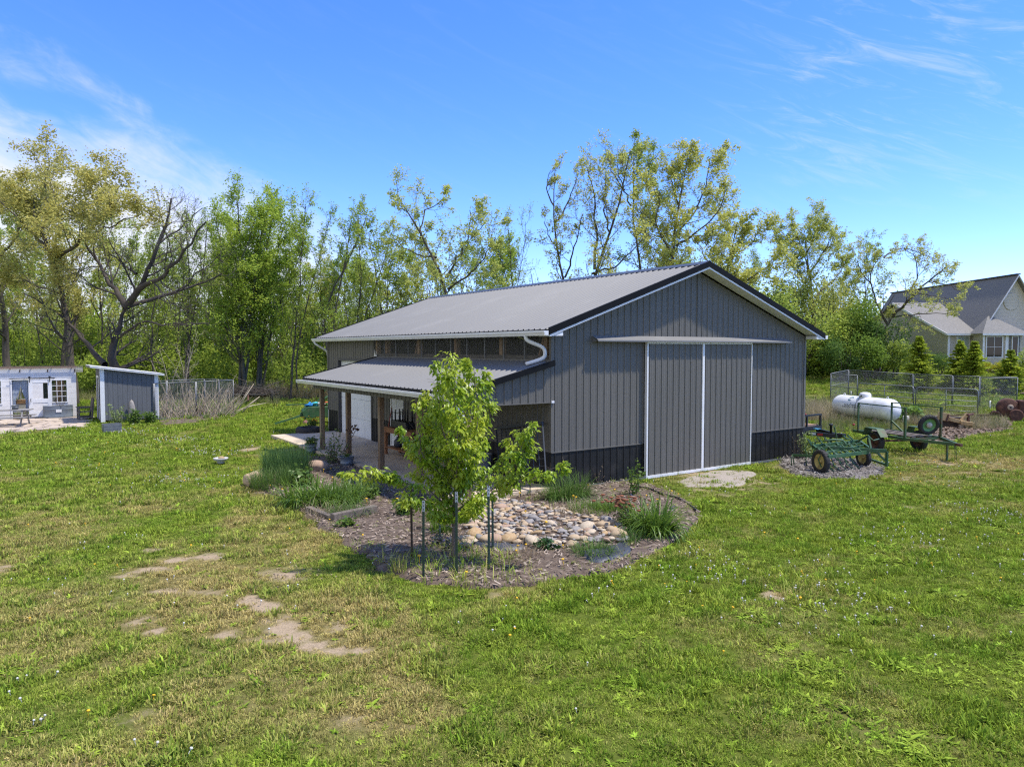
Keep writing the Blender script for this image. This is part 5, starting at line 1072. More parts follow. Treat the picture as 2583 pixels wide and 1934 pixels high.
def grey_shed():
    p = G(256, 1067); e = empty('garden_shed', p, TH, 'small grey board shed with white corner trim and sloping white roof', 'shed')
    g1 = mat('shed_grey', (0.125, 0.130, 0.136, 1), .75, (0.105, 0.110, 0.116, 1), 3, stretch=(4, 4, .5)); Wd, Dp, h0, h1 = 2.44, 2.5, 2.60, 2.26
    zt = lambda x: h0 + (h1 - h0) * x / Wd
    nb = 11
    for k in range(nb):
        x0, x1 = .10 + (Wd - .2) * k / nb, .10 + (Wd - .2) * (k + 1) / nb - .008
        t = MB(); q = .004 * (k % 2); t.add([(x0, -.02 - q, .12), (x1, -.02 - q, .12), (x1, -.02 - q, zt(x1)), (x0, -.02 - q, zt(x0)), (x0, .02, .12), (x1, .02, .12), (x1, .02, zt(x1)), (x0, .02, zt(x0))], [(0, 1, 2, 3), (5, 4, 7, 6), (4, 0, 3, 7), (1, 5, 6, 2), (3, 2, 6, 7), (4, 5, 1, 0)]); t.build('siding_board', g1, e)
    t = MB(); t.box(0, .03, .05, .05, Dp, h0 - .02); t.build('left_wall', g1, e)
    t = MB(); t.box(Wd - .05, .03, .05, Wd, Dp, h1 - .02); t.build('right_wall', g1, e)
    t = MB(); t.box(.05, Dp - .05, .05, Wd - .05, Dp, h1 - .02); t.build('back_wall', g1, e)
    t = MB(); t.box(.0, -.035, .04, .16, -.021, zt(.1)); t.build('corner_board', white_trim, e); t = MB(); t.box(-.02, -.035, .04, -.001, .10, h0 - .03); t.build('corner_board', white_trim, e)
    t = MB(); t.box(Wd - .16, -.035, .12, Wd + .01, -.021, h1); t.build('corner_board', white_trim, e)
    d = MB(); d.box(-.03, .55, .15, -.002, 1.55, 2.1); do = d.build('door', g1, e)
    t = MB(); t.box(-.045, .45, .12, -.031, .55, 2.2); t.box(-.045, 1.55, .12, -.031, 1.65, 2.2); t.box(-.045, .55, 2.1, -.031, 1.55, 2.2); t.build('door_casing', white_trim, do)
    t = MB(); t.lathe([(.01, -.08), (.028, -.075), (.028, -.055), (.01, -.05), (.01, -.03)], (0, .68, 1.05), 8, 'x'); t.build('door_knob', black_iron, do)
    t = MB(); t.box(-.01, .6, 1.35, -.06, 1.0, 1.95); 
    x0, x1, y0, y1 = -.42, Wd + .26, -.22, Dp + .28; z = lambda x: zt(x) + .03
    t = MB(); vs = []; n = 34
    for k in range(n + 1):
        yy = y0 + (y1 - y0) * k / n; q = .014 if k % 2 else 0; vs += [(x0, yy, z(x0) + q), (x1, yy, z(x1) + q)]
    t.add(vs, [(2*k, 2*k + 1, 2*k + 3, 2*k + 2) for k in range(n)]); t.add([(x0, y0, z(x0) - .02), (x1, y0, z(x1) - .02), (x1, y1, z(x1) - .02), (x0, y1, z(x0) - .02)], [(3, 2, 1, 0)])
    t.build('roof_sheet', mat('white_roof', (0.78, 0.78, 0.78, 1), .4), e)
    t = MB(); t.bar((x0, y0 + .02, z(x0) - .05), (x1, y0 + .02, z(x1) - .05), .03, .06); t.build('roof_edge', white_trim, e)
    t = MB(); t.bar((x0 + .03, y0 + .03, z(x0) - .06), (x0 + .03, y1 - .03, z(x0) - .06), .03, .08); t.build('roof_edge', grey_wood, e)
    # standing stone and things along its wall
    q = e.matrix_basis if False else None
grey_shed()

# ------------------------------------------------------------------ small-thing builders
def rock_mesh(seed, sx, sy, sz, rough=.16, sub=2):
    import bmesh
    bm = bmesh.new(); bmesh.ops.create_icosphere(bm, subdivisions=sub, radius=1.0); r = random.Random(seed); o = [Vector((r.uniform(-9, 9), r.uniform(-9, 9), r.uniform(-9, 9))) for _ in range(2)]
    from mathutils import noise as mn
    for v in bm.verts:
        d = 1 + rough * (mn.noise(v.co * 1.2 + o[0]) * 1.6 + mn.noise(v.co * 2.7 + o[1]) * .5); c = v.co * d; v.co = Vector((c.x * sx, c.y * sy, c.z * sz))
    me = bpy.data.meshes.new('stone'); bm.to_mesh(me); bm.free(); me.polygons.foreach_set('use_smooth', [True] * len(me.polygons)); return me
def leafy(seed, h, rx, stems, per, leaf, c=(0, 0, 0), lean=.35, up=.1, aspect=.6, droop=.25):
    r = np.random.default_rng(seed); b = np.tile(np.array(c, float), (stems, 1)) + np.c_[r.normal(0, rx * .15, (stems, 2)), np.zeros(stems)]
    d = np.c_[r.normal(0, lean, (stems, 2)), np.ones(stems)]; p = grow(r, b, d, h * r.uniform(.6, 1.1, stems), 7, .1, up)
    w = tubes(p, np.linspace(1, .35, 7)[None] * np.full((stems, 1), .004 + .004 * h), 5)
    n = stems * per; pi = np.repeat(np.arange(stems), per); f = r.uniform(.12, 1, n) * 6; i = np.minimum(f.astype(int), 5); q = p[pi, i] * (1 - (f - i))[:, None] + p[pi, i + 1] * (f - i)[:, None]
    q = q + r.normal(0, leaf * .25, q.shape); return w, diamonds(r, q, leaf, .45, aspect, droop)
def leafy_plant(name, loc, data, lm, label, wm=None, cat='plant', group=None):
    (wv, wq), (lv, lq) = data; e = empty(name, loc, 0, label, cat, group)
    obj('stems', fast_mesh('stems', wv, wq, smooth_shade=True), wm or mat('green_stem', (0.10, 0.10, 0.04, 1), .8), e); obj('leaves', fast_mesh('leaves', lv, lq), lm, e); return e
def blade_plant(name, loc, seed, n, h, w, spread, lean, lm, label, K=5, curl=.5, cat='plant', group=None, parent=None):
    me = blades(n, h, w, spread, lean, seed, K, curl); o = obj(name, me, lm, parent); o.location = loc
    if parent is None: tag(o, label, cat, group)
    return o
lily_m = leaf_mat('daylily_leaf', (0.17, 0.27, 0.035, 1), (0.09, 0.17, 0.024, 1), .4, .4, .4)
grassy_m = leaf_mat('clump_grass', (0.13, 0.22, 0.04, 1), (0.075, 0.145, 0.03, 1), .4)
blue_grass = leaf_mat('bluish_grass', (0.115, 0.21, 0.065, 1), (0.07, 0.145, 0.045, 1), .4)
dead_m = leaf_mat('dead_grass', (0.42, 0.33, 0.21, 1), (0.24, 0.18, 0.11, 1), .2)
herb_m = leaf_mat('herb_leaf', (0.16, 0.25, 0.04, 1), (0.09, 0.165, 0.03, 1), .4, .4, .4)
pale_m = leaf_mat('pale_leaf', (0.30, 0.36, 0.16, 1), (0.17, 0.24, 0.07, 1), .35)
yel_fl = leaf_mat('yellow_petals', (0.80, 0.48, 0.01, 1), (0.72, 0.36, 0.01, 1), .2)
def flowers(parent, pts, size, m, name='flower_heads'):
    t = MB()
    for p in pts: t.lathe([(size * .3, -size * .2), (size, 0), (size * .8, size * .35), (size * .15, size * .5)], p, 8)
    return t.build(name, m, parent)

# standing stone, planter box and plants along the grey shed
q = obj('standing_stone', rock_mesh(5, .17, .12, .62, .12), stone_grey); q.location = tuple(uv(-7.66 + 1.25, 24.67 - .25, .40)); q.location = G(256, 1067) + UU * 1.25 - VV * .22 + Vector((0, 0, .42)); tag(q, 'narrow upright stone leaning on the grey shed wall', 'stone')
def tub(name, loc, r0, r1, h, label, m=galv_blue, sx=1.0, sy=1.0, soil=True, rz=0, n=22, ribs_z=(.3, .6), cat='tub', group=None):
    e = empty(name, loc, rz, label, cat, group); pr = [(r0 - .004, 0), (r0, .01)]
    for z in ribs_z: rr = r0 + (r1 - r0) * z; pr += [(rr, h * z - .03 * h), (rr + .012, h * z), (rr, h * z + .03 * h)]
    pr += [(r1, h - .012), (r1 + .014, h - .006), (r1 + .014, h + .004), (r1 - .008, h + .004), (r1 - .014, h - .02), (r1 * .94, h * .82)]
    t = MB(); t.lathe(pr, (0, 0, 0), n, sx=sx, sy=sy); t.build('shell', m, e)
    if soil: t = MB(); t.lathe([(r1 * .95, h * .80), (r1 * .6, h * .86), (.01, h * .88)], (0, 0, 0), n, sx=sx, sy=sy); t.build('soil', mulch_m, e)
    return e
e = empty('planter_box', G(282, 1087), TH + .1, 'square galvanised planter box at the corner of the grey shed', 'planter'); t = MB()
t.prism([(-.33, -.2), (.33, -.2), (.33, .2), (-.33, .2)], 0, .02)
for a, b in (((-.33, -.2), (.33, -.2)), ((.33, -.2), (.33, .2)), ((.33, .2), (-.33, .2)), ((-.33, .2), (-.33, -.2))): t.bar((a[0], a[1], .16), (b[0], b[1], .16), .02, .32)
t.build('shell', galv, e); t = MB(); t.box(-.31, -.18, .02, .31, .18, .26); t.build('soil', mulch_m, e)
for z in (.08, .22): t = MB(); t.box(-.345, -.215, z, .345, -.211, z + .015); t.build('rib', galv, e)
leafy_plant('flowering_shrub', G(298, 1073), leafy(51, .95, .3, 16, 26, .10), pale_m, 'pale-flowered shrub left in front of the grey shed')
leafy_plant('peony_plant', G(340, 1072), leafy(52, .75, .55, 26, 26, .12), herb_m, 'dense green peony in front of the grey shed')
leafy_plant('peony_plant', G(378, 1066), leafy(53, .55, .5, 22, 24, .11), herb_m, 'lower green peony at the right end of the shed wall')
for k, (px, py) in enumerate(((572, 1050), (556, 1052), (520, 1056), (478, 1058))): blade_plant('lily_clump', G(px, py), 60 + k, 34, .42, .022, .12, .5, lily_m, ['lime lily clump at the end of the mulch strip', 'lime lily clump second from the strip end', 'small lily clump in the middle of the strip', 'small lily clump nearest the grey shed'][k], group='lilies along the mulch strip')

# stock tank, chair, picnic table
e = tub('stock_tank', G(136, 1055) + Vector((0, .35, 0)), .5, .5, .62, 'oval galvanised stock tank planter with white label by the garden house', rz=TH, sx=1.28, sy=.62, ribs_z=(.12, .72, .88), n=36)
t = MB(); t.box(-.10, -.335, .30, .14, -.330, .44); t.build('paper_label', white_trim, e)
leafy_plant('twiggy_plant', e.location + Vector((.1, 0, .5)), leafy(54, .5, .5, 9, 9, .05), leaf_mat('reddish_leaf', (0.16, 0.09, 0.06, 1), (0.09, 0.08, 0.03, 1), .3), 'twiggy reddish plant growing in the stock tank')
def garden_chair():
    p = G(214, 1058); e = empty('garden_chair', p, math.radians(-52), 'weathered wooden garden armchair between garden house and grey shed', 'chair'); W2 = .30
    for sx in (-1, 1):
        t = MB(); t.box(sx * W2 - .03, -.30, 0, sx * W2 + .03, -.24, .60); t.build('leg', old_wood, e)
        t = MB(); t.bar((sx * W2, .26, 0), (sx * W2, .36, 1.02), .06, .07); t.build('leg', old_wood, e)
        t = MB(); t.box(sx * W2 - .05, -.34, .60, sx * W2 + .05, .30, .635); t.build('armrest', old_wood, e)
        t = MB(); t.box(sx * W2 - .02, -.24, .12, sx * W2 + .02, .27, .18); t.build('stretcher', old_wood, e)
    for k in range(5): t = MB(); y = -.28 + k * .11; t.box(-.29, y, .38, .29, y + .09, .405); t.build('seat_slat', old_wood, e)
    for k in range(5): t = MB(); x = -.26 + k * .107; t.bar((x + .045, .27, .42), (x + .045, .37, 1.05 + .03 * (2 - abs(k - 2))), .085, .022, (0, 1, 0)); t.build('back_slat', old_wood, e)
    t = MB(); t.bar((-.30, .355, .95), (.30, .355, .95), .03, .09); t.build('back_rail', old_wood, e)
    t = MB(); t.box(-.29, -.29, .30, .29, -.26, .38); t.build('apron', old_wood, e)
garden_chair()
def picnic_table():
    p = G(38, 1074); p = Vector((-22.75, 32.2, 0)); e = empty('picnic_table', p, math.radians(20), 'grey weathered picnic table with benches on the patio', 'table'); Lh = .95
    for k in range(5): t = MB(); y = -.37 + k * .152; t.box(-Lh, y, .70, Lh, y + .14, .74); t.build('top_board', grey_wood, e, bevel=.004)
    for sy in (-1, 1):
        for k in range(2): t = MB(); y = sy * .70 - .15 + k * .152; t.box(-Lh, y, .41, Lh, y + .14, .45); t.build('bench_board', grey_wood, e, bevel=.004)
    for sx in (-1, 1):
        for sy in (-1, 1): t = MB(); t.bar((sx * .68, sy * .72, 0), (sx * .68, sy * .26, .70), .04, .10); t.build('leg', grey_wood, e)
        t = MB(); t.bar((sx * .72, -.84, .38), (sx * .72, .84, .38), .04, .08); t.build('bench_bearer', grey_wood, e)
        t = MB(); t.bar((sx * .64, -.36, .66), (sx * .64, .36, .66), .04, .08); t.build('top_bearer', grey_wood, e)
    tub('metal_bucket', p + Vector((.35, .05, .742)), .12, .15, .19, 'small galvanised bucket standing on the picnic table', galv, soil=True, ribs_z=(.5,), n=16, cat='bucket')
picnic_table()

# ------------------------------------------------------------------ chain link
def link_panel(e, a, b, h, z0=.05, pitch=.085, wire=.0035, mid=False, rail=.024, name='mesh_panel', wm=None):
    """one framed chain-link panel between ground points a, b (local to e)"""
    a = Vector(a); b = Vector(b); d = (b - a); L = d.length; d.normalize()
    t = MB(); P = lambda x, z: a + d * x + Vector((0, 0, z))
    t.tube([P(.05, h), P(L - .05, h)], rail, 6); t.tube([P(.05, z0), P(L - .05, z0)], rail, 6)
    if mid: t.tube([P(.03, h * .55), P(L - .03, h * .55)], rail * .8, 6)
    t.build('frame_rail', galv, e)
    for x in (.03, L - .03): t = MB(); t.tube([P(x, 0), P(x, h)], rail, 6); t.build('frame_post', galv, e)
    segs = []; H = h - z0; s = -H
    while s < L:
        for up in (1, -1):
            x0, x1 = max(s, 0), min(s + H, L)
            if x1 > x0:
                q0, q1 = x0 - s, x1 - s
                segs.append((P(x0, z0 + (q0 if up > 0 else H - q0)), P(x1, z0 + (q1 if up > 0 else H - q1))))
        s += pitch * 1.2
    A = np.array([[list(p), list(q)] for p, q in segs]); v, qd = tubes(A, np.full((len(A), 2), wire), 3)
    o = obj('wire_mesh', fast_mesh('wire_mesh', v, qd), wm or galv, e); o['kind'] = 'stuff'
def kennel_left():
    R = Vector((-15.0, 38.6, 0)); d1 = Vector((-.5, -.86, 0)).normalized(); d2 = Vector((-.86, .5, 0)).normalized(); e = empty('dog_kennel', R, 0, 'chain-link dog kennel behind the dry stalks', 'kennel')
    z = Vector((0, 0, 0)); A, B, C, Dd = z, d1 * 4.6, d1 * 4.6 + d2 * 2.4, d2 * 2.4
    for p, q in ((A, B), (B, C), (C, Dd), (Dd, A)):
        m = (p + q) / 2; link_panel(e, p, m, 1.8); link_panel(e, m, q, 1.8)
kennel_left()
def stalk_heap():
    r = np.random.default_rng(8); n = 330; x = r.uniform(395, 590, n); P = []
    for k in range(n):
        b = G(x[k], 1057 - (x[k] - 395) * .045 + r.uniform(-6, 3)); P.append(list(b))
    P = np.array(P); lean = (x - 470) / 120; d = np.c_[lean * .55 + r.normal(0, .45, n), r.normal(.1, .35, n), np.ones(n)]; L = r.uniform(.7, 2.0, n) * (1 + (r.uniform(size=n) < .06) * .9)
    p = grow(r, P, d, L, 5, .07, 0); v, q = tubes(p, np.linspace(1, .45, 5)[None] * r.uniform(.008, .018, (n, 1)), 4)
    o = obj('dry_stalk_heap', fast_mesh('dry_stalk_heap', v - np.array(G(490, 1055)), q), dry_stalk); o.location = G(490, 1055); tag(o, 'heap of bleached dry stalks leaning on the chain-link kennel', 'brush heap')
    for k, (px, hh) in enumerate(((445, 3.7), (470, 4.4), (498, 3.4), (413, 3.2))):
        b = G(px, 1040); r2 = np.random.default_rng(90 + k); g = [([tuple(b), (b.x + r2.normal(0, .3), b.y, hh * .5), (b.x + r2.normal(.2, .5), b.y + .3, hh)], .035, .008)]
        w, _ = tree_meshes(91 + k, g, 3.2, l1=(7, .3, .18), l2=3, l3=2, leaves=0, gnarl=.12, twig_r=.007); plant_tree('dead_sapling', tuple(b), (w, None), dry_stalk, None, ['pale dead sapling over the kennel, second from left', 'tallest pale dead sapling over the kennel', 'rightmost pale dead sapling over the kennel', 'short pale dead sapling nearest the grey shed'][k], 'sapling', 'dead saplings at the kennel')
stalk_heap()
def wheel(e, c, r, w, axis_deg, rim_m, tyre_m=rubber, tilt=0, name='wheel', hub=.35, spokes=0):
    """tyre, rim and hub on an axle lying in the ground plane at axis_deg"""
    g = empty(name, c); g.parent = e; g.rotation_euler = (tilt, 0, math.radians(axis_deg))
    t = MB(); hw = w / 2; ri = r * .66
    t.lathe([(ri, -hw * .72), (r * .80, -hw), (r * .93, -hw * .92), (r * .985, -hw * .62), (r, -hw * .2), (r, hw * .2), (r * .985, hw * .62), (r * .93, hw * .92), (r * .80, hw), (ri, hw * .72), (ri, -hw * .72)], (0, 0, 0), 26, 'x', cap=False)
    for k in range(22):
        a = 6.283 * k / 22; c_, s_ = math.cos(a), math.sin(a); t.bar((-hw * .7, c_ * r * .985, s_ * r * .985), (hw * .7, c_ * r * 1.0, s_ * r * 1.0), r * .035, r * .05, (0, -s_, c_))
    t.build('tyre', tyre_m, g)
    t = MB(); t.lathe([(ri * 1.0, -hw * .66), (ri * 1.03, -hw * .60), (ri * .86, -hw * .45), (ri * .72, -hw * .1), (ri * hub, hw * .0), (ri * hub * .9, -hw * .45), (.0001, -hw * .5)], (0, 0, 0), 22, 'x', cap=False)
    t.lathe([(.0001, hw * .5), (ri * hub * .9, hw * .45), (ri * hub, 0), (ri * .72, hw * .1), (ri * .86, hw * .45), (ri * 1.03, hw * .60), (ri, hw * .66)], (0, 0, 0), 22, 'x', cap=False); t.build('rim', rim_m, g)
    return g
def brush_cart():
    p = G(640, 1010); p = Vector((-17.0, 46.5, 0)); e = empty('farm_cart', p, math.radians(8), 'old two-wheeled farm cart under a pile of sticks at the wood edge', 'cart')
    for sx in (-1.35, 1.35): wheel(e, (sx, 0, .42), .42, .2, 12, rust)
    t = MB(); t.bar((-1.3, 0, .42), (1.3, 0, .42), .09); t.build('axle', rust, e)
    t = MB(); t.box(-1.05, -.6, .52, 1.05, .6, .60); t.build('deck', old_wood, e); t = MB(); t.bar((0, -.6, .5), (.3, -2.0, .25), .09); t.build('tongue', rust, e)
    r = np.random.default_rng(66); n = 120; b = np.c_[r.normal(0, .6, n), r.normal(0, .35, n), .62 + np.abs(r.normal(0, .22, n))]; d = np.c_[r.choice([-1, 1], n) * 1.0, r.normal(0, .5, n), r.normal(.05, .25, n)]; pt = grow(r, b, d, r.uniform(.6, 1.8, n), 5, .12, -.05); v, q = tubes(pt, np.linspace(1, .4, 5)[None] * r.uniform(.012, .035, (n, 1)), 4)
    o = obj('stick_pile', fast_mesh('stick_pile', v, q), bark_dead); o.location = p; tag(o, 'tangled pile of dead sticks lying on the farm cart', 'brush heap')
    for k, (a, b2) in enumerate((((595, 1038), (672, 1016)), ((600, 1036), (640, 968)), ((612, 1040), (655, 1000)))):
        q0 = G(*a); q1 = D(b2[0], b2[1], q0.y + (3 if k == 0 else .6)); q1.z = max(q1.z, .08); t = MB(); t.tube([q0 + Vector((0, 0, .03)), q0.lerp(q1, .5) + Vector((0, 0, .08)), q1], [.035, .028, .015], 6)
        o = t.build('fallen_branch', dry_stalk); tag(o, ['long fallen branch lying toward the farm cart', 'pale branch leaning up right of the kennel', 'short fallen branch by the kennel corner'][k], 'branch', 'fallen branches by the kennel')
brush_cart()

# ------------------------------------------------------------------ green mower with toys beside the far barn corner, tyre planter
def green_machine():
    p = Vector((-9.0, 33.4, 0)); e = empty('mower_implement', p, math.radians(20), 'dark green hay mower implement behind the far barn corner', 'implement')
    t = MB(); t.prism([(-.75, .30), (-.80, .62), (-.55, .82), (.9, .82), (1.1, .55), (1.1, .30)], -.45, .45, 'y'); t.build('deck', jd_green, e, bevel=.03)
    t = MB(); t.bar((-1.5, -.3, .92), (1.2, -.1, .96), .05, .05); t.build('top_bar', jd_green, e)
    t = MB(); t.bar((-.1, .2, .95), (.55, .5, 1.85), .04, .04); t.build('lever', jd_green, e)
    t = MB(); t.tube([(.2, .1, .8), (.25, .1, 1.15), (.55, .1, 1.3), (.9, .1, 1.2), (1.0, .1, .8)], .06, 8); t.build('guard_hoop', jd_green, e)
    t = MB(); t.bar((-.8, -.3, .42), (-2.0, -.75, .12), .07, .07); t.bar((-.8, .1, .42), (-1.3, -.48, .28), .05, .05); t.build('tongue', jd_green, e)
    t = MB(); t.bar((-.85, -.2, .55), (-.55, -.5, .1), .10, .03); t.build('skid', jd_green, e)
    for x, y in ((.7, -.5), (.7, .5)): wheel(e, (x, y, .27), .27, .14, 90, yellow_rim)
    cols = [(0.02, 0.22, 0.62), (0.05, 0.45, 0.50), (0.70, 0.72, 0.70), (0.62, 0.12, 0.05), (0.15, 0.45, 0.08), (0.65, 0.30, 0.45)]; r = random.Random(12)
    names = ['blue crumpled beach towel', 'turquoise crumpled beach towel', 'white crumpled cloth', 'red crumpled cloth', 'lime green crumpled cloth', 'pink crumpled cloth']
    for k in range(6):
        q = obj('crumpled_towel', rock_mesh(200 + k, .24, .16, .09, .5, 3), mat('towel_%d' % k, cols[k] + (1,), .9)); c = Vector((-.45 + k * .26, -.12 + .16 * (k % 2), .90)); rz = math.radians(20)
        q.location = p + Vector((c.x * math.cos(rz) - c.y * math.sin(rz), c.x * math.sin(rz) + c.y * math.cos(rz), c.z)); q.rotation_euler = (0, 0, r.uniform(0, 3)); tag(q, names[k] + ' on the green mower implement', 'towel', 'towels on the mower')
green_machine()
e = empty('tyre_planter', G(778, 1094), 0, 'black tyre planter of yellow flowers by the far barn corner', 'planter')
t = MB(); t.lathe([(.26, .02), (.44, 0), (.50, .08), (.50, .22), (.44, .29), (.27, .28), (.26, .02)], (0, 0, 0), 26, cap=False); t.build('tyre', rubber, e); t = MB(); t.lathe([(.30, .20), (.01, .24)], (0, 0, 0), 20); t.build('soil', mulch_m, e)
fp = leafy_plant('marigold_plant', G(778, 1094) + Vector((0, .55, 0)), leafy(56, .62, .5, 26, 20, .08), herb_m, 'yellow-flowered plant growing behind the tyre planter')
r_ = random.Random(4); flowers(fp, [(r_.gauss(0, .3), r_.gauss(0, .2), r_.uniform(.42, .68)) for _ in range(26)], .045, yel_fl)
fl = obj('pink_ball', rock_mesh(8, .11, .11, .11, .03), mat('pink_ball', (0.50, 0.20, 0.25, 1), .6)); fl.location = G(771, 1071) + Vector((0, 0, .10)); tag(fl, 'small dusty pink ball on the grass by the mower', 'ball')
t = MB(); t.prism([(-.6, -.15), (.5, -.25), (.75, .05), (.2, .2), (-.5, .12)], 0, .03); o = t.build('paving_stone', flag_m); o.location = G(745, 1098); tag(o, 'flat paving stone beside the far end of the porch slab', 'stone')
# stone bowl on the lawn
e = empty('stone_bowl', G(557, 1168), 0, 'round white concrete bowl standing alone on the left lawn', 'bowl')
t = MB(); t.lathe([(.10, 0), (.12, .02), (.10, .06), (.19, .10), (.215, .14), (.215, .165), (.19, .17), (.15, .13), (.02, .12)], (0, 0, 0), 26); t.build('bowl', mat('pale_concrete', (0.52, 0.51, 0.49, 1), .85, (0.40, 0.39, 0.37, 1), 12), e)
q = obj('centre_stone', rock_mesh(17, .10, .08, .05), stone_rust, e); q.location = (.02, 0, .165)
# ------------------------------------------------------------------ house on the rise
def siding_mat(name, c, scale=9.0):
    M = mat(name, c, .6, tuple(x * .92 for x in c[:3]) + (1,), 2); nt = M.node_tree; N = nt.nodes; L = nt.links; P = N['Principled BSDF']
    g = N.new('ShaderNodeNewGeometry'); sp = N.new('ShaderNodeSeparateXYZ'); L.new(g.outputs['Position'], sp.inputs[0])
    mu = N.new('ShaderNodeMath'); mu.operation = 'MULTIPLY'; mu.inputs[1].default_value = scale; L.new(sp.outputs[2], mu.inputs[0]); fr = N.new('ShaderNodeMath'); fr.operation = 'FRACT'; L.new(mu.outputs[0], fr.inputs[0])
    b = N.new('ShaderNodeBump'); b.inputs['Strength'].default_value = .9; b.inputs['Distance'].default_value = .03; L.new(fr.outputs[0], b.inputs['Height']); L.new(b.outputs[0], P.inputs['Normal']); return M
def house():
    zb = 2.10; e = empty('family_house', (38.4, 63.3, zb), 0, 'beige sided house with grey shingle roofs on the rise', 'house'); T = siding_mat('beige_siding', (0.52, 0.475, 0.415, 1), 8); T2 = siding_mat('pale_siding', (0.64, 0.58, 0.51, 1), 8)
    sh = mat('shingles', (0.26, 0.25, 0.235, 1), .9, (0.17, 0.165, 0.155, 1), 5, stretch=(1.5, 1.5, 6), dirt=(0.25, 0.245, 0.235, 1), dscale=4, bump=.5, bscale=14, spec=.2)
    # wing: front wall x 0..3, left gable wall going back, ridge along x
    ev = 2.78; ry = 8.7; rz = 5.9
    lw = MB(); lw.prism([(0, -.3), (0, ev), (ry, rz - .1), (2 * ry, ev), (2 * ry, -.3)], 0, .15, 'x'); lw.build('left_wall', T, e)
    fw = MB(); fw.box(.15, 0, -.3, 3.2, .15, ev); fw.build('front_wall', T, e)
    t = MB(); x0, x1 = -.35, 9.0
    vs = [(x0, -.45, ev - .05), (x1, -.45, ev - .05), (x1, ry, rz + .1), (x0, ry, rz + .1), (x0, 2 * ry + .45, ev - .05), (x1, 2 * ry + .45, ev - .05)]; dn = [(a, b, c - .16) for a, b, c in vs]
    t.add(vs + dn, [(0, 1, 2, 3), (3, 2, 5, 4), (7, 6, 9, 8), (8, 9, 10, 11), (0, 6, 7, 1), (0, 3, 9, 6), (3, 4, 10, 9)]); wr = t.build('wing_roof', sh, e)
    t = MB(); t.bar((x0 - .02, -.45, ev - .14), (x0 - .02, ry, rz + .01), .04, .20); t.build('rake_board', white_trim, e); t = MB(); t.box(x0, -.49, ev - .22, 3.0, -.452, ev - .04); t.build('gutter', white_trim, e)
    t = MB(); t.lathe([(.09, 0), (.09, .35)], (2.2, 6.4, 4.6), 8); t.build('roof_vent', black_iron, wr)
    # main gable facing the yard
    gx0, gx1, gz0, gx, gz = 2.55, 8.45, 2.95, 5.5, 7.85
    t = MB(); t.prism([(gx0 + .2, -.3), (gx0 + .2, gz0 + .2), (gx, gz - .18), (gx1 - .2, gz0 + .2), (gx1 - .2, -.3)], -.30, -.15, 'y'); t.build('gable_wall', T2, e)
    t = MB(); vs = [(gx0 - .1, -.75, gz0 - .1), (gx, -.75, gz), (gx1 + .1, -.75, gz0 - .1), (gx0 - .1, 20, gz0 - .1), (gx, 20, gz), (gx1 + .1, 20, gz0 - .1)]; dn = [(a, b, c - .2) for a, b, c in vs]
    t.add(vs + dn, [(0, 1, 4, 3), (1, 2, 5, 4), (9, 10, 7, 6), (10, 11, 8, 7), (0, 6, 7, 1), (1, 7, 8, 2), (3, 4, 10, 9), (4, 5, 11, 10), (0, 3, 9, 6), (2, 8, 11, 5)]); mr = t.build('main_roof', sh, e)
    t = MB(); t.bar((gx, -.8, gz + .01), (gx, 20.05, gz + .01), .34, .10); t.build('ridge_cap', mat('ridge_dark', (0.045, 0.045, 0.05, 1), .9), mr)
    for s in (-1, 1): t = MB(); xa = gx0 - .12 if s < 0 else gx1 + .12; t.bar((xa, -.77, gz0 - .22), (gx, -.77, gz - .12), .04, .24, (0, 1, 0)); t.build('rake_board', white_trim, e)
    t = MB(); t.lathe([(.62, -.36), (.66, -.35), (.66, -.32), (.5, -.31)], (gx - .25, 0, 5.5), 24, 'y', 1, 1.15); t.lathe([(.001, -.345), (.5, -.345)], (gx - .25, 0, 5.5), 24, 'y', 1, 1.15); t.build('gable_vent', T2, e)
    # bay with its hipped roof
    bx0, bx1 = 1.98, 5.35; t = MB(); t.box(bx0, -1.7, -.3, bx1, -.31, ev - .05); t.build('bay_wall', T, e)
    t = MB(); t.add([(bx0 - .3, -2.1, ev - .08), (bx1 + .3, -2.1, ev - .08), (bx1 + .3, -.3, ev - .08), (bx0 - .3, -.3, ev - .08), ((bx0 + bx1) / 2 - .5, -.45, 4.25), ((bx0 + bx1) / 2 - .2, -.45, 4.25)], [(0, 1, 5, 4), (1, 2, 5), (3, 0, 4), (2, 3, 4, 5), (0, 3, 2, 1)]); t.build('bay_roof', sh, e)
    t = MB(); t.box(bx0 - .3, -2.14, ev - .24, bx1 + .3, -2.10, ev - .07); t.build('bay_gutter', white_trim, e)
    t = MB(); t.box(-.02, -.05, -.3, .17, -.001, ev); t.build('corner_board', white_trim, e)
    t = MB(); t.box(3.88, -1.78, -.3, 4.12, -1.701, ev - .05); t.build('corner_board', white_trim, e); t = MB(); t.box(bx0 - .02, -1.75, -.3, bx0 + .14, -1.701, ev - .05); t.build('corner_board', white_trim, e)
    window(e, .72, 1.88, 1.05, 2.52, -.06, 3, 1, glass_mat('curtained_glass', (0.30, 0.36, 0.36, 1), 0, .1), .07)
    window(e, 2.20, 3.66, .62, 2.5, -1.76, 2, 2, dark_glass, .08); window(e, 4.42, 4.98, .55, 2.5, -1.76, 1, 1, dark_glass, .06)
    for x in (4.24, 5.02): t = MB(); [t.box(x, -1.745, .6 + k * .12, x + .13, -1.702, .69 + k * .12) for k in range(16)]; t.build('shutter', mat('shutter_grey', (0.12, 0.13, 0.13, 1), .7), e)
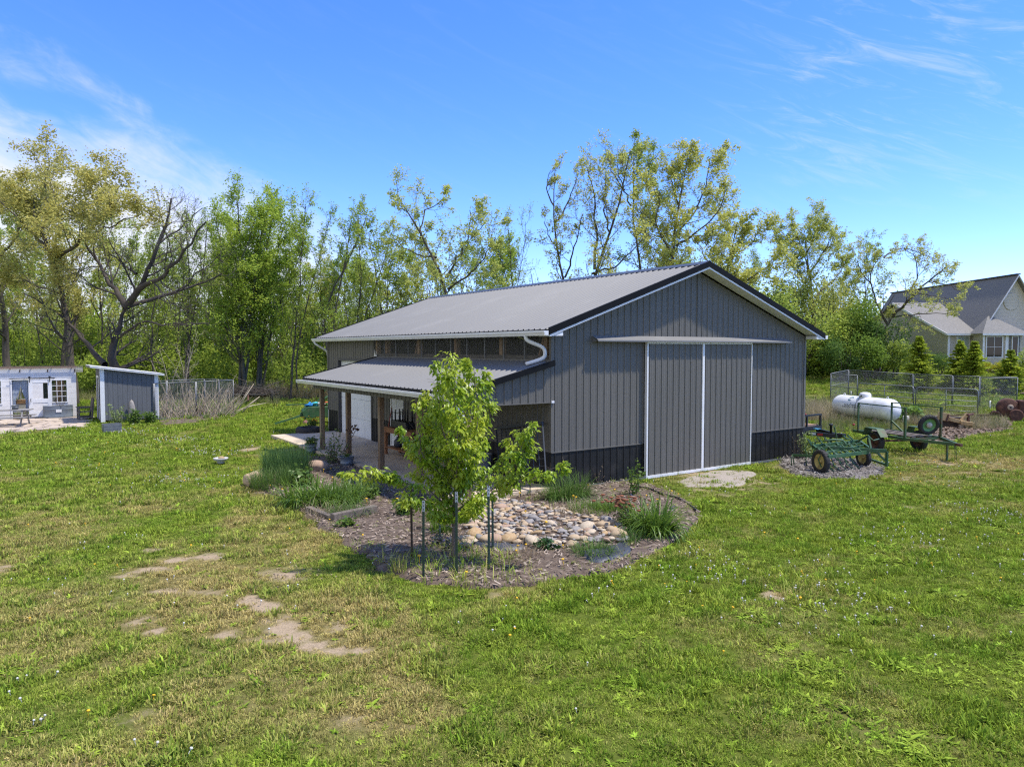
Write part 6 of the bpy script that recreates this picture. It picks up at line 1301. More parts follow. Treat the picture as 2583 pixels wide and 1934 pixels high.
    # windows on the left wall
    t = MB(); t.box(-.03, 4.1, .9, 0, 4.9, 2.15); w = t.build('window', white_trim, e); t = MB(); t.box(-.045, 4.18, .98, -.031, 4.82, 2.07); t.build('pane', dark_glass, w)
    t = MB(); t.lathe([(.001, -.03), (.44, -.03), (.44, -.0)], (0, 7.2, 1.7), 22, 'x'); w = t.build('round_window', white_trim, e); t = MB(); t.lathe([(.001, -.045), (.34, -.045), (.34, -.031)], (0, 7.2, 1.7), 22, 'x'); t.build('pane', dark_glass, w)
    t = MB(); t.box(5.36, -.8, -.3, 16, -.6, 2.75); t.build('right_wall', T, e)
house()
# shrubs and spruces below the house
bush('round_shrub', 41, 2371, 58, 1.05, 1.9, 2600, .10, dark_g, 'round clipped dark shrub at the house corner')
yel_sh = leaf_mat('golden_shrub_leaf', (0.50, 0.46, 0.03, 1), (0.30, 0.34, 0.03, 1), .4)
for k, (px, w, h) in enumerate(((2482, .9, .95), (2515, 1.0, 1.05), (2545, .9, .95), (2462, .7, .7))): bush('golden_shrub', 42 + k, px, 59.5, w, h, 1500, .10, yel_sh, ['golden shrub second from the left below the house window', 'tallest golden shrub below the big house window', 'rightmost golden shrub below the house window', 'small leftmost golden shrub by the house'][k], group='golden shrubs in front of the house')
bush('maple_sapling', 47, 2592, 52, .9, 3.9, 1700, .14, mid_g, 'small green tree cut by the right edge before the house', cat='tree', wm=bark)
def spruce(seed, px, y, h, w, label):
    r = np.random.default_rng(seed); p = D(px, 900, y); b = np.array([p.x, y, float(terrain(p.x, y)) - .05]); BV = []; nb = int(62 * h)
    z = h * (1 - r.uniform(0, 1, nb) ** 1.0 * .96); z = np.sort(z); L = (w / 2) * np.clip((1 - z / h), .03, 1) ** .8 * r.uniform(.5, 1.25, nb); a = r.uniform(0, 6.283, nb); L = L * (1 + .28 * np.sin(2 * a + seed) * np.sin(z * 2.5 + seed))
    d = np.c_[np.cos(a), np.sin(a), np.full(nb, .28)]; pt = grow(r, np.c_[np.zeros(nb), np.zeros(nb), z], d, L, 5, .06, -.06); trunk = np.array([[[0, 0, 0], [0, 0, h * .33], [0, 0, h * .66], [0, 0, h]]], float)
    wv, wq = tubes(trunk, np.array([[.06, .045, .03, .008]]) * h / 2.5, 6); v2, q2 = tubes(pt, np.linspace(1, .3, 5)[None] * np.full((nb, 1), .012), 3); q2 = q2 + len(wv); wv = np.concatenate([wv, v2]); wq = np.concatenate([wq, q2])
    per = 60; n = nb * per; pi = np.repeat(np.arange(nb), per); f = r.uniform(.1, 1, n) * 4; i = np.minimum(f.astype(int), 3); fr = (f - i)[:, None]; c = pt[pi, i] * (1 - fr) + pt[pi, i + 1] * fr; tan = norm(pt[pi, i + 1] - pt[pi, i]); sd = norm(np.cross(tan, [0, 0, 1.0])) * r.choice([-1, 1], n)[:, None]
    hd = norm(tan * .8 + sd * r.uniform(.2, 1.1, n)[:, None] + np.c_[np.zeros((n, 2)), r.normal(-.12, .22, n)]); s = (r.uniform(.14, .26, n) * (1.1 - .4 * f / 4))[:, None]; c = c + sd * (L[pi][:, None] * .10 * r.uniform(0, 1, (n, 1))); w2 = norm(np.cross(hd, r.normal(0, 1, (n, 3)))) * s * .26
    V = np.stack([c - w2 * .5, c + hd * s * .5 + w2, c + hd * s, c + hd * s * .5 - w2], 1).reshape(-1, 3)
    return plant_tree('spruce_tree', tuple(b), ((wv + b, wq), (V + b, np.arange(n * 4).reshape(-1, 4))), bark, leaf_mat('spruce_needles', (0.58, 0.64, 0.06, 1), (0.27, 0.36, 0.05, 1), .45, .7, .1, 1.4, (0.30, 0.38, 0.05, 1)), label, group='young spruces below the house')
spruce(61, 2318, 52.5, 3.9, 3.2, 'largest young spruce, left of the round shrub'); spruce(62, 2422, 53, 3.5, 3.0, 'dark young spruce standing behind a lime one'); spruce(63, 2458, 51, 3.7, 3.0, 'lime-tipped spruce in the middle of the row'); spruce(64, 2549, 51, 3.1, 2.9, 'rightmost young spruce in front of the golden shrubs')
for k, (px, py, w) in enumerate(((2318, 975, 1.5), (2440, 985, 1.9), (2549, 988, 1.4))):
    c = TG(px, py); t = MB(); poly = [(math.cos(a) * w * rnd.uniform(.9, 1.1), math.sin(a) * w * .8) for a in np.linspace(0, 6.28, 15)[:-1]]
    t.add([(x, y, float(terrain(c.x + x, c.y + y)) - c.z + .03) for x, y in poly], [tuple(range(len(poly)))]); o = t.build('mulch_ring', mulch_m); o.location = c; tag(o, None, None, kind='structure')
r_ = random.Random(9)
for k in range(9):
    c = TG(2474 + k * 11.5, 936 + (k % 2)); q = obj('edging_stone', rock_mesh(300 + k, .26, .18, .12), stone_buff); q.location = c + Vector((0, 0, .05)); tag(q, '%s pale stone from the left in the edging row below the house' % ['first', 'second', 'third', 'fourth', 'fifth', 'sixth', 'seventh', 'eighth', 'ninth'][k], 'stone', 'edging stones below the house')

# ------------------------------------------------------------------ right kennel and farm gates
def kennel_right():
    def T(px, y): p = D(px, 900, y); return Vector((p.x, y, float(terrain(p.x, y)) - .03))
    pts = [(2096, 47.6), (2141, 50.0), (2305, 47.2), (2405, 45.0), (2474, 43.6), (2570, 42.3)]; P = [T(*q) for q in pts]; e = empty('dog_run', P[0], 0, 'large chain-link dog run on the rising lawn at right', 'kennel'); o = P[0]
    for i in range(5): link_panel(e, P[i] - o, P[i + 1] - o, 1.83, mid=(i == 0))
    g = T(2165, 46.4); link_panel(e, P[0] - o, g - o, 1.80, mid=True)
    g2 = T(2471, 42.2); link_panel(e, P[5] - o, g2 - o, 1.80)
kennel_right()
def farm_gate(a, b, h, label, bars=5):
    a = Vector(a); b = Vector(b); e = empty('farm_gate', a, 0, label, 'gate', 'tube gates leaning at the dog run'); d = (b - a); L = d.length; d.normalize(); m = galv; P = lambda x, z: d * x + Vector((0, 0, z)); c = .16
    t = MB(); t.tube([P(0, .06), P(0, h - c), P(c * .3, h - c * .3), P(c, h), P(L - c, h), P(L - c * .3, h - c * .3), P(L, h - c), P(L, .06)], .03, 8); t.build('outer_tube', m, e)
    for k in range(bars - 1): t = MB(); z = .12 + (h - .2) * k / (bars - 1); t.tube([P(0, z), P(L, z)], .021, 6); t.build('cross_bar', m, e)
    t = MB(); t.tube([P(L * .5, .10), P(L * .5, h)], .018, 6); t.build('upright', m, e)
def Tg(px, py): p = G(px, py); return p
farm_gate(D(2163, 1010, 44.5) * Vector((1, 1, 0)), D(2304, 1020, 40.5) * Vector((1, 1, 0)), 1.35, 'grey tube farm gate left, behind the propane tank')
farm_gate(D(2309, 1020, 40.3) * Vector((1, 1, 0)), D(2466, 1030, 38.2) * Vector((1, 1, 0)), 1.32, 'grey tube farm gate right, next to the yellow implement')
for k, (px, py, h) in enumerate(((2146, 1004, 1.6), (2497, 1032, 1.9))):
    b = G(px, py); leafy_plant('guarded_sapling', b, leafy(70 + k, h, .3, 5, 16, .09, lean=.16), mid_g, ['thin sapling with white trunk guard by the dog run gate', 'sapling with white trunk guard inside the dog run'][k], bark_pear, 'sapling', 'saplings with white guards')
    t = MB(); t.lathe([(.05, 0), (.05, .5), (.045, .5)], (0, 0, 0), 8); q = t.build('trunk_guard', white_trim); q.parent = [x for x in bpy.data.objects if x.name.startswith('guarded_sapling')][-1]

# ------------------------------------------------------------------ propane tank
def text_mesh(body, size, extrude=0.0):
    c = bpy.data.curves.new('lettering', 'FONT'); c.body = body; c.size = size; c.extrude = extrude; c.resolution_u = 3; o = bpy.data.objects.new('lettering_tmp', c); COL.objects.link(o)
    bpy.context.view_layer.update(); me = bpy.data.meshes.new_from_object(o.evaluated_get(bpy.context.evaluated_depsgraph_get())); bpy.data.objects.remove(o); bpy.data.curves.remove(c); return me
def propane():
    a = Vector((16.55, 36.1, 0)); b = Vector((17.35, 32.6, 0)); d = (b - a); L = d.length + .45; c = (a + b) / 2; rz = math.atan2(d.y, d.x); R = .52; e = empty('propane_tank', c, rz, 'long white propane tank lying in tall grass', 'tank'); z = .66
    pr = [(.001, -L / 2)] + [(R * math.sin(t), -L / 2 + R * .75 * (1 - math.cos(t))) for t in np.linspace(.15, math.pi / 2, 8)] + [(R * math.sin(t), L / 2 - R * .75 * (1 - math.cos(t))) for t in np.linspace(math.pi / 2, .15, 8)] + [(.001, L / 2)]
    t = MB(); t.lathe(pr, (0, 0, z), 40, 'x'); t.build('shell', mat('tank_white', (0.78, 0.78, 0.77, 1), .35, (0.72, 0.72, 0.71, 1), 1.5, dirt=(0.52, 0.51, 0.46, 1), dscale=1.6), e)
    t = MB(); t.lathe([(.25, .0), (.27, .06), (.26, .19), (.20, .25), (.10, .275), (.001, .28)], (0, 0, z + R - .06), 24); dm = t.build('dome_cover', white_trim, e)
    t = MB(); t.lathe([(.04, -.274), (.04, -.262)], (.06, 0, z + R + .05), 10, 'y'); t.build('dome_port', black_iron, dm)
    for sx in (-1, 1): t = MB(); t.tube([(sx * (L / 2 - .55) + .07 * math.cos(q), 0, z + R - .01 + .09 * math.sin(q)) for q in np.linspace(0, math.pi, 9)], .018, 6); t.build('lifting_lug', white_trim, e)
    for sx in (-1.1, 1.1): t = MB(); t.box(sx - .12, -.4, 0, sx + .12, .4, .24); t.build('saddle', concrete, e)
    t = MB(); t.tube([(.0, -.28, z + R + .02), (-.03, -.45, z + R - .25), (-.05, -.56, z + .1), (.05, -.62, .1)], .016, 6); t.build('gas_hose', galv, e)
    def wrap(me, x0, z0, name, m, p):
        n = len(me.vertices); co = np.empty(n * 3, np.float32); me.vertices.foreach_get('co', co); co = co.reshape(-1, 3); th = (co[:, 1] + z0) / R; out = np.stack([co[:, 0] + x0, -(R + .004) * np.cos(th), z + (R + .004) * np.sin(th)], 1); me.vertices.foreach_set('co', out.astype(np.float32).ravel()); me.update(); me.materials.clear(); return obj(name, me, m, p)
    lab = wrap(text_mesh('Landmark', .34), -1.0, -.02, 'lettering', mat('print_dark', (0.03, 0.035, 0.05, 1), .6), e)
    v = []; f = []
    for k in range(7):
        q = k / 6; ang = .6 + 2.6 * q; w = .035 * math.sin(q * 3.14) + .012; ro = .13; v += [(math.cos(ang) * (ro + w), math.sin(ang) * (ro + w) * 1.1, 0), (math.cos(ang) * (ro - w), math.sin(ang) * (ro - w) * 1.1, 0)]
    me = bpy.data.meshes.new('emblem'); me.from_pydata(v + [(-.16, -.02, 0), (.09, -.06, 0), (.02, -.11, 0), (-.10, -.10, 0)], [], [(2*k, 2*k + 1, 2*k + 3, 2*k + 2) for k in range(6)] + [(14, 17, 16, 15)]); wrap(me, -.55, .42, 'emblem', mat('print_teal', (0.04, 0.16, 0.20, 1), .6), e)
propane()

# ------------------------------------------------------------------ green trailer
def green_trailer():
    hd = Vector((.216, -.976, 0)); rz = math.atan2(hd.y, hd.x); c = Vector((13.10, 24.25, 0)); e = empty('utility_trailer', c, rz, 'homemade green utility trailer with rail sides and spare wheel', 'trailer')
    g = tr_green; W2, L2, z = .68, 1.10, .56           # local +x towards the tongue, +y to the picture's right
    for s in (-1, 1):
        t = MB(); t.bar((-L2 - .25, s * W2, z), (L2, s * W2, z), .05, .09); t.build('side_rail', g, e)
        t = MB(); t.bar((L2, s * W2, z), (2.45, 0, z - .02), .06, .09); t.build('tongue_beam', g, e)
        for x in (-L2, L2): t = MB(); t.bar((x, s * W2, z), (x, s * W2, z + 1.02), .05 if x < 0 else .075, .05); t.build('stake_post', g, e)
        t = MB(); t.bar((-L2, s * W2, z + 1.0), (L2, s * W2, z + 1.0), .035, .035); t.build('top_rail', g, e)
        t = MB(); t.prism([(-.46, z - .02), (-.34, z + .24), (.20, z + .24), (.42, z - .02), (.40, z - .03), (.18, z + .22), (-.33, z + .22), (-.44, z - .03)], *sorted((s * (W2 + .03), s * (W2 + .33))), 'y'); t.build('fender', g, e)
        wheel(e, (0, s * (W2 + .17), .34), .34, .2, 90, rust if s < 0 else rust)
        t = MB(); t.bar((-L2, s * W2, z + .02), (-L2 + .0, s * (W2 - .0), z + .03), .02); 
    t = MB(); t.bar((0, -W2 - .1, .36), (0, W2 + .1, .36), .06); t.build('axle', rust, e)
    for x in (-L2 - .22, -.4, .4, L2): t = MB(); t.bar((x, -W2, z - .01), (x, W2, z - .01), .05, .06); t.build('cross_member', g, e)
    for k in range(3): t = MB(); y = -.32 + k * .3; t.bar((-.95, y, z + .045), (1.0, y + .08, z + .05), .16, .035); t.build('deck_plank', old_wood, e)
    t = MB(); t.bar((-L2, W2, z + .35), (-.55, W2, z + .02), .04, .05); t.build('brace', g, e)
    t = MB(); t.bar((2.15, -.06, z - .02), (2.15, -.06, .0), .05, .05); t.build('jack_leg', g, e)
    t = MB(); t.bar((2.40, 0, z - .02), (2.62, 0, z - .02), .10, .08); t.build('coupler', rust, e)
    for k in (0, 1): t = MB(); t.tube([(2.3, .05 + k * .04, z - .03), (2.32, .07 + k * .05, .25), (2.3, .08 + k * .06, .02)], .008, 5); t.build('safety_chain', black_iron, e)
    t = MB(); t.lathe([(.03, 0), (.04, .02), (.04, .06), (.02, .07)], (-L2 - .27, -W2, z + .22), 10, 'x'); t.build('tail_lamp', mat('lamp_red', (0.35, 0.03, 0.03, 1), .3), e)
    # spare wheel leaning at the front: its own thing
    sp = empty('spare_wheel', (0, 0, 0), 0, 'green-rimmed spare wheel leaning on the front of the green trailer', 'wheel'); p = e.location + Vector((math.cos(rz) * 1.0 - math.sin(rz) * .30, math.sin(rz) * 1.0 + math.cos(rz) * .30, z + .43)); sp.location = p
    w = wheel(sp, (0, 0, 0), .335, .14, 0, mat('rim_green', (0.12, 0.27, 0.09, 1), .5, (0.09, 0.20, 0.07, 1), 6), hub=.42); sp.rotation_euler = (0, math.radians(14), rz - math.radians(12))
    t = MB(); t.lathe([(.10, .03), (.09, .07), (.04, .085), (.001, .087)], (0, 0, 0), 14, 'x'); t.build('hub_cap', mat('hub_pale', (0.45, 0.42, 0.38, 1), .5), sp)
    t = MB(); t.lathe([(.001, -.087), (.04, -.085), (.09, -.07), (.10, -.03)], (0, 0, 0), 14, 'x'); t.build('hub_cap', MATS['hub_pale'], sp)
green_trailer()

# ------------------------------------------------------------------ green cultivator
def cultivator():
    o = Vector((9.6, 21.3, 0)); e = empty('field_cultivator', o, 0, 'old green spring-tooth cultivator with yellow wheel on wood chips', 'implement'); g = jd_green
    z5 = lambda x, y: (2000 + x / 5.53, 1000 + y / 5.53); Q = lambda x, y, h: G(*z5(x, y), h) - o
    def bar(name, p, q, w=.05, h=.06, m=g): t = MB(); t.bar(p, q, w, h); return t.build(name, m, e)
    FL, BLc, BR, FR = Q(490, 840, .50), Q(280, 690, .58), Q(925, 622, .60), Q(1090, 742, .56)
    bar('frame_bar', FL, BLc, .05, .09); bar('frame_bar', BLc, BR, .05, .09); bar('frame_bar', BR, FR, .05, .09); bar('frame_bar', FL, Q(1055, 775, .52), .05, .09)
    M0, M1 = FL.lerp(BLc, .55), Q(1060, 745, .57); bar('main_beam', Q(500, 712, .60), Q(1310, 762, .58), .06, .10)
    bar('cross_bar', FL.lerp(BLc, .33), BR.lerp(FR, .5), .04, .06); bar('cross_bar', FL.lerp(BLc, .7), BR.lerp(FR, .25), .04, .06)
    for t_ in (.25, .5, .75): bar('rail', FL.lerp(Q(1055, 775, .52), t_), BLc.lerp(BR, t_), .045, .06)
    H0 = Q(1312, 765, .58); bar('hitch_plate', H0, H0 - Vector((0, 0, .42)), .04, .10); H1 = H0 - Vector((0, 0, .38)); bar('drawbar', H1, Q(1000, 850, .22), .05, .06); bar('hitch_brace', H0 - Vector((0, 0, .30)), Q(1140, 752, .58), .05, .05)
    MT = Q(1050, 545, .95); bar('mast', MT, FR, .05, .05); bar('mast_brace', MT, Q(870, 640, .62), .04, .04)
    t = MB(); t.tube([MT, Q(1095, 590, .90), Q(1125, 612, .86), Q(1200, 590, .86)], .016, 6); t.build('crank_handle', g, e)
    bar('lever', Q(612, 592, .66), Q(577, 415, 1.12), .035, .05); bar('lever', Q(770, 600, .66), Q(700, 545, .82), .04, .04); bar('lever', Q(840, 605, .66), Q(765, 540, .86), .04, .04)
    t = MB(); t.tube([Q(430, 620, .74), Q(560, 600, .78), Q(690, 610, .76), Q(735, 650, .68), Q(720, 680, .62)], .03, 8); t.build('lift_shaft', g, e)
    wheel(e, Q(390, 905, .33), .33, .16, 14, yellow_rim, hub=.22); wheel(e, Q(985, 850, .28), .27, .14, 14, yellow_rim, hub=.22)
    # spring tines curling below the frame
    r = random.Random(5); k = 0
    for row in range(3):
        a, b = FL.lerp(BLc, row / 2), (Q(1055, 775, .52)).lerp(BR, row / 2)
        for j in range(6):
            p = a.lerp(b, (j + .5 + .2 * (row % 2)) / 6.4); dd = Vector((-.45, .35, 0)).normalized(); t = MB()
            t.tube([p, p + dd * .12 + Vector((0, 0, .10)), p + dd * .26 + Vector((0, 0, .06)), p + dd * .34 - Vector((0, 0, .12)), p + dd * .26 - Vector((0, 0, .32)), p + dd * .08 - Vector((0, 0, .46))], .018, 5); t.build('tine', g, e)
    B0 = Q(205, 590, .80); bar('upright', B0, Q(270, 690, .58), .045, .06); bar('side_arm', Q(-10, 815, .35), Q(480, 835, .48), .05, .06)
    for x in (0, 30, 205): t = MB(); p = Q(x, 815, .36); t.tube([p, p + Vector((-.05, 0, -.12)), p + Vector((-.02, 0, -.34))], .016, 5); t.build('tine', g, e)
    for x in (345, 440): bar('upright', Q(x, 575, .82), Q(x + 60, 640, .62), .04, .05)
cultivator()
def black_trailer():
    hd = Vector((.60, -.80, 0)); rz = math.atan2(hd.y, hd.x); e = empty('flatbed_trailer', (10.35, 25.0, 0), rz, 'black flatbed trailer with wood deck behind the barn corner', 'trailer'); k = black_iron
    t = MB(); t.box(-5.0, -.92, .60, 0, -.84, .74); t.box(-5.0, .84, .60, 0, .92, .74); t.box(-.10, -.84, .60, 0, .84, .74); t.build('bed_frame', k, e)
    for j in range(7): t = MB(); y = -.83 + j * .238; t.box(-4.98, y, .742, -.10, y + .23, .775); t.build('deck_board', mat('deck_board', (0.40, 0.25, 0.14, 1), .8, (0.30, 0.18, 0.10, 1), 4, stretch=(.6, 6, 6)), e)
    for y in (-.90, -.02, .86): t = MB(); t.box(-.06, y - .03, .742, 0, y + .03, 1.12); t.build('rail_post', k, e)
    t = MB(); t.box(-.065, -.94, 1.10, .005, .90, 1.16); t.build('top_rail', k, e)
    t = MB(); t.bar((0, -.6, .60), (1.15, -.03, .52), .08, .13); t.build('tongue_beam', k, e); t = MB(); t.bar((0, .6, .60), (1.15, .03, .52), .08, .13); tb = t.build('tongue_beam', k, e)
    t = MB(); t.box(1.05, -.07, .50, 1.35, .07, .62); t.build('coupler', k, e); t = MB(); t.lathe([(.04, .10), (.04, .85), (.06, .86), (.06, .92)], (.85, 0, 0), 10); t.build('jack', k, e)
    t = MB(); t.tube([(.35 + .09 * math.cos(a * .9), .08 * math.sin(a), .70 + .012 * math.sin(a * 3)) for a in np.linspace(0, 18, 60)], .014, 5); t.build('blue_rope', mat('rope_blue', (0.06, 0.28, 0.45, 1), .8), e)
    # lettering and reflector on the tongue's outer face
    p0, p1 = Vector((0, -.6, .60)), Vector((1.15, -.03, .52)); d = (p1 - p0).normalized(); nrm = Vector((d.y, -d.x, 0)).normalized()
    def on(me, s, name, m, dz=-.045):
        M = Matrix(((d.x, 0, nrm.x), (d.y, 0, nrm.y), (d.z, 1, nrm.z))).to_4x4(); M.translation = p0 + d * s + nrm * .045 + Vector((0, 0, dz)); me.transform(M); me.materials.clear(); return obj(name, me, m, e)
    on(text_mesh('PJ', .13), .12, 'lettering', white_trim)
    for s, m in ((.40, white_trim), (.62, mat('reflector_red', (0.40, 0.02, 0.02, 1), .4)), (.0, MATS['reflector_red'])):
        t = MB(); t.add([(0, 0, 0), (.17 if s else .07, 0, 0), (.17 if s else .07, .07, 0), (0, .07, 0)], [(0, 1, 2, 3)]); on(t.mesh('reflector'), s, 'reflector', m, -.03)
    for sx in (-2.9, -2.1):
        for s in (-1, 1): wheel(e, (sx, s * 1.05, .36), .36, .22, 90, galv)
    t = MB(); t.lathe([(.03, 1.16), (.035, 1.20), (.001, 1.22)], (-.03, -.1, 0), 8); t.build('clearance_lamp', MATS['reflector_red'], e)
black_trailer()
# ------------------------------------------------------------------ yellow and rusty implements
def yellow_implement():
    e = empty('yellow_implement', (19.3, 31.3, 0), 0, 'faded yellow steel implement frame tilted on the bed edge', 'implement'); o = Vector((19.3, 31.3, 0)); zz = lambda x, y, d: D(2340 + x / 9.1, 1000 + y / 9.1, 31.3 + d) - o
    def bar(n, a, b, w, h, m=yellow_old): t = MB(); t.bar(a, b, w, h); t.build(n, m, e, bevel=.01)
    bar('main_beam', zz(470, 505, 0), zz(1060, 650, -.3), .15, .16); bar('weight_box', zz(270, 440, .1), zz(450, 480, .1), .30, .34); bar('side_beam', zz(760, 600, -.25), zz(1040, 630, -.5), .14, .15)
    bar('brace', zz(770, 560, -.1), zz(915, 395, -.1), .11, .13); bar('upright', zz(925, 590, -.1), zz(935, 385, -.1), .09, .09, rust); bar('tie_rod', zz(500, 445, .1), zz(940, 400, 0), .04, .04, rust); bar('pivot', zz(915, 420, -.2), zz(1045, 400, .1), .09, .09, rust); bar('arc_plate', zz(420, 560, -.05), zz(480, 400, -.05), .08, .06, rust)
    bar('foot', zz(760, 640, -.2), Vector((zz(760, 640, -.2).x, zz(760, 640, -.2).y, 0)), .12, .12, concrete)
yellow_implement()
e = empty('timber_edge', G(2360, 1083), 0, 'dark timber retaining edge under the yellow implement', 'edging'); p, q = D(2345, 1066, 31.8) - G(2360, 1083), D(2425, 1068, 31.4) - G(2360, 1083); t = MB(); t.bar((p.x, p.y, .22), (q.x, q.y, .22), .14, .44); t.build('timber', mat('dark_timber', (0.055, 0.04, 0.032, 1), .9, (0.10, 0.075, 0.06, 1), 5, stretch=(1, 6, 6)), e); t = MB(); t.bar((p.x, p.y - .03, .47), (q.x, q.y - .03, .46), .24, .05); t.build('cap_board', old_wood, e)
leafy_plant('broadleaf_plant', G(2330, 1072) + Vector((0, 1.2, 0)), leafy(75, .75, 1.3, 40, 14, .30, lean=.6, aspect=.7), leaf_mat('broadleaf', (0.17, 0.28, 0.04, 1), (0.08, 0.16, 0.05, 1), .35), 'big-leaved green plant left of the yellow implement')
t = MB(); t.lathe([(.13, 0), (.14, .02), (.14, .32), (.12, .36), (.05, .37)], (0, 0, 0), 16); o = t.build('white_bucket', white_paint); o.location = G(2285, 1068); tag(o, 'small white pail beside the right end of the propane tank', 'bucket')
def rusty_engine():
    o = Vector((24.6, 34.6, 0)); e = empty('rusty_implement', o, math.radians(-15), 'rusty brown farm machine with round housings at the right edge', 'implement')
    t = MB(); t.lathe([(.001, -.22), (.40, -.20), (.46, -.14), (.46, .14), (.40, .20), (.001, .22)], (-.55, 0, .62), 26, 'y'); t.build('flywheel_housing', rust, e)
    t = MB(); t.lathe([(.001, -.235), (.13, -.232), (.14, -.222)], (-.5, 0, .66), 18, 'y'); t.build('housing_boss', mat('boss_pale', (0.42, 0.32, 0.24, 1), .7), e); t = MB(); t.lathe([(.001, -.245), (.05, -.243), (.05, -.236)], (-.5, 0, .66), 12, 'y'); t.build('shaft_hole', black_iron, e)
    t = MB(); t.box(-.15, -.3, .35, 1.0, .3, 1.0); t.build('gear_case', rust, e, bevel=.06); t = MB(); t.box(.05, -.31, .62, .55, -.302, .92); t.build('inspection_port', black_iron, e)
    t = MB(); t.lathe([(.03, 0), (.16, .02), (.18, .14), (.10, .2)], (.3, 0, .98), 14); t.build('cap', rust, e)
    t = MB(); t.bar((-.9, 0, .28), (1.3, .1, .26), .30, .18); t.build('chassis', rust, e); t = MB(); t.bar((-.8, -.05, .30), (-1.9, -.2, .22), .10, .10); t.build('drawbar', rust, e); t = MB(); t.tube([(-.9, -.15, .25), (-1.0, -.2, .4), (-1.2, -.15, .42), (-1.3, -.1, .3)], .07, 7); t.build('link', rust, e)
    for x in (-.3, .8): t = MB(); t.lathe([(.26, -.08), (.30, -.06), (.30, .06), (.26, .08)], (x, -.35, .28), 20, 'y'); t.build('iron_wheel', rust, e)
    t = MB(); t.bar((1.0, 0, .8), (1.6, .2, .9), .14, .14); t.build('arm', rust, e)
rusty_engine()

# ------------------------------------------------------------------ tall rough grass
def rough_grass():
    r = np.random.default_rng(33); P = []; Dr = []; S = []
    def area(n, fx, dry, sc):
        q = np.array([fx() for _ in range(n)]); P.append(np.c_[q, terrain(q[:, 0], q[:, 1]) - .03]); Dr.append(r.normal(dry, .28, n)); S.append(sc * r.uniform(.6, 1.25, n))
    def box(px0, px1, y0, y1):
        def f(): y = r.uniform(y0, y1); px = r.uniform(px0, px1); return ((px - CX) / FPX * y, y)
        return f
    area(420, box(2030, 2110, 34, 43), .75, .8); area(520, box(2060, 2300, 29.5, 33), .3, .42); area(260, box(2085, 2300, 33, 36), .5, .5); area(260, box(2290, 2420, 32.5, 35), .6, .6); area(420, box(2430, 2545, 30.5, 36), .55, .5); area(250, box(2100, 2480, 38, 41), .35, .55)
    area(1500, box(590, 850, 50.0, 54), .62, 1.15); area(700, box(-80, 430, 48, 53), .35, .8); area(160, box(2000, 2030, 30, 40), .5, .9); area(200, box(560, 700, 44.5, 49), .15, .6)
    P = np.concatenate(P); n = len(P); k = ~inside(BARNP, P[:, 0], P[:, 1]); P = P[k]; d = np.concatenate(Dr)[k]; S = np.concatenate(S)[k]; n = len(P)
    o = scatter('tall_rough_grass', P, S, np.stack([r.normal(0, .12, n), r.normal(0, .12, n), r.uniform(0, 6.28, n)], 1), d, [blades(26, .85, .010, .20, .35, 81, 4, .35), blades(22, .65, .010, .22, .5, 82, 4, .4), blades(18, 1.05, .008, .16, .25, 83, 4, .25)], tall_m, r.integers(0, 3, n)); tag(o, 'tall rough grass, half dry, round the yard edges', 'grass', kind='stuff')
rough_grass()
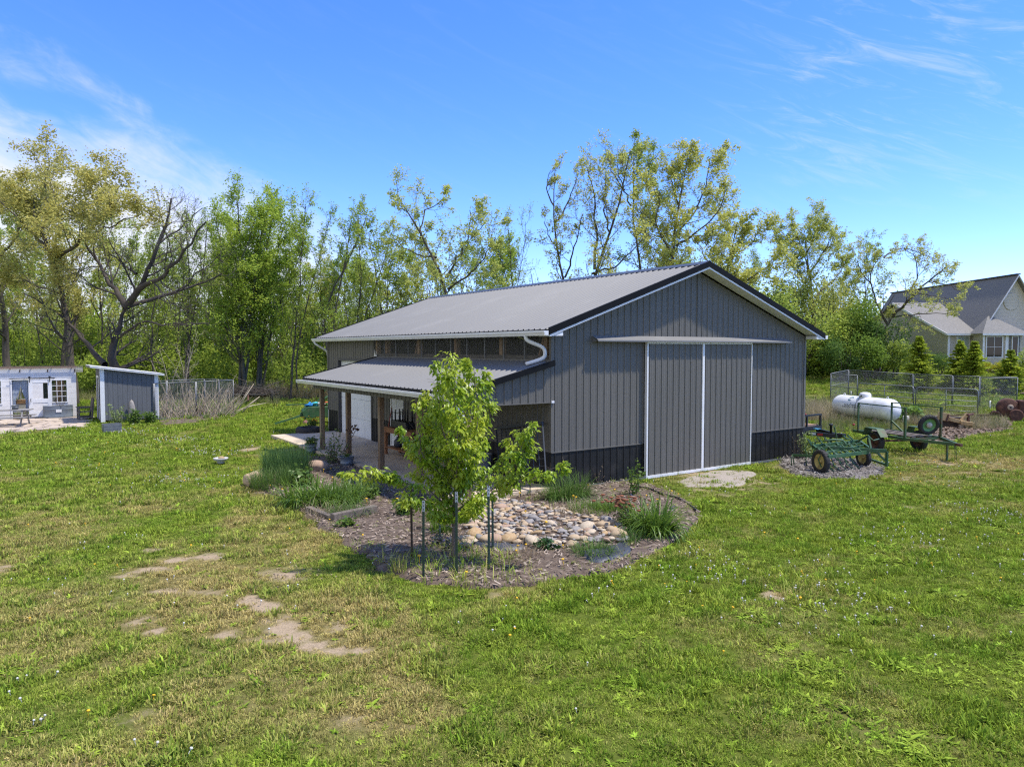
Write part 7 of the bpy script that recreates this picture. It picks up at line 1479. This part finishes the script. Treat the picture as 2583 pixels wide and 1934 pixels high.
# ------------------------------------------------------------------ garden bed at the barn corner
def river_rocks():
    poly = gp((1160,1395),(1172,1352),(1185,1305),(1210,1270),(1260,1262),(1330,1275),(1400,1290),(1470,1305),(1540,1318),(1580,1345),(1580,1372),(1540,1372),(1470,1385),(1400,1388),(1330,1378),(1260,1378),(1210,1375),(1180,1385))
    base = cover('rock_bed', poly, mulch_m, 'river stones on black fabric in front of the porch', base=.045, amp=.03, cell=.09, seed=15); r = random.Random(21)
    ms = [stone_tan, stone_buff, stone_tan, stone_tan, stone_grey, stone_pink, stone_grey, stone_blue, stone_rust, stone_buff]; kinds = []
    for k in range(16):
        a = r.uniform(.9, 1.35); me = rock_mesh(400 + k, a, r.uniform(.75, 1.0), r.uniform(.42, .68), .34, 2); me.materials.append(ms[k % 10]); kinds.append(me)
    P = np.array(poly); lo, hi = P.min(0), P.max(0); pts = []; tries = 0
    big = [(1196, 1358, .15, 8), (1228, 1372, .13, 3), (1250, 1372, .14, 5), (1282, 1372, .16, 8), (1340, 1376, .14, 1), (1480, 1340, .15, 1), (1520, 1335, .13, 3), (1550, 1350, .13, 0), (1562, 1362, .15, 0), (1530, 1322, .12, 6), (1448, 1368, .10, 2), (1545, 1330, .11, 2), (1265, 1290, .13, 5), (1215, 1300, .13, 3), (1390, 1332, .11, 1), (1345, 1318, .12, 4)]
    for px, py, s, m in big: g = G(px, py); pts.append((g.x, g.y, s, m))
    while len(pts) < 296 and tries < 20000:
        tries += 1; x, y = r.uniform(lo[0], hi[0]), r.uniform(lo[1], hi[1]); s = r.choice((.04, .045, .05, .055, .06, .07, .08, .095))
        if not bool(inside(poly, np.array([x]), np.array([y]))[0]): continue
        if any((x - a) ** 2 + (y - b) ** 2 < (.66 * (s + c)) ** 2 for a, b, c, _ in pts): continue
        pts.append((x, y, s, None))
    for x, y, s, m in pts:
        if m is None: me = kinds[r.randrange(16)]
        else: me = rock_mesh(r.randrange(9999), 1.15, .9, .72, .2, 2); me.materials.append(ms[m])
        o = obj('stone', me, None, base); o.location = (x, y, .070 + s * .16); o.scale = (s * 1.05, s, s * .85); o.rotation_euler = (r.uniform(-.25, .25), r.uniform(-.25, .25), r.uniform(0, 6.28))
    sv = []; sq = []; off = 0; n = 0
    while n < 420:
        x, y = r.uniform(lo[0], hi[0]), r.uniform(lo[1], hi[1])
        if not bool(inside(poly, np.array([x]), np.array([y]))[0]): continue
        me = kinds[n % 16]; co = np.empty(len(me.vertices) * 3, np.float32); me.vertices.foreach_get('co', co); s_ = r.uniform(.022, .04); a = r.uniform(0, 6.28); co = co.reshape(-1, 3) * s_; ca, sa = math.cos(a), math.sin(a)
        co = np.stack([co[:, 0] * ca - co[:, 1] * sa + x, co[:, 0] * sa + co[:, 1] * ca + y, co[:, 2] + .085], 1); f = np.empty(len(me.loops), np.int32); me.loops.foreach_get('vertex_index', f); sv.append(co); sq.append(f.reshape(-1, 3) + off); off += len(co); n += 1
    pb = obj('pebbles', fast_mesh('pebbles', np.concatenate(sv), None, np.concatenate(sq), True), stone_grey, base); pb['kind'] = 'stuff'
    print('stones', len(pts))
river_rocks()
# weed fabric showing at the bed edge, and a plastic edging strip
def fabric(name, pxs, label, seed):
    poly = gp(*pxs); o = cover(name, poly, fabric_m, label, base=.05, amp=.05, cell=.06, seed=seed, kind=None); tag(o, label, 'fabric'); 
fabric('weed_fabric', ((1445,1395),(1500,1425),(1548,1425),(1592,1405),(1605,1370),(1570,1362),(1540,1378),(1490,1392)), 'dark weed fabric bare at the front of the bed', 17)
fabric('weed_fabric', ((1680,1285),(1690,1300),(1715,1292),(1722,1280),(1700,1275)), 'small grey weed fabric patch in the mulch at right', 18)
fabric('weed_fabric', ((1140,1360),(1165,1378),(1260,1395),(1330,1392),(1330,1380),(1230,1375),(1170,1350)), 'weed fabric strip along the near side of the rocks', 19)
t = MB(); t.tube([G(*p) + Vector((0, 0, .05)) for p in ((1590,1228),(1640,1238),(1668,1250),(1712,1262),(1740,1280),(1762,1296))], .025, 6); o = t.build('edging_strip', black_iron); tag(o, 'black plastic edging strip at the right of the bed', 'edging')
# timber and boulders
e = empty('timber_sleeper', (G(838, 1321) + G(945, 1298)) / 2, 0, 'weathered timber sleeper edging the left planting', 'sleeper'); a, b = G(838, 1318) - e.location, G(948, 1296) - e.location; t = MB(); t.bar((a.x, a.y, .09), (b.x, b.y, .10), .14, .18); t.build('beam', old_wood, e, bevel=.01)
a, b = a + Vector((-.05, .12, 0)), a + Vector((-.75, .95, 0)); t = MB(); t.bar((a.x, a.y, .06), (b.x, b.y, .06), .12, .12); t.build('side_beam', old_wood, e)
for k, (px, py, sx, sy, sz, m, lab) in enumerate(((640, 1222, .24, .22, .22, stone_tan, 'tan boulder at the left tip of the bed'), (800, 1188, .36, .24, .20, stone_pink, 'pinkish boulder beside the porch buckets'), (1290, 1236, .22, .18, .07, stone_buff, 'flat pale stone by the little iron fence'), (1355, 1232, .20, .16, .07, stone_tan, 'flat tan stone below the leaning trellis'))):
    o = obj('boulder', rock_mesh(40 + k, sx, sy, sz, .18, 3), m); o.location = G(px, py) + Vector((0, 0, sz * .55)); tag(o, lab, 'boulder')
# planting
dl = 'plants in the bed'
blade_plant('daylily', G(1655, 1352), 101, 360, .74, .032, .26, 1.0, lily_m, 'arching bright daylily at the right end of the bed', group=dl)
blade_plant('daylily', G(1622, 1340), 102, 240, .66, .03, .22, .95, lily_m, 'daylily left behind the bright arching one', group=dl)
blade_plant('ornamental_grass', G(1415, 1262), 103, 520, .70, .012, .28, .95, grassy_m, 'mounded green grass clump left of the barn wall base', group=dl)
blade_plant('ornamental_grass', G(1455, 1255), 104, 460, .64, .012, .28, .95, grassy_m, 'mounded green grass clump against the black wainscot', group=dl)
blade_plant('ground_cover', G(1490, 1290), 105, 620, .26, .012, .48, .7, lily_m, 'low green mat behind the rocks', group=dl)
blade_plant('ground_cover', G(1535, 1285), 106, 520, .26, .012, .40, .7, lily_m, 'low green mat left of the rusty flower heads', group=dl)
blade_plant('spiky_tuft', G(1498, 1400), 107, 420, .32, .012, .32, .8, grassy_m, 'spiky green tuft at the edge of the bare fabric', group=dl)
blade_plant('spiky_tuft', G(1592, 1372), 108, 120, .34, .012, .16, .5, grassy_m, 'spiky green tuft below the daylily', group=dl)
blade_plant('dead_grass_mat', G(1440, 1300), 109, 170, .36, .010, .42, .85, dead_m, 'dead straw lying before the grass clumps', cat='straw', group=dl)
blade_plant('dead_grass_mat', G(1320, 1410), 110, 110, .38, .007, .30, .6, dead_m, 'tangle of thin dead stems at the near rock edge', cat='straw', group=dl)
leafy_plant('rosette_plant', G(1372, 1388), leafy(111, .22, .3, 40, 9, .085, lean=.5, aspect=.75), leaf_mat('dark_rosette', (0.05, 0.115, 0.025, 1), (0.03, 0.075, 0.018, 1), .3, .4, .4), 'small dark green rosette at the near side of the rocks')
e = leafy_plant('rust_flower_plant', G(1572, 1330), leafy(112, .55, .5, 40, 5, .06, lean=.35), herb_m, 'plant with rusty brown flat flower heads', bark_dead)
r_ = random.Random(6); t = MB()
for _ in range(46): t.lathe([(.01, -.02), (.045, .0), (.04, .012), (.01, .018)], (r_.gauss(0, .24), r_.gauss(0, .16), r_.uniform(.42, .60)), 7)
t.build('seed_heads', mat('rusty_heads', (0.23, 0.085, 0.04, 1), .9), e)
leafy_plant('rose_sapling', G(1597, 1250), leafy(113, .85, .3, 9, 26, .085, lean=.25), herb_m, 'small leafy sapling against the sliding door')
leafy_plant('dead_weed', G(1510, 1222), leafy(114, .5, .25, 9, 7, .03, lean=.3), dead_m, 'dry brown weed against the black wainscot', bark_dead)
blade_plant('tall_grass_clump', G(725, 1205), 115, 1500, .80, .012, .62, .32, blue_grass, 'tall bluish-green grass clump at the left of the bed', K=4, curl=.25, group=dl)
blade_plant('tall_grass_clump', G(690, 1228), 116, 700, .55, .010, .55, .5, grassy_m, 'looser green grass before the tall bluish clump', K=4, curl=.4, group=dl)
blade_plant('dead_grass_mat', G(660, 1225), 117, 150, .40, .008, .32, .75, dead_m, 'straw heap beside the tan boulder', cat='straw', group=dl)
blade_plant('daylily', G(775, 1272), 118, 520, .62, .03, .5, .9, lily_m, 'broad green daylily left of the sleeper', group=dl)
blade_plant('daylily', G(850, 1268), 119, 620, .58, .024, .55, .9, lily_m, 'grassy daylily right behind the sleeper', group=dl)
blade_plant('ornamental_grass', G(875, 1300), 120, 420, .38, .010, .42, .75, grassy_m, 'grassy plant with blue flowers above the sleeper', group=dl)
blade_plant('dead_grass_mat', G(815, 1305), 121, 170, .42, .007, .36, .85, dead_m, 'grey straw spilling at the left of the sleeper', cat='straw', group=dl)
blade_plant('daylily', G(905, 1245), 133, 300, .50, .024, .40, .85, lily_m, 'daylily between the sleeper and the porch kerb', group=dl)
leafy_plant('leafy_weed', G(760, 1230), leafy(134, .5, .5, 34, 16, .11, lean=.5, aspect=.6), herb_m, 'broad leafy herb right of the tall grass clump')
blade_plant('iris_clump', G(1115, 1345), 122, 120, .62, .024, .24, .42, lily_m, 'iris leaves behind the pear trunk', group=dl)
e = leafy_plant('leafy_weed', G(1018, 1300), leafy(123, .42, .45, 30, 12, .10, lean=.5, aspect=.55), herb_m, 'leafy dark weed with yellow blooms left of the pear tree'); flowers(e, [(.05, -.3, .30), (.12, -.28, .36), (-.1, -.2, .4)], .03, yel_fl)
leafy_plant('leafy_weed', G(940, 1262), leafy(124, .38, .22, 16, 9, .10, lean=.45, aspect=.5), herb_m, 'small leafy weed by the porch kerb')
leafy_plant('leafy_weed', G(880, 1330), leafy(125, .24, .3, 18, 8, .11, lean=.8, aspect=.5), herb_m, 'flat leafy weed just below the sleeper')
leafy_plant('violet_patch', G(1118, 1378), leafy(126, .22, .6, 34, 8, .06, lean=.5), leaf_mat('violet_leaf', (0.07, 0.11, 0.05, 1), (0.07, 0.06, 0.14, 1), .3), 'low violet-flowered patch behind the pear trunk')
leafy_plant('lilac_shrub', G(838, 1172), leafy(127, 1.05, .5, 18, 20, .075, lean=.42), leaf_mat('lilac_leaf', (0.20, 0.27, 0.06, 1), (0.11, 0.17, 0.04, 1), .4), 'open twiggy shrub between the two porch buckets', bark_pear)
hy = np.array([[[0, 0, 0], [.06, 0, .4], [.16, 0, .75], [.30, 0, 1.1]], [[.02, 0, 0], [.0, 0, .4], [.12, .05, .7], [.16, .05, .95]], [[.06, 0, .4], [.2, -.04, .7], [.34, -.05, .95], [.40, -.05, 1.05]]]); hr = np.random.default_rng(5)
e = leafy_plant('dead_hydrangea', G(868, 1168), (tubes(hy, np.linspace(1, .5, 4)[None] * np.full((3, 1), .014), 5), diamonds(hr, hy[:, 1:].reshape(-1, 3).repeat(3, 0) + hr.normal(0, .03, (27, 3)), .06)), leaf_mat('brown_dead_leaf', (0.15, 0.08, 0.05, 1), (0.08, 0.045, 0.03, 1), .2), 'bare stem with brown dried flower heads before the second post', bark_pear)
t = MB(); r_ = random.Random(8)
for _ in range(30): t.lathe([(.008, -.02), (.028, 0), (.02, .02)], tuple(np.array(((.30, 0, 1.1), (.16, .05, .95), (.40, -.05, 1.05))[_ % 3]) + np.array((r_.gauss(0, .045), r_.gauss(0, .045), r_.gauss(0, .035)))), 6)
t.build('dried_heads', MATS['brown_dead_leaf'], e)
leafy_plant('bare_weed', G(955, 1215), leafy(129, .5, .4, 20, 6, .03, lean=.6), dead_m, 'dry reddish weed at the porch edge', bark_dead)
leafy_plant('white_flower_plant', uv(9.75, -.45), leafy(130, .9, .35, 14, 20, .085, lean=.25), pale_m, 'tall whitish plant at the right foot of the barn')
leafy_plant('dry_bramble', uv(9.3, -.5), leafy(131, .85, .5, 16, 5, .03, lean=.5), dead_m, 'dry grey bramble against the right wainscot', bark_dead)
blade_plant('dandelion_plant', G(2090, 1186), 132, 40, .20, .03, .1, .7, lily_m, 'dandelion clump before the cultivator wheel')
t = MB()
for a in ((-.1, -.05, .24), (.12, -.1, .2), (.04, 0, .28)): t.lathe([(.01, -.01), (.035, 0), (.03, .015), (.01, .02)], a, 8)
o = t.build('flower_heads', yel_fl, bpy.data.objects['dandelion_plant'])
# scattered weeds and blades in the mulch
def bed_weeds():
    r = np.random.default_rng(71); B = np.array(BED); lo, hi = B.min(0), B.max(0); q = r.uniform(lo, hi, (5200, 2)); q = q[inside(BED, q[:, 0], q[:, 1])]; d = np.array([min(abs(complex(x - a, y - b)) for a, b in BED[:18]) for x, y in q])
    k = r.uniform(size=len(q)) < np.where(d < .6, .85, .16) + .5 * smooth(.55, .7, fbm(q[:, 0] * 1.5, q[:, 1] * 1.5, 13, 3)); k |= (np.hypot(q[:, 0] + .95, q[:, 1] - 11.3) < .9); q = q[k]; n = len(q)
    tr = np.hypot(q[:, 0] + .9, q[:, 1] - 11.2) < 1.2
    o = scatter('bed_weeds', np.c_[q, np.full(n, .02)], r.uniform(.6, 1.5, n) * np.where(tr, 1.7, 1), np.stack([r.normal(0, .1, n), r.normal(0, .1, n), r.uniform(0, 6.28, n)], 1), r.normal(.25, .25, n), [blades(10, .12, .006, .06, .5, 91, 3), blades(8, .17, .006, .05, .4, 92, 3), rosette(7, .06, .022, 93), blades(12, .09, .006, .08, .8, 94, 3)], grass_m, np.where(tr, r.integers(0, 2, n), r.integers(0, 4, n))); tag(o, 'weeds and grass sprouting in the mulch', 'weeds', kind='stuff')
    f = r.uniform(lo, hi, (150, 2)); f = f[inside(BED, f[:, 0], f[:, 1])][:46]; n = len(f); me = MB(); me.tube([(0, 0, 0), (.01, 0, .10)], .004, 4); me.lathe([(.006, -.008), (.024, 0), (.02, .010), (.006, .014)], (.01, 0, .10), 8)
    o = scatter('bed_dandelions', np.c_[f, np.full(n, .05)], r.uniform(.8, 1.4, n), np.stack([r.normal(0, .2, n), r.normal(0, .2, n), r.uniform(0, 6.28, n)], 1), np.zeros(n), [me.mesh('bed_dandelion')], MATS['dandelion_yellow']); tag(o, 'yellow dandelions scattered in the mulch bed', 'flowers', kind='stuff')
bed_weeds()

# ------------------------------------------------------------------ porch things
e = tub('metal_bucket', G(782, 1142) + Vector((0, .1, 0)), .17, .19, .30, 'round galvanised tub of dark green plant by the first post', galv_blue, ribs_z=(.25, .72), cat='tub')
leafy_plant('bucket_plant', e.location + Vector((0, 0, .25)), leafy(140, .28, .45, 36, 14, .06, lean=.5), dark_g, 'dense dark green plant in the first porch tub')
e = tub('metal_bucket', G(875, 1176), .17, .21, .30, 'galvanised bucket with sparse plant by the second post', galv_blue, ribs_z=(.35,), cat='tub')
leafy_plant('bucket_plant', e.location + Vector((0, 0, .25)), leafy(141, .18, .35, 16, 8, .05, lean=.5), herb_m, 'sparse green plant in the second porch bucket')
def workbench():
    o = uv(-.75, 6.55, .075); e = empty('work_bench', o, TH, 'red-brown wooden workbench under the porch roof', 'bench'); Lb, Db, h = 2.0, .62, .86      # local y runs along the wall
    for j in range(4): t = MB(); x = -Db / 2 + j * .157; t.box(x, -Lb / 2, h, x + .15, Lb / 2, h + .035); t.build('top_board', red_wood, e)
    for x in (-Db / 2 + .03, Db / 2 - .10):
        for y in (-Lb / 2 + .03, Lb / 2 - .11): t = MB(); t.box(x, y, 0, x + .08, y + .08, h); t.build('leg', red_wood, e)
        t = MB(); t.box(x + .01, -Lb / 2 + .11, h - .14, x + .05, Lb / 2 - .11, h - .002); t.build('apron', red_wood, e)
    for y in (-Lb / 2 + .05, Lb / 2 - .09):
        for sx in (-1, 1): t = MB(); t.bar((sx * (Db / 2 - .06), y + .02, h - .38), (sx * .04, y + .02, h - .02), .05, .04); t.build('brace', red_wood, e)
    t = MB(); t.box(-Db / 2 + .04, -Lb / 2 + .06, .22, Db / 2 - .04, Lb / 2 - .06, .25); t.build('shelf', red_wood, e)
    f = empty('fire_grate', o + Vector((0, 0, h + .037)) + VV * .2, TH, 'black iron fire grate with upright posts on the workbench', 'grate')
    t = MB(); t.box(-.16, -.55, .0, .16, .55, .22); t.build('box', black_iron, f, bevel=.01)
    for x in (-.13, .13):
        for y in (-.45, -.1, .25, .5): t = MB(); t.lathe([(.025, .221), (.025, .50), (.012, .52), (.022, .55), (.006, .58)], (x, y, 0), 8); t.build('post', black_iron, f)
        t = MB(); t.bar((x, -.45, .47), (x, .5, .47), .015); t.build('rail', black_iron, f)
    t = MB(); t.bar((-.2, .62, .0), (-.12, .52, .62), .025); b = t.build('red_rod', mat('red_handle', (0.30, 0.05, 0.04, 1), .6), None); b.location = f.location; b.rotation_euler = (0, 0, TH); tag(b, 'thin red handle leaning on the fire grate', 'tool')
    j = empty('metal_jug', o + Vector((0, 0, .252)) + VV * .55, 0, 'dark metal jug on the workbench shelf', 'jug'); t = MB(); t.lathe([(.11, 0), (.13, .03), (.13, .20), (.06, .28), (.045, .30), (.05, .33)], (0, 0, 0), 16); t.build('body', iron_blue, j); t = MB(); t.tube([(.05, 0, .30), (.14, 0, .28), (.16, 0, .16), (.13, 0, .10)], .01, 6); t.build('handle', iron_blue, j)
workbench()
def trellis():
    def z(x, y, u):
        r = ray(1180 + x / 5.52, 1000 + y / 5.52); p0 = uv(u, 0); t = (p0 - Vector((0, 0, CAMH))).dot(UU) / r.dot(UU); return Vector((0, 0, CAMH)) + r * t
    e = empty('iron_trellis', G(1330, 1205), 0, 'dark iron grid trellis leaning in the porch opening', 'trellis'); o = e.location
    def bar(n, a, b, w=.03): w = max(w, .016); t = MB(); t.bar(a - o, b - o, w, w); t.build(n, iron_blue, e)
    TL, TR = z(395, 440, -.15), z(1040, 365, -.15); bar('top_rail', TL, TR, .06); BRt = z(1088, 1075, -.45); BM = z(847, 1105, -.50); TM = z(805, 400, -.15); BLf = z(450, 1120, -.6)
    bar('upright', TR, BRt); bar('upright', TM, BM); bar('upright', TL, BLf); bar('upright', z(962, 375, -.15), z(1005, 1085, -.47), .012); bar('upright', z(884, 385, -.15), z(925, 1095, -.49), .012)
    for k in range(7): q = .14 + k * .14; bar('rung', TM.lerp(BM, q), TR.lerp(BRt, q), .016)
    for k in range(5): q = .06 + k * .06; bar('rung', TL.lerp(BLf, q), TM.lerp(BM, q), .010)
    for k in range(5): bar('upright', TL.lerp(TM, (k + 1) / 6), TL.lerp(TM, (k + 1) / 6).lerp(BLf.lerp(BM, (k + 1) / 6), .32), .010)
trellis()
e = tub('ash_can', uv(-.35, 2.6, .075), .22, .25, .55, 'galvanised can behind the leaning trellis', galv, ribs_z=(.3, .7), soil=False, cat='can')
def hoop_fence():
    pts = [(1267, 1262), (1312, 1256), (1336, 1250), (1283, 1240), (1297, 1239)]; a, b, c = G(1267, 1264), G(1313, 1258), G(1337, 1252); e = empty('border_fence', a, 0, 'low black iron border fence by the porch corner', 'fence'); o = a
    for p, h in ((a, .42), (b, .38), (c, .34), (G(1283, 1240), .3), (G(1299, 1238), .3)): t = MB(); t.bar(p - o, p - o + Vector((0, 0, h)), .022); t.build('upright', black_iron, e)
    for p, q, h in ((a, b, .2), (b, c, .28), (a, b, .38)): t = MB(); t.bar(p - o + Vector((0, 0, h)), q - o + Vector((0, 0, h)), .018); t.build('rail', black_iron, e)
hoop_fence()
t = MB(); t.tube([G(958, 1196) + Vector((0, 0, .06)), G(985, 1212) + Vector((0, 0, .07)), G(1034, 1224) + Vector((0, 0, .06))], .05, 6); o = t.build('kerb_timber', mat('pale_timber', (0.42, 0.38, 0.32, 1), .85, (0.30, 0.27, 0.23, 1), 6), None); tag(o, 'pale round timber lying along the porch slab edge', 'timber')
